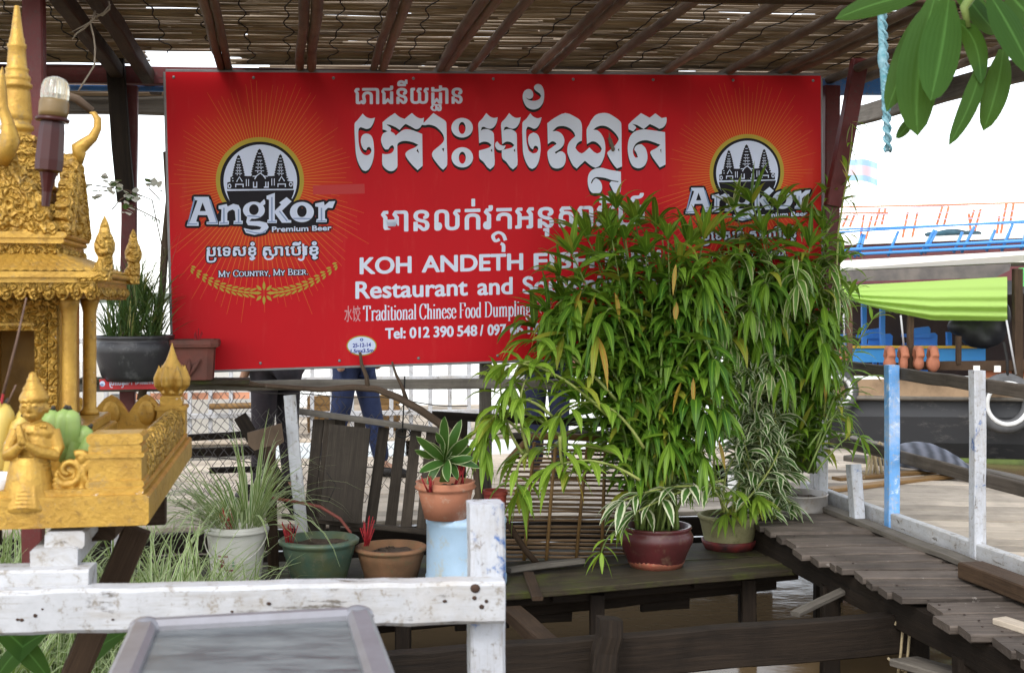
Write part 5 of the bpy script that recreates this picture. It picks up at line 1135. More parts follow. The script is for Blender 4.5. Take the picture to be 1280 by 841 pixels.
for o_ in (0, 9): b.tube([PY(x+o_, y, 5.155) for x, y in ((1122, 846), (1126, 815), (1128, 790), (1127, 779), (1121, 775), (1119, 781))], .006, 6)
b.tube([PY(x, y, 5.15) for x, y in ((1110, 822), (1120, 832), (1132, 824), (1128, 838))], .006, 6)
obj('rope_lashing', b, M_ROPE, None, 'beige rope lashed round the end of the lower beam', 'rope')
M_GROPE = m_plain('dark green rope', (.03, .06, .045), (.02, .03, .03), .9, 60)
b = MB(); b.tube([PY(x, y, 4.72) for x, y in ((1217, 780), (1216, 800), (1222, 815), (1232, 830), (1228, 850))], [.008, .01, .012, .009, .009], 7); b.tube([PY(x, y, 4.5) for x, y in ((1252, 800), (1254, 820), (1262, 840), (1260, 860))], .005, 6)
obj('rope_tangle', b, M_GROPE, None, 'dark green rope tangle hanging under the walkway edge', 'rope')
# on the side deck
for i, (x0, y0, x1, y1, l) in enumerate(((1045, 598, 1165, 589, 'farther of two brown loose boards lying on the side deck'), (1035, 612, 1192, 594, 'nearer of two brown loose boards lying on the side deck'))):
    b = MB(); b.timber(PG(x0, y0, ZW+.012), PG(x1, y1, ZW+.012), .09, .024, Z, .004, .002); obj('loose_board', b, BAMBY, None, l, 'board', 'loose boards on the side deck')
b = MB(); b.timber(PG(1062, 572, ZW+.02), PG(1108, 578, ZW+.02), .14, .05, Z, .006, .003); obj('pale_block', b, GREYW, None, 'pale flat wood block at the far left end of the side deck', 'block')
b = MB()
for j in range(3): b.tube([PG(1082+j*5, 596-j, ZW+.01)+Z*(.16+.03*j)*math.sin(PI*t/10)+V3((.10*t/10, .05*t/10, 0)) for t in range(11)], .010, 6)
b.tube([PG(1075+6*math.cos(t*.6)*2, 594+3*math.sin(t*.6), ZW+.012) for t in range(22)], .010, 6)
obj('mooring_rope', b, M_ROPE, None, 'loops of pale rope lying on the side deck behind the stub post', 'rope')
# dark rolled tarpaulin lying along the far edge
b = MB(); rs = []; n = 24; P0, P1 = PY(1108, 578, 8.9), PY(1222, 596, 8.1)
for i in range(n+1):
    t = i/n; c = P0.lerp(P1, t); s = (math.sin(PI*min(1, .12+t*.88)))**.8; h_ = .17*s+.01; wd = .16*s+.02
    rs.append([c+V3((0, wd*math.cos(a), max(0, h_*math.sin(a))))+Z*.01*mnoise.noise(V3((t*9, a*2, 0))) for a in [PI*k/12 for k in range(13)]])
b.rings(rs, ([i*.1 for i in range(n+1)], [k/13 for k in range(14)]), closed=True)
k = NM('striped grey tarp'); w_ = k.n('ShaderNodeTexWave'); k.l(k.tc.outputs['UV'], w_.inputs['Vector']); k.l(k.mapping('UV', (.6, 9, 1)), w_.inputs['Vector']); w_.inputs['Scale'].default_value = 1.5; w_.inputs['Distortion'].default_value = 1.5
k.set(Base_Color=k.mix(w_.outputs['Fac'], (.05, .055, .07), (.17, .18, .22)), Roughness=.6); obj('rolled_tarpaulin', b, k.m, None, 'dark grey rolled tarpaulin along the outer edge of the side deck', 'tarpaulin')
# blue green rope hanging from the roof at the right
b = MB(); P_ = [PY(x, y, 3.6) for x, y in ((1101, -30), (1101, 20), (1103, 60), (1105, 95), (1106, 130), (1109, 165), (1110, 190))]
b.tube(P_, [.006, .010, .011, .012, .009, .008, .004], 6)
for s in (0, PI): b.tube([P_[0].lerp(P_[-1], t/60)+V3((.010*math.cos(t*.9+s), .010*math.sin(t*.9+s), 0)) for t in range(61)], .0045, 5)
b.ellipsoid(P_[2]+Z*-.03, (.014, .014, .04))
obj('teal_rope', b, m_plain('teal rope', (.05, .2, .24), (.25, .4, .45), .8, 60, .4, 200), None, 'twisted blue green rope hanging from the roof edge', 'rope')

# ---------------------------------------------------------------- boats across the water at the right
def BY(px): return 14-(px-1160)*.0035
def BP(px, py, dy=0.0): return PY(px, py, BY(px)+dy)
def panel(b, quad, th, dy=0.0):
    """four picture corners at the boat's side, given thickness"""
    b.prism([BP(x, y, dy) for x, y in quad], V3((0, th, 0))); return b
bt = thing('passenger_boat', PY(1200, 577, 14.5), 'dark hulled wooden passenger boat with white canopy and lime green awning', 'boat')
k = NM('black hull'); kn = k.noise(k.mapping('Object', (.9, 1, 2.2)), 3.5, 9, .78); sz = k.n('ShaderNodeSeparateXYZ'); k.l(k.tc.outputs['Object'], sz.inputs[0])
k.set(Base_Color=k.mix(k.ramp(kn, [(.55, 0), (.75, 1)]), (.03, .031, .034), (.16, .15, .14)), Roughness=.55); M_HULL = k.m
b = MB(); sec = []
for i in range(15):
    t = i/14; px = lerp(985, 1560, t); y_ = BY(min(px, 1400)); bow = max(0, 1-t*7)
    top = 1.35-(118+bow*-6)/F*y_; ring = []
    for k_, (o_, z_) in enumerate(((0, top), (-.02, top-.25), (.05, top-.55), (.16, -.42), (.3, -.6))): p = PY(px, HY, y_+o_+bow*.5); ring.append(V3((p.x, p.y, z_)))
    for z_ in (-.6, top): p = PY(px, HY, y_+2.1-bow*.8); ring.append(V3((p.x, p.y, z_)))
    sec.append(ring)
b.rings(sec, ([i*.4 for i in range(15)], [j*.3 for j in range(8)]), smooth=False); obj('hull', b, M_HULL, bt)
b = MB(); b.tube([BP(x, 573+(x-1050)*.03, -.03) for x in range(990, 1500, 40)], .05, 8); obj('mossy_waterline', b, m_plain('moss', (.10, .14, .03), (.05, .06, .02), .9, 5), bt)
GUN = m_wood('gunwale wood', (.36, .25, .15), (.24, .16, .1), .6)
b = MB(); panel(b, [(985, 476), (1480, 468), (1480, 502), (985, 496)], .08, -.06); obj('gunwale', b, GUN, bt)
b = MB(); b.tube([BP(x, 497+(x-1050)*.008, -.1) for x in range(985, 1500, 30)], .028, 8); obj('rub_rail', b, GREYW, bt)
def tyre(px, py, r_, label):
    b = MB(); c = BP(px, py, -.17); n = 40; m_ = 14; rs = []
    for i in range(n+1):
        a = 2*PI*i/n; rs.append([c+V3((math.cos(a)*(r_-.055+.075*math.cos(q)), -.07*math.sin(q)-.0, math.sin(a)*(r_-.055+.075*math.cos(q)))) for q in [2*PI*j/m_ for j in range(m_)]])
    b.rings(rs, (list(range(n+1)), list(range(m_+1))), cap0=False, cap1=False)
    t = thing('tyre_fender', c-Z*r_, label, 'tyre'); obj('tyre', b, m_plain('tyre grey', (.12, .12, .125), (.07, .07, .07), .8), t)
    b = MB(); b.tube([c+V3((math.cos(2*PI*i/n)*(r_-.085), -.06, math.sin(2*PI*i/n)*(r_-.085))) for i in range(n+1)], .026, 8, False); obj('white_bead', b, m_plain('white rubber', (.75, .75, .74), (.5, .5, .48), .6), t)
    b = MB(); b.tube([c+V3((0, -.05, r_-.05)), c+V3((.02, 0, r_+.15)), c+V3((.02, .1, r_+.35))], .014, 6); obj('rope', b, M_TWINE, t)
tyre(1257, 504, .31, 'tyre with white inner edge hanging near the white railing post'); tyre(1044, 488, .25, 'tyre hanging on the hull just right of the leafy plants')
k = NM('cream roof'); k.set(Base_Color=(.78, .76, .7), Roughness=.7); M_CREAM = k.m
b = MB(); panel(b, [(990, 329), (1480, 303), (1480, 323), (1268, 328), (990, 341)], 2.4, -.12); obj('canopy_roof', b, M_CREAM, bt)
b = MB(); panel(b, [(990, 342), (1264, 329.5), (1262, 338), (1244, 347), (990, 354)], .06, -.17); obj('canopy_fascia', b, m_plain('worn grey board', (.07, .065, .065), (.15, .13, .115), .8, 6), bt)
b = MB(); nx, ny = 46, 14                        # awning cloth with folds
def aw(s, t):
    x = lerp(1040, 1259, s); y0 = lerp(358, 346, s); y1 = lerp(362, 400, min(1, s*1.75)**.62) if s < .57 else lerp(399, 401, s)
    y = lerp(y0, y1, t)+1.5*math.sin(t*PI); return PY(x, y, BY(x)-.18-.10*math.sin(t*PI)-.018*math.sin(t*26+s*5+2*math.sin(s*4))*(.3+t))
for i in range(nx+1):
    for j in range(ny*3+1): b.v.append(aw(i/nx, j/(ny*3)))
for i in range(nx):
    for j in range(ny*3):
        q_ = i*(ny*3+1)+j; b.face((q_, q_+ny*3+1, q_+ny*3+2, q_+1), None, True)
k = NM('lime cloth'); k.set(Base_Color=(.42, .62, .15), Roughness=.7); tr = k.n('ShaderNodeBsdfTranslucent'); tr.inputs[0].default_value = (.5, .85, .1, 1); mx = k.n('ShaderNodeMixShader'); mx.inputs[0].default_value = .4
k.l(k.p.outputs[0], mx.inputs[1]); k.l(tr.outputs[0], mx.inputs[2]); k.l(mx.outputs[0], k.out.inputs[0]); M_LIME = k.m
obj('awning', b, M_LIME, bt)
b = MB(); panel(b, [(1274, 335), (1420, 325), (1420, 362), (1276, 358)], .02, -.1); obj('side_awning', b, m_flat('green cloth', (.12, .55, .16)), bt)
for px, y0, y1, w_ in ((1062, 372, 462, .06), (1138, 390, 466, .065), (1198, 420, 455, .055), (1272, 336, 474, .09), (1400, 330, 474, .09)):
    b = MB(); b.timber(BP(px, y1, -.1), BP(px, y0, -.1), w_, w_, V3((0, 1, 0))); obj('canopy_post', b, m_wood('post brown', (.16, .09, .06), (.09, .05, .035)) if px == 1062 else DARKW2, bt)
k = NM('boat blue'); k.set(Base_Color=(.03, .22, .72), Roughness=.4); M_BBLUE = k.m
for px, y0 in ((1080, 380), (1103, 386), (1186, 415)):
    b = MB(); b.timber(BP(px, 434, 1.0), BP(px, y0, 1.0), .06, .06, V3((0, 1, 0))); obj('blue_post', b, M_BBLUE, bt)
b = MB(); panel(b, [(1040, 434), (1232, 434), (1232, 455), (1040, 452)], .05, .9); obj('blue_side_board', b, m_flat('side blue', (.06, .34, .8)), bt)
b = MB(); panel(b, [(1030, 432), (1225, 432), (1225, 435.5), (1030, 435)], .03, .85); obj('yellow_trim', b, m_flat('trim yellow', (.75, .45, .04)), bt)
def seat(px, py, s):
    r = thing('x', V3(), 'x', 'x') if False else None
    b = MB(); w_, h_ = 15*s, 15*s
    L = [(px-w_, py+h_), (px-w_*.95, py+h_*.35), (px-w_*.6, py+1), (px+w_*.8, py-1), (px+w_, py+2), (px+w_*.95, py+h_)]
    b.prism([BP(x, y, 1.25) for x, y in L], V3((0, .05, 0))); b.prism([BP(x, y, 1.2) for x, y in ((px-w_, py+h_-2), (px+w_, py+h_-2), (px+w_, py+h_+2), (px-w_, py+h_+2))], V3((0, .45, 0)))
    b.timber(BP(px, py+h_, 1.4), BP(px, 470, 1.4), .05, .05, V3((0, 1, 0))); return obj('blue_seat', b, M_BBLUE, bt)
seat(1101, 418, 1); seat(1157, 417, 1); seat(1093, 411, .7); seat(1152, 409, .75); seat(1052, 418, .9)
b = MB(); panel(b, [(1000, 380), (1440, 360), (1440, 470), (1000, 470)], .05, 2.0); obj('inner_wall', b, m_plain('boat inside', (.07, .04, .035), (.035, .025, .025), .8, 2), bt)
b = MB(); panel(b, [(1144, 452), (1480, 448), (1480, 466), (1144, 462)], .05, -.1); obj('side_rail', b, DARKW2, bt)
b = MB(); panel(b, [(1230, 462), (1480, 460), (1480, 472), (1230, 472)], .05, -.04); obj('orange_board', b, m_flat('orange board', (.42, .13, .05)), bt)
for px in (1221, 1247):
    b = MB(); panel(b, [(px-4, 457), (px+4, 457), (px+4, 465), (px-4, 465)], .02, -.13); obj('white_tag', b, M_CREAM, bt)
M_LJ = m_plain('orange jacket', (.34, .125, .065), (.2, .07, .04), .8, 6)
for i, (px, l) in enumerate(((1112, 'leftmost orange life jacket slung over the boat rail'), (1129, 'second orange life jacket from the left on the boat rail'), (1148, 'third orange life jacket from the left on the boat rail'), (1166, 'rightmost orange life jacket slung over the boat rail'), (1053, 'orange life jacket hanging beside the tyre at the leafy plants'))):
    b = MB(); c = BP(px, 451, -.22); hh = (.085, .10, .075, .095, .1)[i]
    for s in (-1, 1): b.ellipsoid(c+V3((s*.015, s*.07, -.03)), ((.07, .05, .06, .075, .06)[i], .045, hh), 12, 8)
    b.tube([c+V3((0, -.085, .04)), c+V3((0, -.04, .13)), c+V3((0, .04, .13)), c+V3((0, .085, .04))], .05, 8)
    me = remeshed('life_jacket', b, .016, M_LJ, None, 3, c-Z*.15); tag(me, l, 'life jacket', 'life jackets on the boat rail')
b = MB()                                       # black bundle slung under the canopy
for x, y, rx, ry in ((1218, 415, 20, 20), (1240, 410, 18, 24), (1200, 408, 16, 12), (1250, 395, 12, 22), (1228, 425, 16, 12)): b.ellipsoid(BP(x, y, .6), (rx*.009, .2, ry*.009), 12, 8)
me = remeshed('black_bundle', b, .03, m_plain('black plastic', (.012, .012, .014), (.03, .03, .035), .5, 5), None, 4, BP(1225, 440, .6)); tag(me, 'black sagging bundle slung under the boat canopy behind the awning', 'bundle')
b = MB()
for (x0, y0), (x1, y1) in (((1258, 400), (1270, 468)), ((1126, 394), (1130, 434)), ((1054, 378), (1056, 440))): b.tube([BP(x0, y0, -.2), BP(x1, y1, -.15)], .012, 5)
obj('awning_cord', b, m_flat('cord grey', (.45, .45, .45)), bt)
# the farther boat
fb_ = thing('tour_boat', PY(1180, 440, 26), 'farther long tour boat roof with blue and orange railings above the canopy', 'boat')
def FP(px, py, y_=26.0): return PY(px, py, y_-(px-1160)*.010)
k = NM('maroon canvas'); k.set(Base_Color=k.mix(k.noise(k.mapping('Object', (3, 1, .5)), 2, 4), (.19, .06, .06), (.11, .035, .04)), Roughness=.8)
b = MB(); b.prism([FP(x, y) for x, y in ((940, 308), (1500, 286), (1500, 345), (940, 358))], V3((0, .06, 0))); obj('side_canvas', b, k.m, fb_)
b = MB(); b.prism([FP(x, y, 25.9) for x, y in ((940, 305), (1500, 281), (1500, 289), (940, 311))], V3((0, 4, 0))); obj('roof', b, M_CREAM, fb_)
b = MB(); b.prism([FP(x, y, 25.7) for x, y in ((940, 358), (1500, 345), (1500, 470), (940, 470))], V3((0, 3.4, 0))); obj('hull', b, M_HULL, fb_)
k = NM('rail blue'); k.set(Base_Color=(.07, .27, .65), Roughness=.45); M_RB = k.m
k = NM('rail orange'); k.set(Base_Color=(.6, .19, .09), Roughness=.5); M_RO = k.m
def frail(name, mat, segs, y_, r_):
    b = MB()
    for (x0, y0), (x1, y1) in segs: b.tube([FP(x0, y0, y_), FP(x1, y1, y_)], r_, 6)
    return obj(name, b, mat, fb_)
seg = [((940, 318), (1500, 290)), ((940, 324), (1500, 297))]; frail('blue_rail', M_RB, seg, 25.2, .036)
frail('upper_blue_rail', M_RB, [((940, 297), (1500, 263)), ((940, 291), (1500, 270))], 25.2, .022)
for x0, y0, x1, y1 in ((1078, 292, 1068, 322), (1081, 293, 1073, 321), (1123, 289, 1110, 320), (1168, 287, 1151, 318), (1171, 288, 1156, 317), (1203, 290, 1192, 316), (1218, 283, 1202, 316), (1244, 287, 1233, 314), (1266, 280, 1252, 314), (1283, 290, 1276, 312), (1310, 280, 1296, 312), (1035, 294, 1024, 324)):
    frail('rail_post', M_RB, [((x0, y0), (x1, y1))], 25.05, .03)
frail('orange_rail', M_RO, [((940, 268), (1110, 266)), ((940, 262), (1500, 248))], 28.5, .022); frail('upper_rail', M_CREAM if False else m_flat('pale mauve', (.5, .4, .5)), [((940, 268), (1500, 243)), ((940, 272), (1500, 258)), ((940, 280), (1500, 266))], 28.6, .015)
for x0, y0, x1, y1 in ((1100, 260, 1093, 283), (1107, 260, 1102, 281), (1135, 265, 1128, 298), (1147, 265, 1140, 298), (1178, 258, 1171, 281), (1186, 258, 1180, 281), (1211, 267, 1214, 296), (1218, 262, 1212, 281), (1226, 261, 1216, 297), (1258, 255, 1251, 292), (1267, 255, 1263, 277), (1060, 269, 1053, 284), (1068, 269, 1062, 284), (1080, 268, 1075, 300), (1090, 270, 1082, 300), (1249, 270, 1246, 293)):
    frail('orange_post', M_RO, [((x0, y0), (x1, y1))], 28.5, .03)
b = MB()
for x, y, rx, ry in ((1170, 293, 16, 4), (1190, 291, 20, 5), (1212, 292, 16, 4)): b.ellipsoid(FP(x, y, 27.5), (rx*.017, .3, ry*.017), 12, 8)
me = remeshed('folded_tarp', b, .04, m_plain('teal tarp', (.03, .1, .14), (.015, .03, .04), .6, 3), None, 4, FP(1190, 298, 27.5)); tag(me, 'dark teal folded tarpaulin lying on the roof of the farther boat', 'tarpaulin')
# flag
fl = thing('national_flag', PY(1110, 330, 21), 'waving blue and red banded flag painted pale with glare right of the red brace', 'flag')
b = MB(); b.tube([PY(1040, 420, 21), PY(1050, 190, 21)], .03, 8); obj('flag_pole', b, M_CREAM, fl)
def flagband(t0, t1, col, name):
    b = MB(); n = 16
    for i in range(n+1):
        for t in (t0, t1):
            s = i/n; b.v.append(PY(lerp(1051, 1097, s), lerp(lerp(196, 203, s), lerp(222, 232, s), t)+1.5*math.sin(s*7), 21+.12*math.sin(s*9)))
    for i in range(n): b.face((2*i, 2*i+1, 2*i+3, 2*i+2), None, True)
    obj(name, b, m_flat(name, col), fl)
flagband(0, .28, (.4, .62, .85), 'blue_band'); flagband(.28, .72, (.82, .62, .66), 'pale_red_band'); flagband(.72, 1, (.4, .62, .85), 'blue_band')  # blue and red bands lightened, overexposed glare put into their colours

# ---------------------------------------------------------------- white fence and crates on the far boardwalk, people
fw = thing('white_fence', W(0, 12.7, -.05), 'white painted railing across the far boardwalk under the sign', 'fence')
for i in range(26):
    u = -2.6+i*.2; b = MB(); b.timber(W(u, 12.7, -.05), W(u, 12.7, .95), .04, .04, VV, .004, .001, 2); obj('baluster', b, WHITE, fw)
for z_ in (.2, .55, .95): b = MB(); b.timber(W(-2.7, 12.66, z_), W(2.5, 12.66, z_), .05, .05, Z, .004, .001); obj('fence_rail', b, WHITE, fw)
for i, (px, l, mt) in enumerate(((405, 'left tan wooden crate behind the white fence', BAMBY), (440, 'middle tan wooden crate behind the white fence', DECKW), (478, 'right tan wooden crate behind the white fence', BAMBY))):
    b = MB(); c = GP(px, 13.4, -.05)
    for j in range(4): b.timber(c+U*-.17+Z*(.06+j*.09)-VV*.15, c+U*.17+Z*(.06+j*.09)-VV*.15, .015, .075, Z); b.timber(c+U*-.17+Z*(.06+j*.09)+VV*.15, c+U*.17+Z*(.06+j*.09)+VV*.15, .015, .075, Z); b.timber(c+U*-.17+Z*(.06+j*.09)-VV*.15, c+U*-.17+Z*(.06+j*.09)+VV*.15, .015, .075, Z); b.timber(c+U*.17+Z*(.06+j*.09)-VV*.15, c+U*.17+Z*(.06+j*.09)+VV*.15, .015, .075, Z)
    b.timber(c-U*.17+Z*.015, c+U*.17+Z*.015, .3, .02, Z); obj('wooden_crate', b, mt, None, l, 'crate', 'crates behind the white fence')
# a white moored boat beyond the netting at the left
mb_ = thing('white_boat', PY(250, 560, 12.0), 'white moored boat with orange strip beyond the wire netting', 'boat')
b = MB(); sec = []
for i in range(13):
    t = i/12; x = lerp(-30, 345, t); e = math.sin(PI*min(1, .25+t*.75))**.5; p = PY(x, HY, 13.2)
    sec.append([p+V3((0, -.75*e, 1.35-.62-1.35)), p+V3((0, -.55*e, -1.95)), p+V3((0, .55*e, -1.95)), p+V3((0, .75*e, -.62))])
b.rings(sec, ([i*.3 for i in range(13)], [j*.4 for j in range(5)]), smooth=False); obj('hull', b, M_CREAM, mb_)
b = MB(); b.prism([PY(x, y, 12.42) for x, y in ((150, 492), (340, 490), (340, 498), (150, 500))], V3((0, .03, 0))); obj('orange_strip', b, m_flat('faded orange', (.62, .28, .16)), mb_)
b = MB(); b.tube([PY(262, 508, 12.2), PY(345, 506, 12.2)], .03, 8); obj('bamboo_boom', b, BAMBY, mb_)

def skin(name, joints, edges, mat, parent, sub=2):
    me = bpy.data.meshes.new('t'); org = WL[parent]; me.from_pydata([V3(j[0])-org for j in joints], edges, [])
    o = bpy.data.objects.new('t', me); C.objects.link(o); m = o.modifiers.new('s', 'SKIN'); s = o.modifiers.new('u', 'SUBSURF'); s.levels = sub; s.render_levels = sub
    for i, j in enumerate(joints): me.skin_vertices[0].data[i].radius = (j[1], j[2] if len(j) > 2 else j[1]); me.skin_vertices[0].data[i].use_root = i == 0
    dg = bpy.context.evaluated_depsgraph_get(); dg.update(); r = bpy.data.meshes.new_from_object(o.evaluated_get(dg)); bpy.data.objects.remove(o)
    r.name = name; r.materials.clear()
    for p in r.polygons: p.use_smooth = True; p.material_index = 0
    return put(name, r, mat, parent, org)
M_SKIN = m_plain('skin', (.36, .2, .13), (.3, .16, .1), .55, 6, .1)
M_HAIR = m_plain('black hair', (.012, .01, .01), (.02, .016, .014), .5, 40, .4, 200)
def person(foot, facing, h, label, trousers, shirt, stride=.16):
    t = thing('person', foot, label, 'person'); f = V3((math.cos(facing), math.sin(facing), 0)); r = V3((f.y, -f.x, 0)); k_ = h/1.7
    def J(x, y, z, *rad): return (foot+r*(x*k_)+f*(y*k_)+Z*(z*k_),)+tuple(a*k_ for a in rad)
    jl = [J(0, 0, .95, .13, .10), J(0, 0, 1.12, .12, .085), J(0, 0, 1.32, .145, .09), J(0, 0, 1.43, .09, .07), J(0, .01, 1.50, .05), J(0, .02, 1.56, .07), J(0, .03, 1.63, .078), J(0, .02, 1.69, .05),
          J(-.09, .02, .88, .088), J(-.10, stride*.55, .5, .06), J(-.10, stride, .09, .04), J(-.10, stride+.15, .03, .035), J(.09, -.02, .88, .088), J(.10, -stride*.3, .5, .06), J(.10, -stride, .10, .04), J(.10, -stride+.15, .03, .035),
          J(-.18, 0, 1.40, .055), J(-.23, -.02, 1.14, .042), J(-.22, .08, .90, .03), J(-.21, .12, .82, .034), J(.18, 0, 1.40, .055), J(.23, .0, 1.14, .042), J(.22, -.02, .90, .03), J(.21, .0, .82, .034)]
    ed = [(0, 1), (1, 2), (2, 3), (3, 4), (4, 5), (5, 6), (6, 7), (0, 8), (8, 9), (9, 10), (10, 11), (0, 12), (12, 13), (13, 14), (14, 15), (3, 16), (16, 17), (17, 18), (18, 19), (3, 20), (20, 21), (21, 22), (22, 23)]
    skin('body', jl, ed, M_SKIN, t)
    def G(i, a): return (jl[i][0],)+tuple(x+a*k_ for x in jl[i][1:])
    skin('trousers', [G(0, .018), G(8, .02), G(9, .022), G(10, .025), G(12, .02), G(13, .022), G(14, .025)], [(0, 1), (1, 2), (2, 3), (0, 4), (4, 5), (5, 6)], trousers, t)
    skin('shirt', [G(0, .02), G(1, .025), G(2, .02), G(3, .015), G(16, .02), G(17, .022), G(20, .02), G(21, .022)], [(0, 1), (1, 2), (2, 3), (3, 4), (4, 5), (3, 6), (6, 7)], shirt, t)
    b = MB(); b.ellipsoid(J(0, .0, 1.665, 1)[0], (.083*k_, .083*k_, .075*k_), 14, 10); b.ellipsoid(J(0, -.03, 1.62, 1)[0], (.078*k_, .075*k_, .08*k_), 14, 10); obj('hair', b, M_HAIR, t)
    for s in (-1, 1):
        b = MB(); b.ellipsoid(J(s*.03, .096, 1.625, 1)[0], (.011*k_, .009*k_, .007*k_), 8, 6); obj('eye', b, M_HAIR, t)
        st = stride if s < 0 else -stride; b = MB(); c = J(s*.10, st+.07, .035, 1)[0]; b.tube([c-f*.11*k_-Z*.0, c-f*.03*k_+Z*.01, c+f*.07*k_, c+f*.14*k_-Z*.01], [.04*k_, .045*k_, .042*k_, .025*k_], 10); obj('shoe', b, M_HAIR, t)
    b = MB(); b.ellipsoid(J(0, .112, 1.595, 1)[0], (.013*k_, .016*k_, .018*k_), 8, 6); obj('nose', b, M_SKIN, t)
    b = MB(); b.ellipsoid(J(0, .10, 1.562, 1)[0], (.022*k_, .008*k_, .006*k_), 8, 6); obj('mouth', b, m_flat('lips', (.3, .1, .08)), t)
M_JEAN = m_plain('blue denim', (.018, .03, .085), (.01, .018, .055), .85, 12, .3, 120); M_BLK = m_plain('black cloth', (.012, .012, .016), (.03, .02, .024), .9, 10); M_MRN = m_plain('maroon cloth', (.12, .02, .03), (.07, .015, .02), .9, 10); M_NAVY = m_plain('navy cloth', (.012, .018, .05), (.01, .012, .035), .9, 10); M_GRYC = m_plain('grey cloth', (.3, .3, .32), (.22, .22, .24), .9, 10)
person(GP(345, 8.4, .02), 2.6, 1.62, 'person in black trousers and maroon shirt behind the wire netting', M_BLK, M_MRN, .06)
person(GP(442, 9.4, .02), -.3, 1.66, 'person in blue jeans walking beyond the slatted panel', M_JEAN, M_GRYC, .2)
person(GP(684, 9.0, .02), 1.4, 1.6, 'person in navy trousers half hidden behind the tall green plants', M_NAVY, M_NAVY, .03)
# ================================================================ POTS AND PLANTS
SOIL = m_plain('potting soil', (.045, .032, .022), (.09, .065, .045), .95, 40, .8, 120)
GREENP = m_plain('green glazed pot', (.045, .10, .08), (.09, .10, .045), .45, 9, .2, 60, 0, .5, (.16, .15, .10))
BROWNP = m_plain('brown clay pot', (.24, .12, .06), (.15, .085, .045), .8, 10, .3, 80, 0, .3, (.12, .12, .06))
TERRA = m_plain('terracotta', (.42, .17, .095), (.32, .13, .075), .8, 7, .2, 90, 0, .3, (.4, .28, .2))
BLUEC = m_plain('faded blue plastic', (.36, .50, .64), (.27, .38, .48), .55, 5, .1, 30, 0, .4, (.38, .36, .28))
MAROONP = m_plain('maroon glazed pot', (.10, .018, .02), (.06, .016, .015), .38, 8, .15, 40, 0, .5, (.13, .08, .05))
OLIVEP = m_plain('mossy pale pot', (.36, .33, .18), (.22, .2, .09), .85, 10, .4, 60, 0, .3, (.08, .09, .03))
BUCKET = m_plain('dirty white plastic', (.60, .59, .54), (.48, .46, .40), .5, 6, .1, 30, 0, .4, (.3, .26, .19))
BLACKP = m_plain('black plastic bowl', (.02, .019, .022), (.035, .033, .036), .4, 8, .1, 60, 0, .5, (.1, .1, .1))
REDCL = m_plain('dark red clay', (.17, .05, .035), (.09, .04, .03), .8, 10, .3, 60)
TINM = m_plain('worn metal', (.42, .40, .37), (.25, .22, .19), .5, 6, .1, 50, .5, .5, (.22, .15, .08))
def pot(name, px, ybase, yrim, rrim, rbase, v, mat, label, prof=None, z0=0, soil=True, lip=.02, cat='pot', wall=.012):
    """pot whose rim is rrim pixels and base rbase pixels across, half"""
    c = GP(px, v, z0); Y = c.y; s = Y/F; H = (1.35-(yrim-HY)*s)-z0; R_, r_ = rrim*s, rbase*s
    t = thing(name, c, label, cat); b = MB()
    P = prof(R_, r_, H) if prof else [(0, 0), (r_, 0), (r_*1.02, .01), (lerp(r_, R_, .75), H*.78), (R_*.97, H-lip*1.2), (R_*1.0, H-lip), (R_*1.03, H-lip*.5), (R_*1.0, H), (R_-wall*1.3, H), (R_-wall*2, H-.05), (0, H-.055)]
    b.lathe(c, P, 40, 0, True, None, .006); o = obj('pot_body', b, mat, t)
    if soil:
        b = MB(); n = 22; rr = R_-wall*1.6; ring = [V3((c.x, c.y, z0+H-.030))]; b.v.append(ring[0])
        for k_ in (1, 2, 3):
            for i in range(n): a = 2*PI*i/n; b.v.append(V3((c.x+rr*k_/3*math.cos(a), c.y+rr*k_/3*math.sin(a), z0+H-.034+rnd(-.008, .008))))
        for i in range(n): b.face((0, 1+i, 1+(i+1) % n), None, True)
        for k_ in (0, 1):
            for i in range(n): j = (i+1) % n; b.face((1+k_*n+i, 1+(k_+1)*n+i, 1+(k_+1)*n+j, 1+k_*n+j), None, True)
        for i in range(26): a = rnd(0, 6.28); q = rr*math.sqrt(rnd(0, .9)); b.ellipsoid(V3((c.x+q*math.cos(a), c.y+q*math.sin(a), z0+H-.032)), (rnd(.004, .012), rnd(.004, .01), rnd(.003, .009)), 6, 4)
        obj('soil', b, SOIL, t)
    t['top'] = z0+H; return t, c, z0+H, R_
def bowlp(R_, r_, H): return [(0, 0), (r_, 0), (r_*1.05, .01), (lerp(r_, R_, .5), H*.28), (R_*1.02, H*.58), (R_*1.04, H*.72), (R_*.98, H*.84), (R_*.94, H*.9), (R_*1.0, H*.95), (R_*.98, H), (R_*.9, H), (R_*.88, H-.05), (0, H-.055)]
def ringed(R_, r_, H): return [(0, 0), (r_, 0), (lerp(r_, R_, .3), H*.33), (lerp(r_, R_, .36), H*.35), (lerp(r_, R_, .6), H*.62), (lerp(r_, R_, .66), H*.64), (lerp(r_, R_, .8), H*.82), (R_*.95, H*.86), (R_*1.03, H*.90), (R_*1.05, H*.96), (R_*1.0, H), (R_-.022, H), (R_-.03, H-.05), (0, H-.055)]
def bundle(px, py, v, z, n, label, h=.09, spread=.035):
    c = GP(px, v, z); b = MB()
    for i in range(n):
        o = V3((rnd(-1, 1), rnd(-1, 1), 0))*.012; d = V3((rnd(-1, 1)*spread, rnd(-1, 1)*spread, h*rnd(.6, 1.1))); b.tube([c+o-Z*.01, c+o+d], .0022, 5)
    obj('incense_bundle', b, M_INC, None, label, 'incense')
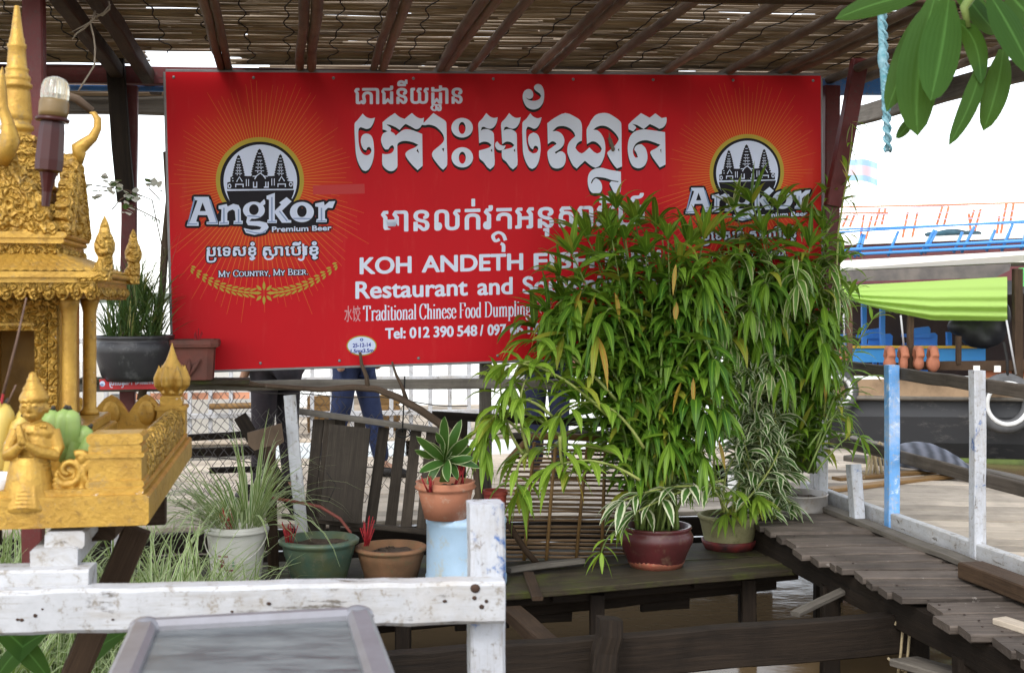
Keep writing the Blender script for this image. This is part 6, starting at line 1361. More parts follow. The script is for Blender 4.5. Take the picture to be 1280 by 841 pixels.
t, c, zt, r_ = pot('white_bucket', 296, 733, 655, 38, 29, 6.05, BUCKET, 'dirty white plastic bucket of trailing grass beside the soil bed', None, 0, True, .03, 'bucket')
b = MB(); b.lathe(c+Z*(zt-.035), [(r_*1.0, 0), (r_*1.05, .006), (r_*1.05, .016), (r_*1.0, .022)], 40); b.tube([c+V3((r_*1.03*math.cos(a), -abs(r_*1.05*math.sin(a)), zt-.03-.13*math.sin(a))) for a in [PI*i/16 for i in range(17)]], .003, 5); obj('rim_band', b, BUCKET, t)
# faint printed mark on the bucket
def on_cyl(c, zt, R0, R1, H): 
    def f(a, z, l): r = lerp(R0, R1, z/H)*1.0+l+.002; return c+V3((r*math.sin(a), -r*math.cos(a), z))
    return f
bf = on_cyl(c, zt, 29*c.y/F, 37*c.y/F, zt)
b = MB()
for a0, a1, z0_, z1_ in ((-.55, -.25, .10, .14), (-.5, -.1, .15, .158), (-.2, .15, .085, .093)):
    n = 6; o = len(b.v)
    for i in range(n+1): a = lerp(a0, a1, i/n); b.v += [bf(a, z0_, .001), bf(a, z1_, .001)]
    for i in range(n): b.face((o+2*i, o+2*i+2, o+2*i+3, o+2*i+1))
obj('faded_print', b, m_flat('faded maroon print', (.22, .05, .07)), t)
b = MB(); o = 0; 
for i in range(9): a = lerp(.02, .16, i/8); b.v += [bf(a, .10+.02*abs(i-4)/4, .001), bf(a, .135-.02*abs(i-4)/4, .001)]
for i in range(8): b.face((2*i, 2*i+2, 2*i+3, 2*i+1))
obj('faded_print', b, m_flat('faded green print', (.12, .3, .16)), t)
bundle(286, 0, 5.98, zt-.03, 16, 'red incense stubs in the white bucket', .11); GB = (c, zt, r_)
pot('green_pot', 399, 730, 672, 48, 33, 6.0, GREENP, 'green glazed pot of bare soil behind the white rail', ringed); bundle(362, 0, 5.92, .20, 16, 'red incense stubs at the left rim of the green pot', .11)
pot('brown_pot', 489, 732, 682, 44, 32, 6.0, BROWNP, 'squat brown clay pot of bare soil between green pot and blue drum', ringed); bundle(458, 0, 5.94, .19, 20, 'red incense stubs at the left rim of the brown pot', .12)
# blue drum with two pots on it
def drum(R_, r_, H): return [(0, 0), (r_*.98, 0), (r_, .015), (r_, H*.14), (r_*.975, H*.17), (R_*.99, H*.88), (R_*1.01, H*.9), (R_*1.01, H*.95), (R_*.98, H*.97), (R_*.95, H), (0, H)]
t, c, zt, r_ = pot('blue_drum', 583, 738, 643, 50, 51, 5.85, BLUEC, 'faded blue plastic drum standing behind the white post', drum, 0, False, .02, 'drum')
zb = zt
def flared(R_, r_, H): return [(0, 0), (r_, 0), (lerp(r_, R_, .8), H*.72), (R_*.93, H*.76), (R_*1.03, H*.8), (R_*1.07, H*.86), (R_*1.0, H*.93), (R_*1.04, H), (R_*.92, H), (R_*.9, H-.04), (0, H-.045)]
t, cT, zT, rT = pot('terracotta_pot', 557, 648, 601, 36, 26, 5.78, TERRA, 'terracotta pot of broad striped leaves on the blue drum', flared, zb)
t, c2, z2, r2 = pot('red_pot', 619, 648, 612, 15, 12, 5.92, m_plain('bright red clay', (.35, .05, .035), (.25, .05, .035), .7, 10), 'small red pot mostly hidden behind the white post on the blue drum', flared, zb)
# maroon pot and pale pot with saucers
def saucer(px, v, z, r_, h, mat, label, cat='saucer'):
    c = GP(px, v, z); b = MB(); b.lathe(c, [(0, 0), (r_*.9, 0), (r_, h*.6), (r_*1.03, h), (r_*.97, h), (r_*.9, h*.35), (0, h*.3)], 36); return obj('saucer', b, mat, None, label, cat), c
SM = m_plain('red orange saucer', (.36, .10, .06), (.2, .08, .045), .7, 16, .2, 60, 0, .3, (.3, .27, .15))
_, cs = saucer(820, 6.08, .0, .145, .045, SM, 'red orange saucer under the maroon pot')
t, cM, zM, rM = pot('maroon_pot', 820, 722, 656, 45, 34, 6.08, MAROONP, 'maroon glazed pot of the tall dense green plant', bowlp, .02)
_, cs = saucer(911, 6.45, .0, .145, .05, m_plain('black red saucer', (.03, .02, .02), (.22, .03, .025), .6, 14), 'black saucer with worn red paint under the pale mossy pot')
t, cO, zO, rO = pot('mossy_pot', 911, 702, 642, 38, 29, 6.45, OLIVEP, 'pale mossy clay pot of white edged and yellow green leaves', None, .02)
def tinp(R_, r_, H): return [(0, 0), (r_, 0), (r_*1.02, .006), (r_*1.0, .015), (R_, H*.5), (R_*1.0, H-.012), (R_*1.02, H-.006), (R_*.98, H), (R_*.93, H-.002), (R_*.92, H-.05), (0, H-.05)]
t, cTi, zTi, rTi = pot('metal_tin', 997, 657, 615, 37, 37, 6.72, TINM, 'worn grey metal tin planter at the far end of the walkway', tinp, ZW)
# black bowl, red square pot, and the small red slogan board
zS = PV(200, 474, 6.36).z
def bowl2(R_, r_, H): return [(0, 0), (r_, 0), (lerp(r_, R_, .4), H*.12), (lerp(r_, R_, .75), H*.35), (R_*1.03, H*.62), (R_*1.05, H*.74), (R_*1.0, H*.86), (R_*.97, H*.9), (R_*1.02, H*.94), (R_*1.02, H), (R_*.94, H), (R_*.93, H-.04), (0, H-.045)]
t, cB, zB, rB = pot('black_bowl', 169, 472, 419, 47, 36, 6.3, BLACKP, 'big black bowl planter of thin grass on the pot shelf', bowl2, zS)
c = GP(243, 6.32, zS); s_ = c.y/F; t = thing('square_pot', c, 'dark red square clay pot with molded leaf on the pot shelf', 'pot'); H = 50*s_; b = MB(); rs = []
for r_, z_ in ((22, 0), (23, .004), (25, .75*H), (26, .80*H), (30, .82*H), (31, .9*H), (30, H), (26, H), (25, H-.03), (.3, H-.035)):
    ring = []; R0 = r_*s_
    for i in range(24):
        a = 2*PI*i/24+PI/4; q_ = R0/max(abs(math.cos(a-.17)), abs(math.sin(a-.17))); q_ = min(q_, R0*1.3); ring.append(c+V3((q_*math.cos(a), q_*math.sin(a), z_)))
    rs.append(ring)
b.rings(rs, ([i*.03 for i in range(10)], [j*.02 for j in range(25)]), smooth=False); obj('pot_body', b, REDCL, t)
b = MB(); fc = c-V3((0, 25.5*s_, 0))+U*.0
for s in (-1, 0, 1): b.tube([fc+Z*.02-V3((0, .0, 0)), fc+V3((s*.03, -.002, .07)), fc+V3((s*.055, .002, .105))], [.004, .012, .003], 8)
obj('leaf_relief', b, REDCL, t)
bundle(245, 0, 6.30, zS+H-.02, 8, 'dark incense stubs in the square red pot', .07, .03)
sg = thing('slogan_board', PV(166, 487, 6.24), 'small red board with white Khmer lettering under the black bowl', 'sign')
PNL = [(124, 474), (204, 470), (204.5, 486), (125, 487)]
SBv = 6.235
b = MB(); b.prism([PV(x, y, SBv) for x, y in PNL], VV*.012); obj('board_face', b, m_flat('slogan red', (.48, .02, .025), .5), sg)
sbs = lambda x, y, l: PV(x, y, SBv)-VV*l
kt = bold(text_px('សាេបីរជាតិ', (137, 481.5), (165, 480.5), 5.6, 'ន'), .25)+bold(text_px('េមាទនភាពជាតិ', (169, 480.5), (202.5, 479), 5.6, 'ន'), .25)
kt += [stroke(p, 1.0, .9) for p in ([(137.5, 478), (138, 483.5), (141, 484)], [(153.5, 475), (154, 483), (151.5, 484)])]
ink('slogan_lettering', kt, I_PALE, .001, sg, sbs)
ink('slogan_emblem', [fill2d([ell(128, 479.5, 3.4, 3.6, 24)])], I_PALE, .001, sg, sbs); ink('slogan_emblem', [fill2d([ell(127.4, 481, 2.4, 1.8, 20)])], I_SHADE, .0018, sg, sbs)

# ---------------------------------------------------------------- leaves
L_GREEN = m_leaf('green leaf', (.04, .125, .012), (.22, .37, .034), (.42, .25, .04), None, trans=.34)
L_LIGHT = m_leaf('light green leaf', (.15, .29, .03), (.30, .44, .05), (.45, .34, .05), None, trans=.38)
L_VAR = m_leaf('white edged leaf', (.05, .13, .03), (.10, .2, .045), None, (.66, .68, .46), .56, .3)
L_VAR2 = m_leaf('cream striped leaf', (.08, .19, .03), (.18, .31, .05), None, (.50, .52, .26), .68, .28)
L_BROAD = m_leaf('broad leaf', (.03, .10, .02), (.06, .15, .03), None, (.42, .48, .26), .84, .22, .35)
L_GRASS = m_leaf('striped grass', (.06, .145, .025), (.16, .26, .055), None, (.46, .50, .31), .5, .3)
L_TUFT = m_leaf('dark grass', (.03, .07, .025), (.10, .16, .05), (.3, .26, .1), None, trans=.25)
L_BIG = m_leaf('orchid leaf', (.018, .058, .009), (.034, .095, .014), None, None, trans=.22, rough=.55, spec=.12)
M_STEM = m_plain('green stem', (.10, .17, .03), (.16, .2, .05), .6, 20)
M_STEMY = m_plain('pale stem', (.28, .3, .08), (.2, .25, .06), .6, 20)
def curve(p0, p1, p2, n=14):
    return [p0.lerp(p1, t).lerp(p1.lerp(p2, t), t) for t in [i/n for i in range(n+1)]]
def stem_leaves(bl, pts, t0, step, L, Wd, droop=(.5, 1.0), up=.35, varr=None, tuft=5, peak=.38, fold=.22, nseg=5):
    acc = 0; tot = sum((pts[i+1]-pts[i]).length for i in range(len(pts)-1)); dist = 0; ph = rnd(0, 6.28); nxt = tot*t0
    for i in range(len(pts)-1):
        d = pts[i+1]-pts[i]; l = d.length
        while nxt <= dist+l:
            p = pts[i]+d*((nxt-dist)/l); ph += 2.4+rnd(-.5, .5); out = V3((math.cos(ph), math.sin(ph)*.85-.12, 0)); dd = (out+d.normalized()*up+Z*rnd(-.25, .2)).normalized()
            q = rnd(.65, 1.12); bl.leaf(p, dd, L*q, Wd*q*rnd(.85, 1.15), rnd(*droop), nseg, fold, None if varr is None else rnd(*varr), rnd(-.5, .5), 0, peak); nxt += step*rnd(.7, 1.3)
        dist += l
    d = (pts[-1]-pts[-2]).normalized()
    for i in range(tuft):
        ph += 2.4; out = V3((math.cos(ph), math.sin(ph), 0)); bl.leaf(pts[-1], (out*rnd(.4, .9)+d).normalized(), L*rnd(.8, 1.15), Wd*rnd(.7, .95), rnd(*droop)*.8, nseg+1, fold, None if varr is None else rnd(*varr), rnd(-.4, .4), 0, peak)
def jit(p, s): return p+V3((rnd(-s, s), rnd(-s, s), rnd(-s, s)*.4))
# tall green plant in the maroon pot
PL = thing('green_plant', cM+Z*(zM-.03), 'tall dense plant of hanging green lance leaves in the maroon pot', 'plant')
bs = MB(); bl = MB(); base = cM+Z*(zM-.04)
tops = [(686,392),(668,410),(700,345),(715,318),(724,360),(735,300),(748,330),(758,285),(770,262),(782,300),(795,280),(808,320),(820,285),(835,300),(850,330),(862,310),(872,350),(880,300),(700,440),(690,470),(730,420),(760,380),(790,360),(815,380),(840,390),(865,400),(885,420),(745,470),(780,440),(830,450),(860,470),(890,470),(720,500),(770,510),(810,520),(850,530),(880,540),(740,540),(800,560),(765,300),(706,380),(828,350),(898,385)]
for i, (x, y) in enumerate(tops):
    top = PV(x, y, rnd(5.85, 6.3)); p0 = base+V3((rnd(-.1, .1), rnd(-.07, .07), 0)); mid = p0.lerp(top, .5)+V3((0, 0, .10+.25*abs(top.x-base.x)))+rv(.04); mid.x = lerp(p0.x, top.x, .32)
    pts = curve(p0, mid, top); bs.tube(pts, [lerp(.008, .0035, t/14) for t in range(15)], 6)
    stem_leaves(bl, pts, .26, .024, rnd(.17, .25), rnd(.036, .054), random.choice(((.3, 1.0), (.5, 1.6), (.9, 2.4), (1.4, 3.2))), rnd(.05, .6), (0, .955), 8, .36, .2, 6)
for i in range(52):
    x, y = rnd(672, 915), rnd(330, 580); v_ = rnd(5.72, 6.1)
    if x < 775 and y > 440: continue
    top = PV(x, y, v_); p0 = base+V3((rnd(-.1, .1), rnd(-.09, .03), 0)); hi = PV(lerp(820, x, .55), y-rnd(60, 150), v_+.1)
    pts = curve(p0, hi, top); bs.tube(pts, [lerp(.007, .003, t/14) for t in range(15)], 6)
    stem_leaves(bl, pts, .45, .026, rnd(.18, .25), rnd(.034, .052), random.choice(((.5, 1.5), (.9, 2.2), (1.5, 3.2))), rnd(.05, .35), (0, .955), 8, .36, .2, 6)
for i in range(16):
    p0 = base+V3((rnd(-.12, .12), rnd(-.1, .02), 0)); t_ = PV(rnd(760, 890), rnd(420, 560), rnd(5.85, 6.0)); bs.tube(curve(p0, p0.lerp(t_, .5)+rv(.05), t_), [.008]*8+[.006]*7, 6)
for i in range(9): bl.leaf(PV(rnd(690, 900), rnd(330, 620), rnd(5.7, 5.9)), V3((rnd(-.4, .4), -.2, -1)), rnd(.10, .18), rnd(.02, .034), rnd(.2, 1), 5, .35, .99, rnd(-1, 1))
obj('stems', bs, M_STEM, PL); lf = obj('leaves', bl, L_GREEN, PL)
# long pale shoots that arch to the left
bs = MB(); bl = MB()
for pts_ in ([(800, 600), (740, 560), (690, 585)], [(690, 520), (640, 470), (606, 540)], [(690, 470), (650, 430), (640, 480)], [(650, 540), (618, 500), (606, 560)]) + ([(805, 560), (752, 470), (700, 520)], [(790, 575), (715, 540), (650, 568)], [(700, 545), (650, 500), (622, 520)], [(660, 565), (640, 500), (660, 470)], [(655, 568), (630, 540), (625, 480)], [(760, 520), (690, 450), (640, 455)], [(770, 500), (700, 420), (665, 425)], [(700, 545), (700, 600), (715, 590)], [(660, 566), (640, 580), (648, 615)]):
    v_ = rnd(5.7, 5.95); pts = curve(*[PV(x, y, v_+rnd(-.04, .04)) for x, y in pts_]); bs.tube(pts, [lerp(.0085, .004, t/14) for t in range(15)], 6)
    stem_leaves(bl, pts, .3, .028, .20, .044, (1.2, 2.6), .3, (.3, .95), 6)
obj('arching_stems', bs, M_STEMY, PL); obj('arching_leaves', bl, L_LIGHT, PL, 'pale green hanging leaves on shoots that arch to the left')
bl = MB(); bs = MB()                           # little runner at the left rim
for pts_ in ([(790, 668), (760, 655), (752, 690)], [(785, 660), (770, 640), (775, 655)]):
    pts = curve(*[PV(x, y, 5.86) for x, y in pts_]); bs.tube(pts, .004, 6); stem_leaves(bl, pts, .3, .03, .12, .026, (.8, 1.6), .3, (.4, .95), 5)
obj('runner_stems', bs, M_STEM, PL); obj('runner_leaves', bl, L_LIGHT, PL)
# white-edged branch that leans over both pots, and the tangle behind it
PV1 = thing('variegated_plant', cO+Z*(zO-.03), 'trailing plant of white edged leaves leaning from the pale mossy pot', 'plant')
bs = MB(); bl = MB()
for pts_, v_ in (([(905, 600), (850, 610), (795, 640)], 5.84), ([(900, 610), (840, 600), (780, 625)], 5.86), ([(905, 640), (880, 560), (905, 520)], 6.3), ([(915, 640), (930, 560), (960, 540)], 6.25), ([(920, 640), (945, 580), (985, 590)], 6.25), ([(905, 640), (900, 580), (930, 560)], 6.2), ([(918, 640), (970, 540), (985, 500)], 6.3), ([(910, 640), (890, 600), (870, 600)], 6.1), ([(925, 645), (960, 600), (990, 630)], 6.3), ([(918, 640), (940, 540), (930, 500)], 6.35), ([(918, 640), (960, 600), (975, 560)], 6.15)):
    pts = curve(*[PV(x, y, v_+rnd(-.03, .03)) for x, y in pts_]); bs.tube(pts, [lerp(.007, .004, t/14) for t in range(15)], 6); big_ = v_ < 5.9
    stem_leaves(bl, pts, .25 if not big_ else .1, (.028 if not big_ else .030), (.16 if not big_ else .18), (.040 if not big_ else .05), (.8, 1.6), .4, None, 5)
obj('stems', bs, M_STEMY, PV1); obj('leaves', bl, L_VAR, PV1)
bs = MB(); bl = MB()
for i in range(7):
    p0 = cO+Z*(zO-.03)+V3((rnd(-.05, .08), rnd(-.1, 0), 0)); top = PV(rnd(905, 948), rnd(612, 655), 6.2+rnd(-.1, .1)); pts = curve(p0, p0.lerp(top, .5)+Z*.1, top); bs.tube(pts, .004, 6)
    stem_leaves(bl, pts, .4, .03, .15, .030, (.9, 1.8), .4, (.55, .96), 5)
obj('young_stems', bs, M_STEM, PV1); obj('young_leaves', bl, L_LIGHT, PV1, 'yellow green drooping young leaves')
# right-hand tall plant from the tin
PT = thing('tall_plant', cTi+Z*(zTi-.03), 'tall slender leafed plant climbing from the metal tin over the right emblem', 'plant')
bs = MB(); bl = MB(); bv = MB()
tp2 = [(905,300),(918,262),(925,330),(940,255),(952,290),(960,330),(972,262),(985,300),(992,350),(1003,270),(1012,310),(1020,345),(1030,290),(1040,380),(1045,430),(1035,470),(1020,420),(1000,400),(975,380),(950,370),(930,380),(910,360),(1050,330),(1042,255),(900,400),(1030,520),(1010,480),(985,440),(955,430),(925,430),(1045,500),(1000,540)]
for i, (x, y) in enumerate(tp2):
    top = PV(x, y, rnd(6.15, 6.42)); p0 = cTi+Z*(zTi-.03)+V3((rnd(-.1, .1), rnd(-.07, .05), 0)); mid = p0.lerp(top, .5); mid.x = lerp(p0.x, top.x, .3); pts = curve(p0, mid+rv(.04), top)
    bs.tube(pts, [lerp(.008, .0035, t/14) for t in range(15)], 6)
    stem_leaves(bv if i % 4 == 1 else bl, pts, .2, .026, rnd(.17, .24), rnd(.032, .044), random.choice(((.4, 1.3), (.8, 2.2), (1.2, 3))), rnd(.2, .8), (.05, .955), 8, .36, .2, 6)
for pts_ in ([(1010, 590), (1060, 470), (1085, 470)], [(1020, 560), (1060, 440), (1090, 400)], [(1015, 500), (1050, 400), (1062, 370)], [(1020, 590), (1065, 530), (1075, 545)], [(1010, 560), (1050, 500), (1060, 520)]):
    pts = curve(*[PV(x, y, 6.15) for x, y in pts_]); bs.tube(pts, [lerp(.006, .003, t/14) for t in range(15)], 6); stem_leaves(bl, pts, .45, .04, .16, .026, (.8, 1.6), .4, (.6, .97), 4)
for i in range(34):
    x, y = rnd(885, 1050), rnd(320, 490); v_ = rnd(6.0, 6.3); top = PV(x, y, v_); p0 = cTi+Z*(zTi-.03)+V3((rnd(-.1, .1), rnd(-.07, .05), 0)); hi = PV(lerp(985, x, .6), y-rnd(50, 130), v_+.1)
    pts = curve(p0, hi, top); bs.tube(pts, [lerp(.007, .003, t/14) for t in range(15)], 6); stem_leaves(bv if i % 3 == 1 else bl, pts, .4, .028, .22, .042, (1.4, 3.2), .3, (.05, .955), 7, .36, .2, 6)
obj('stems', bs, M_STEM, PT); obj('leaves', bl, L_GREEN, PT); obj('striped_leaves', bv, L_VAR2, PT)
# a second, creamy striped plant between the tin and the mossy pot
PC = thing('cream_plant', GP(962, 6.5, .02), 'bushy cream striped plant between the mossy pot and the metal tin', 'plant')
bs = MB(); bl = MB()
for i in range(26):
    p0 = GP(962, 6.5, .02)+V3((rnd(-.06, .06), rnd(-.06, .06), 0)); top = PV(rnd(915, 972), rnd(455, 580), rnd(6.1, 6.4)); pts = curve(p0, p0.lerp(top, .6)+rv(.05)+Z*.08, top); bs.tube(pts, [lerp(.007, .0035, t/14) for t in range(15)], 6)
    stem_leaves(bl, pts, .25, .030, .18, .046, (.8, 2.2), .4, None, 7)
obj('stems', bs, M_STEMY, PC); obj('leaves', bl, L_VAR2 if False else L_VAR, PC)
b = MB(); b.lathe(GP(962, 6.5, 0), [(0, 0), (.06, 0), (.08, .09), (.075, .1), (0, .095)], 20); obj('clay_pot', b, BROWNP, PC)
# thin vine on the leaning brace
vn = thing('climbing_vine', PV(1040, 440, 6.2), 'thin vine with few yellowing leaves climbing the red brace', 'vine')
pts = [PV(x, y, 6.2) for x, y in ((1030, 520), (1036, 440), (1040, 390), (1046, 330), (1048, 290), (1054, 250), (1060, 215), (1064, 180), (1066, 155))]
b = MB(); b.tube(pts, [.006]*5+[.005, .004, .003, .002], 6); b.tube([PV(x, y, 6.15) for x, y in ((900, 440), (880, 410), (850, 372), (832, 335), (828, 300))], .004, 6); obj('stem', b, M_STEMY, vn)
bl = MB()
for p in pts[3:]: 
    for q in range(3): bl.leaf(p+rv(.02), (V3((rnd(-.5, 1), rnd(-.6, .1), rnd(-.8, .2)))), rnd(.08, .13), .024, 1.2, 5, .2, rnd(.5, 1), 0)
for q in range(5): bl.leaf(PV(1050+q*3, 200+q*12, 6.18), V3((.4, -.2, -.8)), .11, .024, .8, 5, .2, .99, 0)
obj('leaves', bl, L_LIGHT, vn)
# broad striped leaves in the terracotta pot
PB = thing('broad_plant', cT+Z*(zT-.03), 'plant with broad green leaves edged in cream in the terracotta pot', 'plant')
def blade(b, pts, Wd, nrm=V3((0, -1, 0)), var=.5, peak=.5, fold=.12, flip=0):
    k_ = int(var*19); n = 12; P = []
    pts = [V3(p) for p in pts]; 
    for i in range(n+1):
        t = i/n
        if len(pts) == 3: P.append(pts[0].lerp(pts[1], t).lerp(pts[1].lerp(pts[2], t), t))
        else:
            f = t*(len(pts)-1); j = min(int(f), len(pts)-2); P.append(pts[j].lerp(pts[j+1], f-j))
    o = len(b.v)
    for i, p in enumerate(P):
        d = (P[min(i+1, n)]-P[max(i-1, 0)]).normalized(); x = d.cross(nrm).normalized(); m_ = x.cross(d); t = i/n
        w_ = Wd*.5*max(.02, math.sin(PI*min(1, max(.04, t)**(math.log(.5)/math.log(peak))))**.55) if i < n else .0005
        b.v += [p-x*w_-m_*w_*fold, p.copy(), p+x*w_-m_*w_*fold]
    for i in range(n):
        for q_, u0 in ((0, 0), (1, .5)): b.face((o+3*i+q_, o+3*i+q_+1, o+3*i+q_+4, o+3*i+q_+3), [(2*k_+u0, i/n), (2*k_+u0+.5, i/n), (2*k_+u0+.5, (i+1)/n), (2*k_+u0, (i+1)/n)], True)
bl = MB(); root = (556, 592)
for x0, y0, x1, y1, w_ in ((553, 560, 556, 520, .075), (560, 560, 577, 524, .06), (566, 565, 586, 548, .07), (548, 570, 520, 545, .055), (545, 575, 518, 562, .05), (550, 575, 524, 590, .055), (562, 572, 590, 560, .06), (556, 572, 560, 602, .065), (545, 580, 534, 606, .05), (566, 575, 572, 600, .055), (570, 575, 592, 572, .05), (552, 566, 532, 552, .06), (558, 565, 545, 540, .05), (562, 568, 600, 585, .05)):
    v_ = 5.72+rnd(-.06, .08); blade(bl, [PV(root[0]+rnd(-4, 4), root[1]-14, 5.78), PV(x0, y0, v_), PV(x1, y1, v_-.05+rnd(-.05, .05))], w_*.82, V3((rnd(-.9, .9), -1, rnd(-.1, .9))).normalized(), rnd(.1, .9), .6)
obj('leaves', bl, L_BROAD, PB); b = MB()
for i in range(5): b.tube([PV(556+rnd(-5, 5), 602, 5.78), PV(556+rnd(-6, 6), 575, 5.77)], .008, 6)
obj('stalks', b, M_STEM, PB); bundle(538, 0, 5.66, zT-.02, 12, 'red incense stubs at the rim of the terracotta pot', .06)
b = MB()
for i in range(8): b.tube([cT+V3((.07+rnd(-.03, .03), -.02+rnd(-.03, .03), zT-cT.z-.02)), cT+V3((.09+rnd(-.03, .03), -.03, zT-cT.z+rnd(.05, .12)))], .003, 5)
obj('incense_bundle', b, M_INC, None, 'red incense sticks behind the broad leaves in the terracotta pot', 'incense')
# thin grass in the black bowl
PG_ = thing('grass_tuft', cB+Z*(zB-.03), 'bushy tuft of thin dark grass in the black bowl', 'plant'); bl = MB()
for i in range(620):
    a = rnd(0, 6.28); q = rB*.75*math.sqrt(random.random()); p = cB+V3((q*math.cos(a), q*math.sin(a), zB-cB.z-.03)); hgt = rnd(.12, .42)
    if i % 3: p = p+Z*rnd(.02, .24)
    bl.leaf(p, V3((rnd(-.8, .8), rnd(-.8, .8), rnd(.5, 1.4))), rnd(.10, .24), rnd(.006, .010), rnd(.2, 1.2), 4, .2)
for i in range(26): bl.leaf(cB+V3((rnd(-.1, .1), rnd(-.1, .1), zB-cB.z+.1)), V3((rnd(-.5, .5), rnd(-.4, .4), 1.2)), rnd(.3, .45), .004, rnd(.3, .9), 6, .2)
obj('blades', bl, L_TUFT, PG_)
# trailing grass from the white bucket
PW = thing('trailing_grass', GB[0]+Z*(GB[1]-.03), 'striped grass spilling over the rim of the white bucket', 'plant'); bl = MB()
for i in range(230):
    a = rnd(0, 6.28); p = GB[0]+V3((GB[2]*.7*math.cos(a), GB[2]*.7*math.sin(a), GB[1]-.03)); o = V3((math.cos(a), math.sin(a), 0))
    bl.leaf(p, (o*rnd(.2, .9)+Z*rnd(.4, 1.3)+V3((-.2, 0, 0))), rnd(.25, .62), rnd(.008, .013), rnd(.8, 2.4), 7, .2)
obj('blades', bl, L_GRASS, PW)
# grass bed: nobody could count it
bl = MB()
for i in range(8500):
    u = rnd(-2.3, -.15); v = rnd(3.2, 5.6); dn_ = mnoise.noise(V3((u*2.2, v*2.2, 7)))
    if dn_ < -.25: continue
    z = -.12+.05*mnoise.noise(V3((u*3, v*3, 0))); tall = 1.0+1.2*max(0, mnoise.noise(V3((u*1.3, v*1.3, 3))))+(.5 if v > 4.6 else 0)
    bl.leaf(W(u, v, z), V3((rnd(-.7, .7), rnd(-.7, .7), rnd(.7, 1.5))), rnd(.24, .46)*tall*(.75 if u > -.35 else 1), rnd(.009, .015), rnd(.7, 2.0), 6, .2)
obj('striped_grass', bl, L_GRASS, None, 'long white striped grass growing under and behind the shrine', 'grass', None, 'stuff', W(-1.6, 4.6, -.12))
bl = MB()
for i in range(3600):
    p = PG(rnd(60, 175), rnd(795, 880), -.1); p.z = -.1+rnd(0, .22); bl.leaf(p, V3((rnd(-1, 1), rnd(-1, 1), rnd(.1, .9))), rnd(.02, .045), rnd(.010, .018), .5, 3, .15)
obj('small_weeds', bl, m_leaf('weed leaf', (.07, .2, .015), (.16, .34, .03), None, None, trans=.4), None, 'bright green small leaved weeds below the white rail', 'weeds', None, 'stuff')
bl = MB(); 
for pts_ in ([(-20, 770), (30, 800), (62, 850)], [(88, 850), (100, 815), (160, 788)], [(-10, 860), (10, 810), (60, 790)]): blade(bl, [PY(x, y, 3.1) for x, y in pts_], .06, V3((0, -.7, .7)), .5, .5)
obj('strap_leaves', bl, L_BIG, thing('strap_plant', PG(50, 900, -.1), 'broad green strap leaves at the lower left corner', 'plant'))
# bougainvillea spray behind the shrine
bv_ = thing('flower_vine', PY(200, 300, 5.6), 'thin vine with white papery flowers beside the red post', 'vine'); b = MB()
paths = ([(205, 320), (190, 250), (160, 238), (120, 232)], [(165, 240), (150, 250), (140, 262)], [(200, 250), (186, 235), (190, 226)], [(165, 258), (185, 268), (200, 276)])
for p in paths: b.tube([PY(x, y, 5.6) for x, y in p], .0028, 5)
obj('stem', b, BARK, bv_); bl = MB(); bg_ = MB()
for x, y in ((145, 232), (150, 236), (148, 228), (141, 234), (165, 247), (168, 243), (162, 244), (170, 250), (188, 228), (192, 232), (198, 236), (130, 224), (117, 248), (108, 234), (124, 241), (138, 240), (160, 258), (158, 264)):
    for q in range(4): (bl if q else bg_).leaf(PY(x+rnd(-2, 2), y+rnd(-2, 2), 5.6+rnd(-.02, .02)), V3((rnd(-1, 1), rnd(-1, .2), rnd(-.6, 1))), rnd(.028, .042), .034, .3, 3, .1, .5)
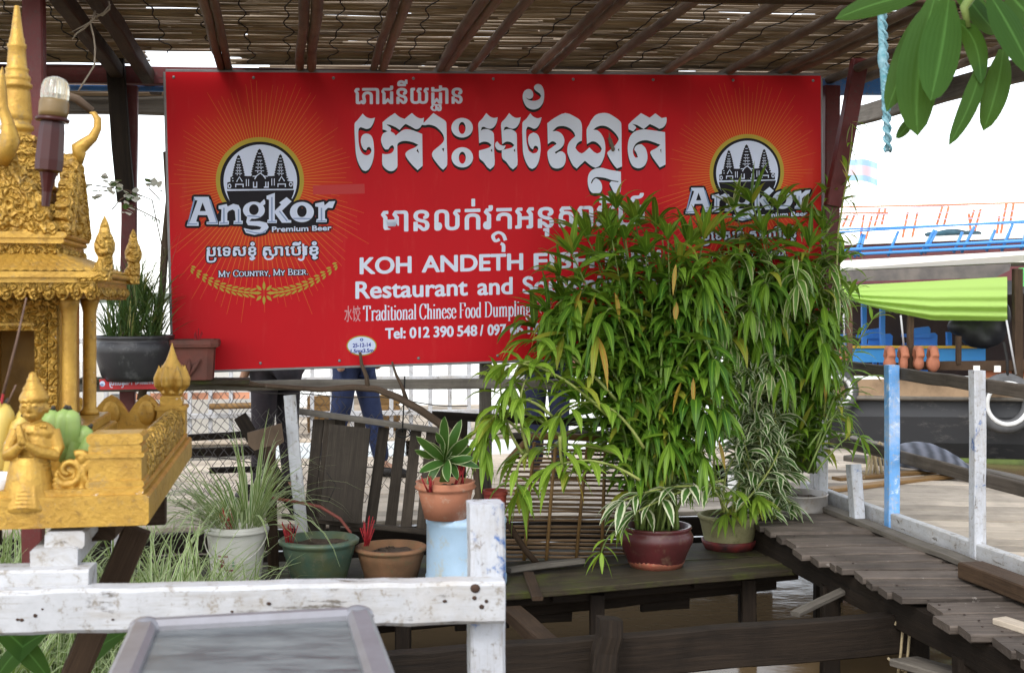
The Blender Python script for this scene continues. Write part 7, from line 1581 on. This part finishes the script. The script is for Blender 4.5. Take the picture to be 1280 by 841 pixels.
for i in range(10): bg_.leaf(PY(170+i*3.4, 262+i*1.6, 5.6), V3((rnd(-1, 1), -.3, -1)), .02, .008, .3, 3)
k = NM('white petal'); k.set(Base_Color=(.8, .8, .74), Roughness=.7); tr = k.n('ShaderNodeBsdfTranslucent'); tr.inputs[0].default_value = (.8, .82, .7, 1); mx = k.n('ShaderNodeMixShader'); mx.inputs[0].default_value = .5; k.l(k.p.outputs[0], mx.inputs[1]); k.l(tr.outputs[0], mx.inputs[2]); k.l(mx.outputs[0], k.out.inputs[0]); obj('flowers', bl, k.m, bv_); obj('leaves', bg_, L_TUFT, bv_)
# hanging orchid leaves at the upper right
oc = thing('hanging_orchid', PY(1225, -30, 2.45), 'large drooping green leaves hanging in at the upper right corner', 'plant'); bl = MB(); Yo = 2.45
for pts_, w_, dy in (([(1178, -5), (1140, 50), (1108, 140)], 36, .04), ([(1168, 0), (1140, 90), (1147, 170)], 50, 0), ([(1186, 0), (1180, 60), (1163, 126)], 52, -.05), ([(1198, 28), (1226, 45), (1226, 105)], 25, 0), ([(1226, 80), (1222, 120), (1186, 182)], 22, .02), ([(1254, 62), (1250, 110), (1229, 164)], 31, .03), ([(1238, -5), (1262, 30), (1292, 95)], 44, -.04), ([(1152, -6), (1110, -4), (1044, 24)], 28, -.02), ([(1142, 145), (1134, 160), (1120, 173)], 14, .05), ([(1205, -10), (1225, 20), (1246, 42)], 30, .05), ([(1262, -8), (1275, 10), (1300, 30)], 40, .02), ([(1190, -20), (1215, 0), (1240, 30)], 26, .06)):
    blade(bl, [PY(x, y, Yo+dy+rnd(-.02, .02)) for x, y in pts_], w_*Yo/F*1.06, V3((rnd(-.35, .35), -1, rnd(-.1, .25))).normalized(), rnd(0, .9), .5, .16)
obj('leaves', bl, L_BIG, oc); b = MB(); b.tube([PY(x, y, Yo) for x, y in ((1250, -60), (1225, -20), (1205, 10), (1210, 35))], [.012, .011, .009, .006], 8); b.tube([PY(x, y, Yo) for x, y in ((1225, -20), (1248, 20), (1255, 62))], [.009, .007, .004], 8); obj('stem', b, M_STEM, oc)
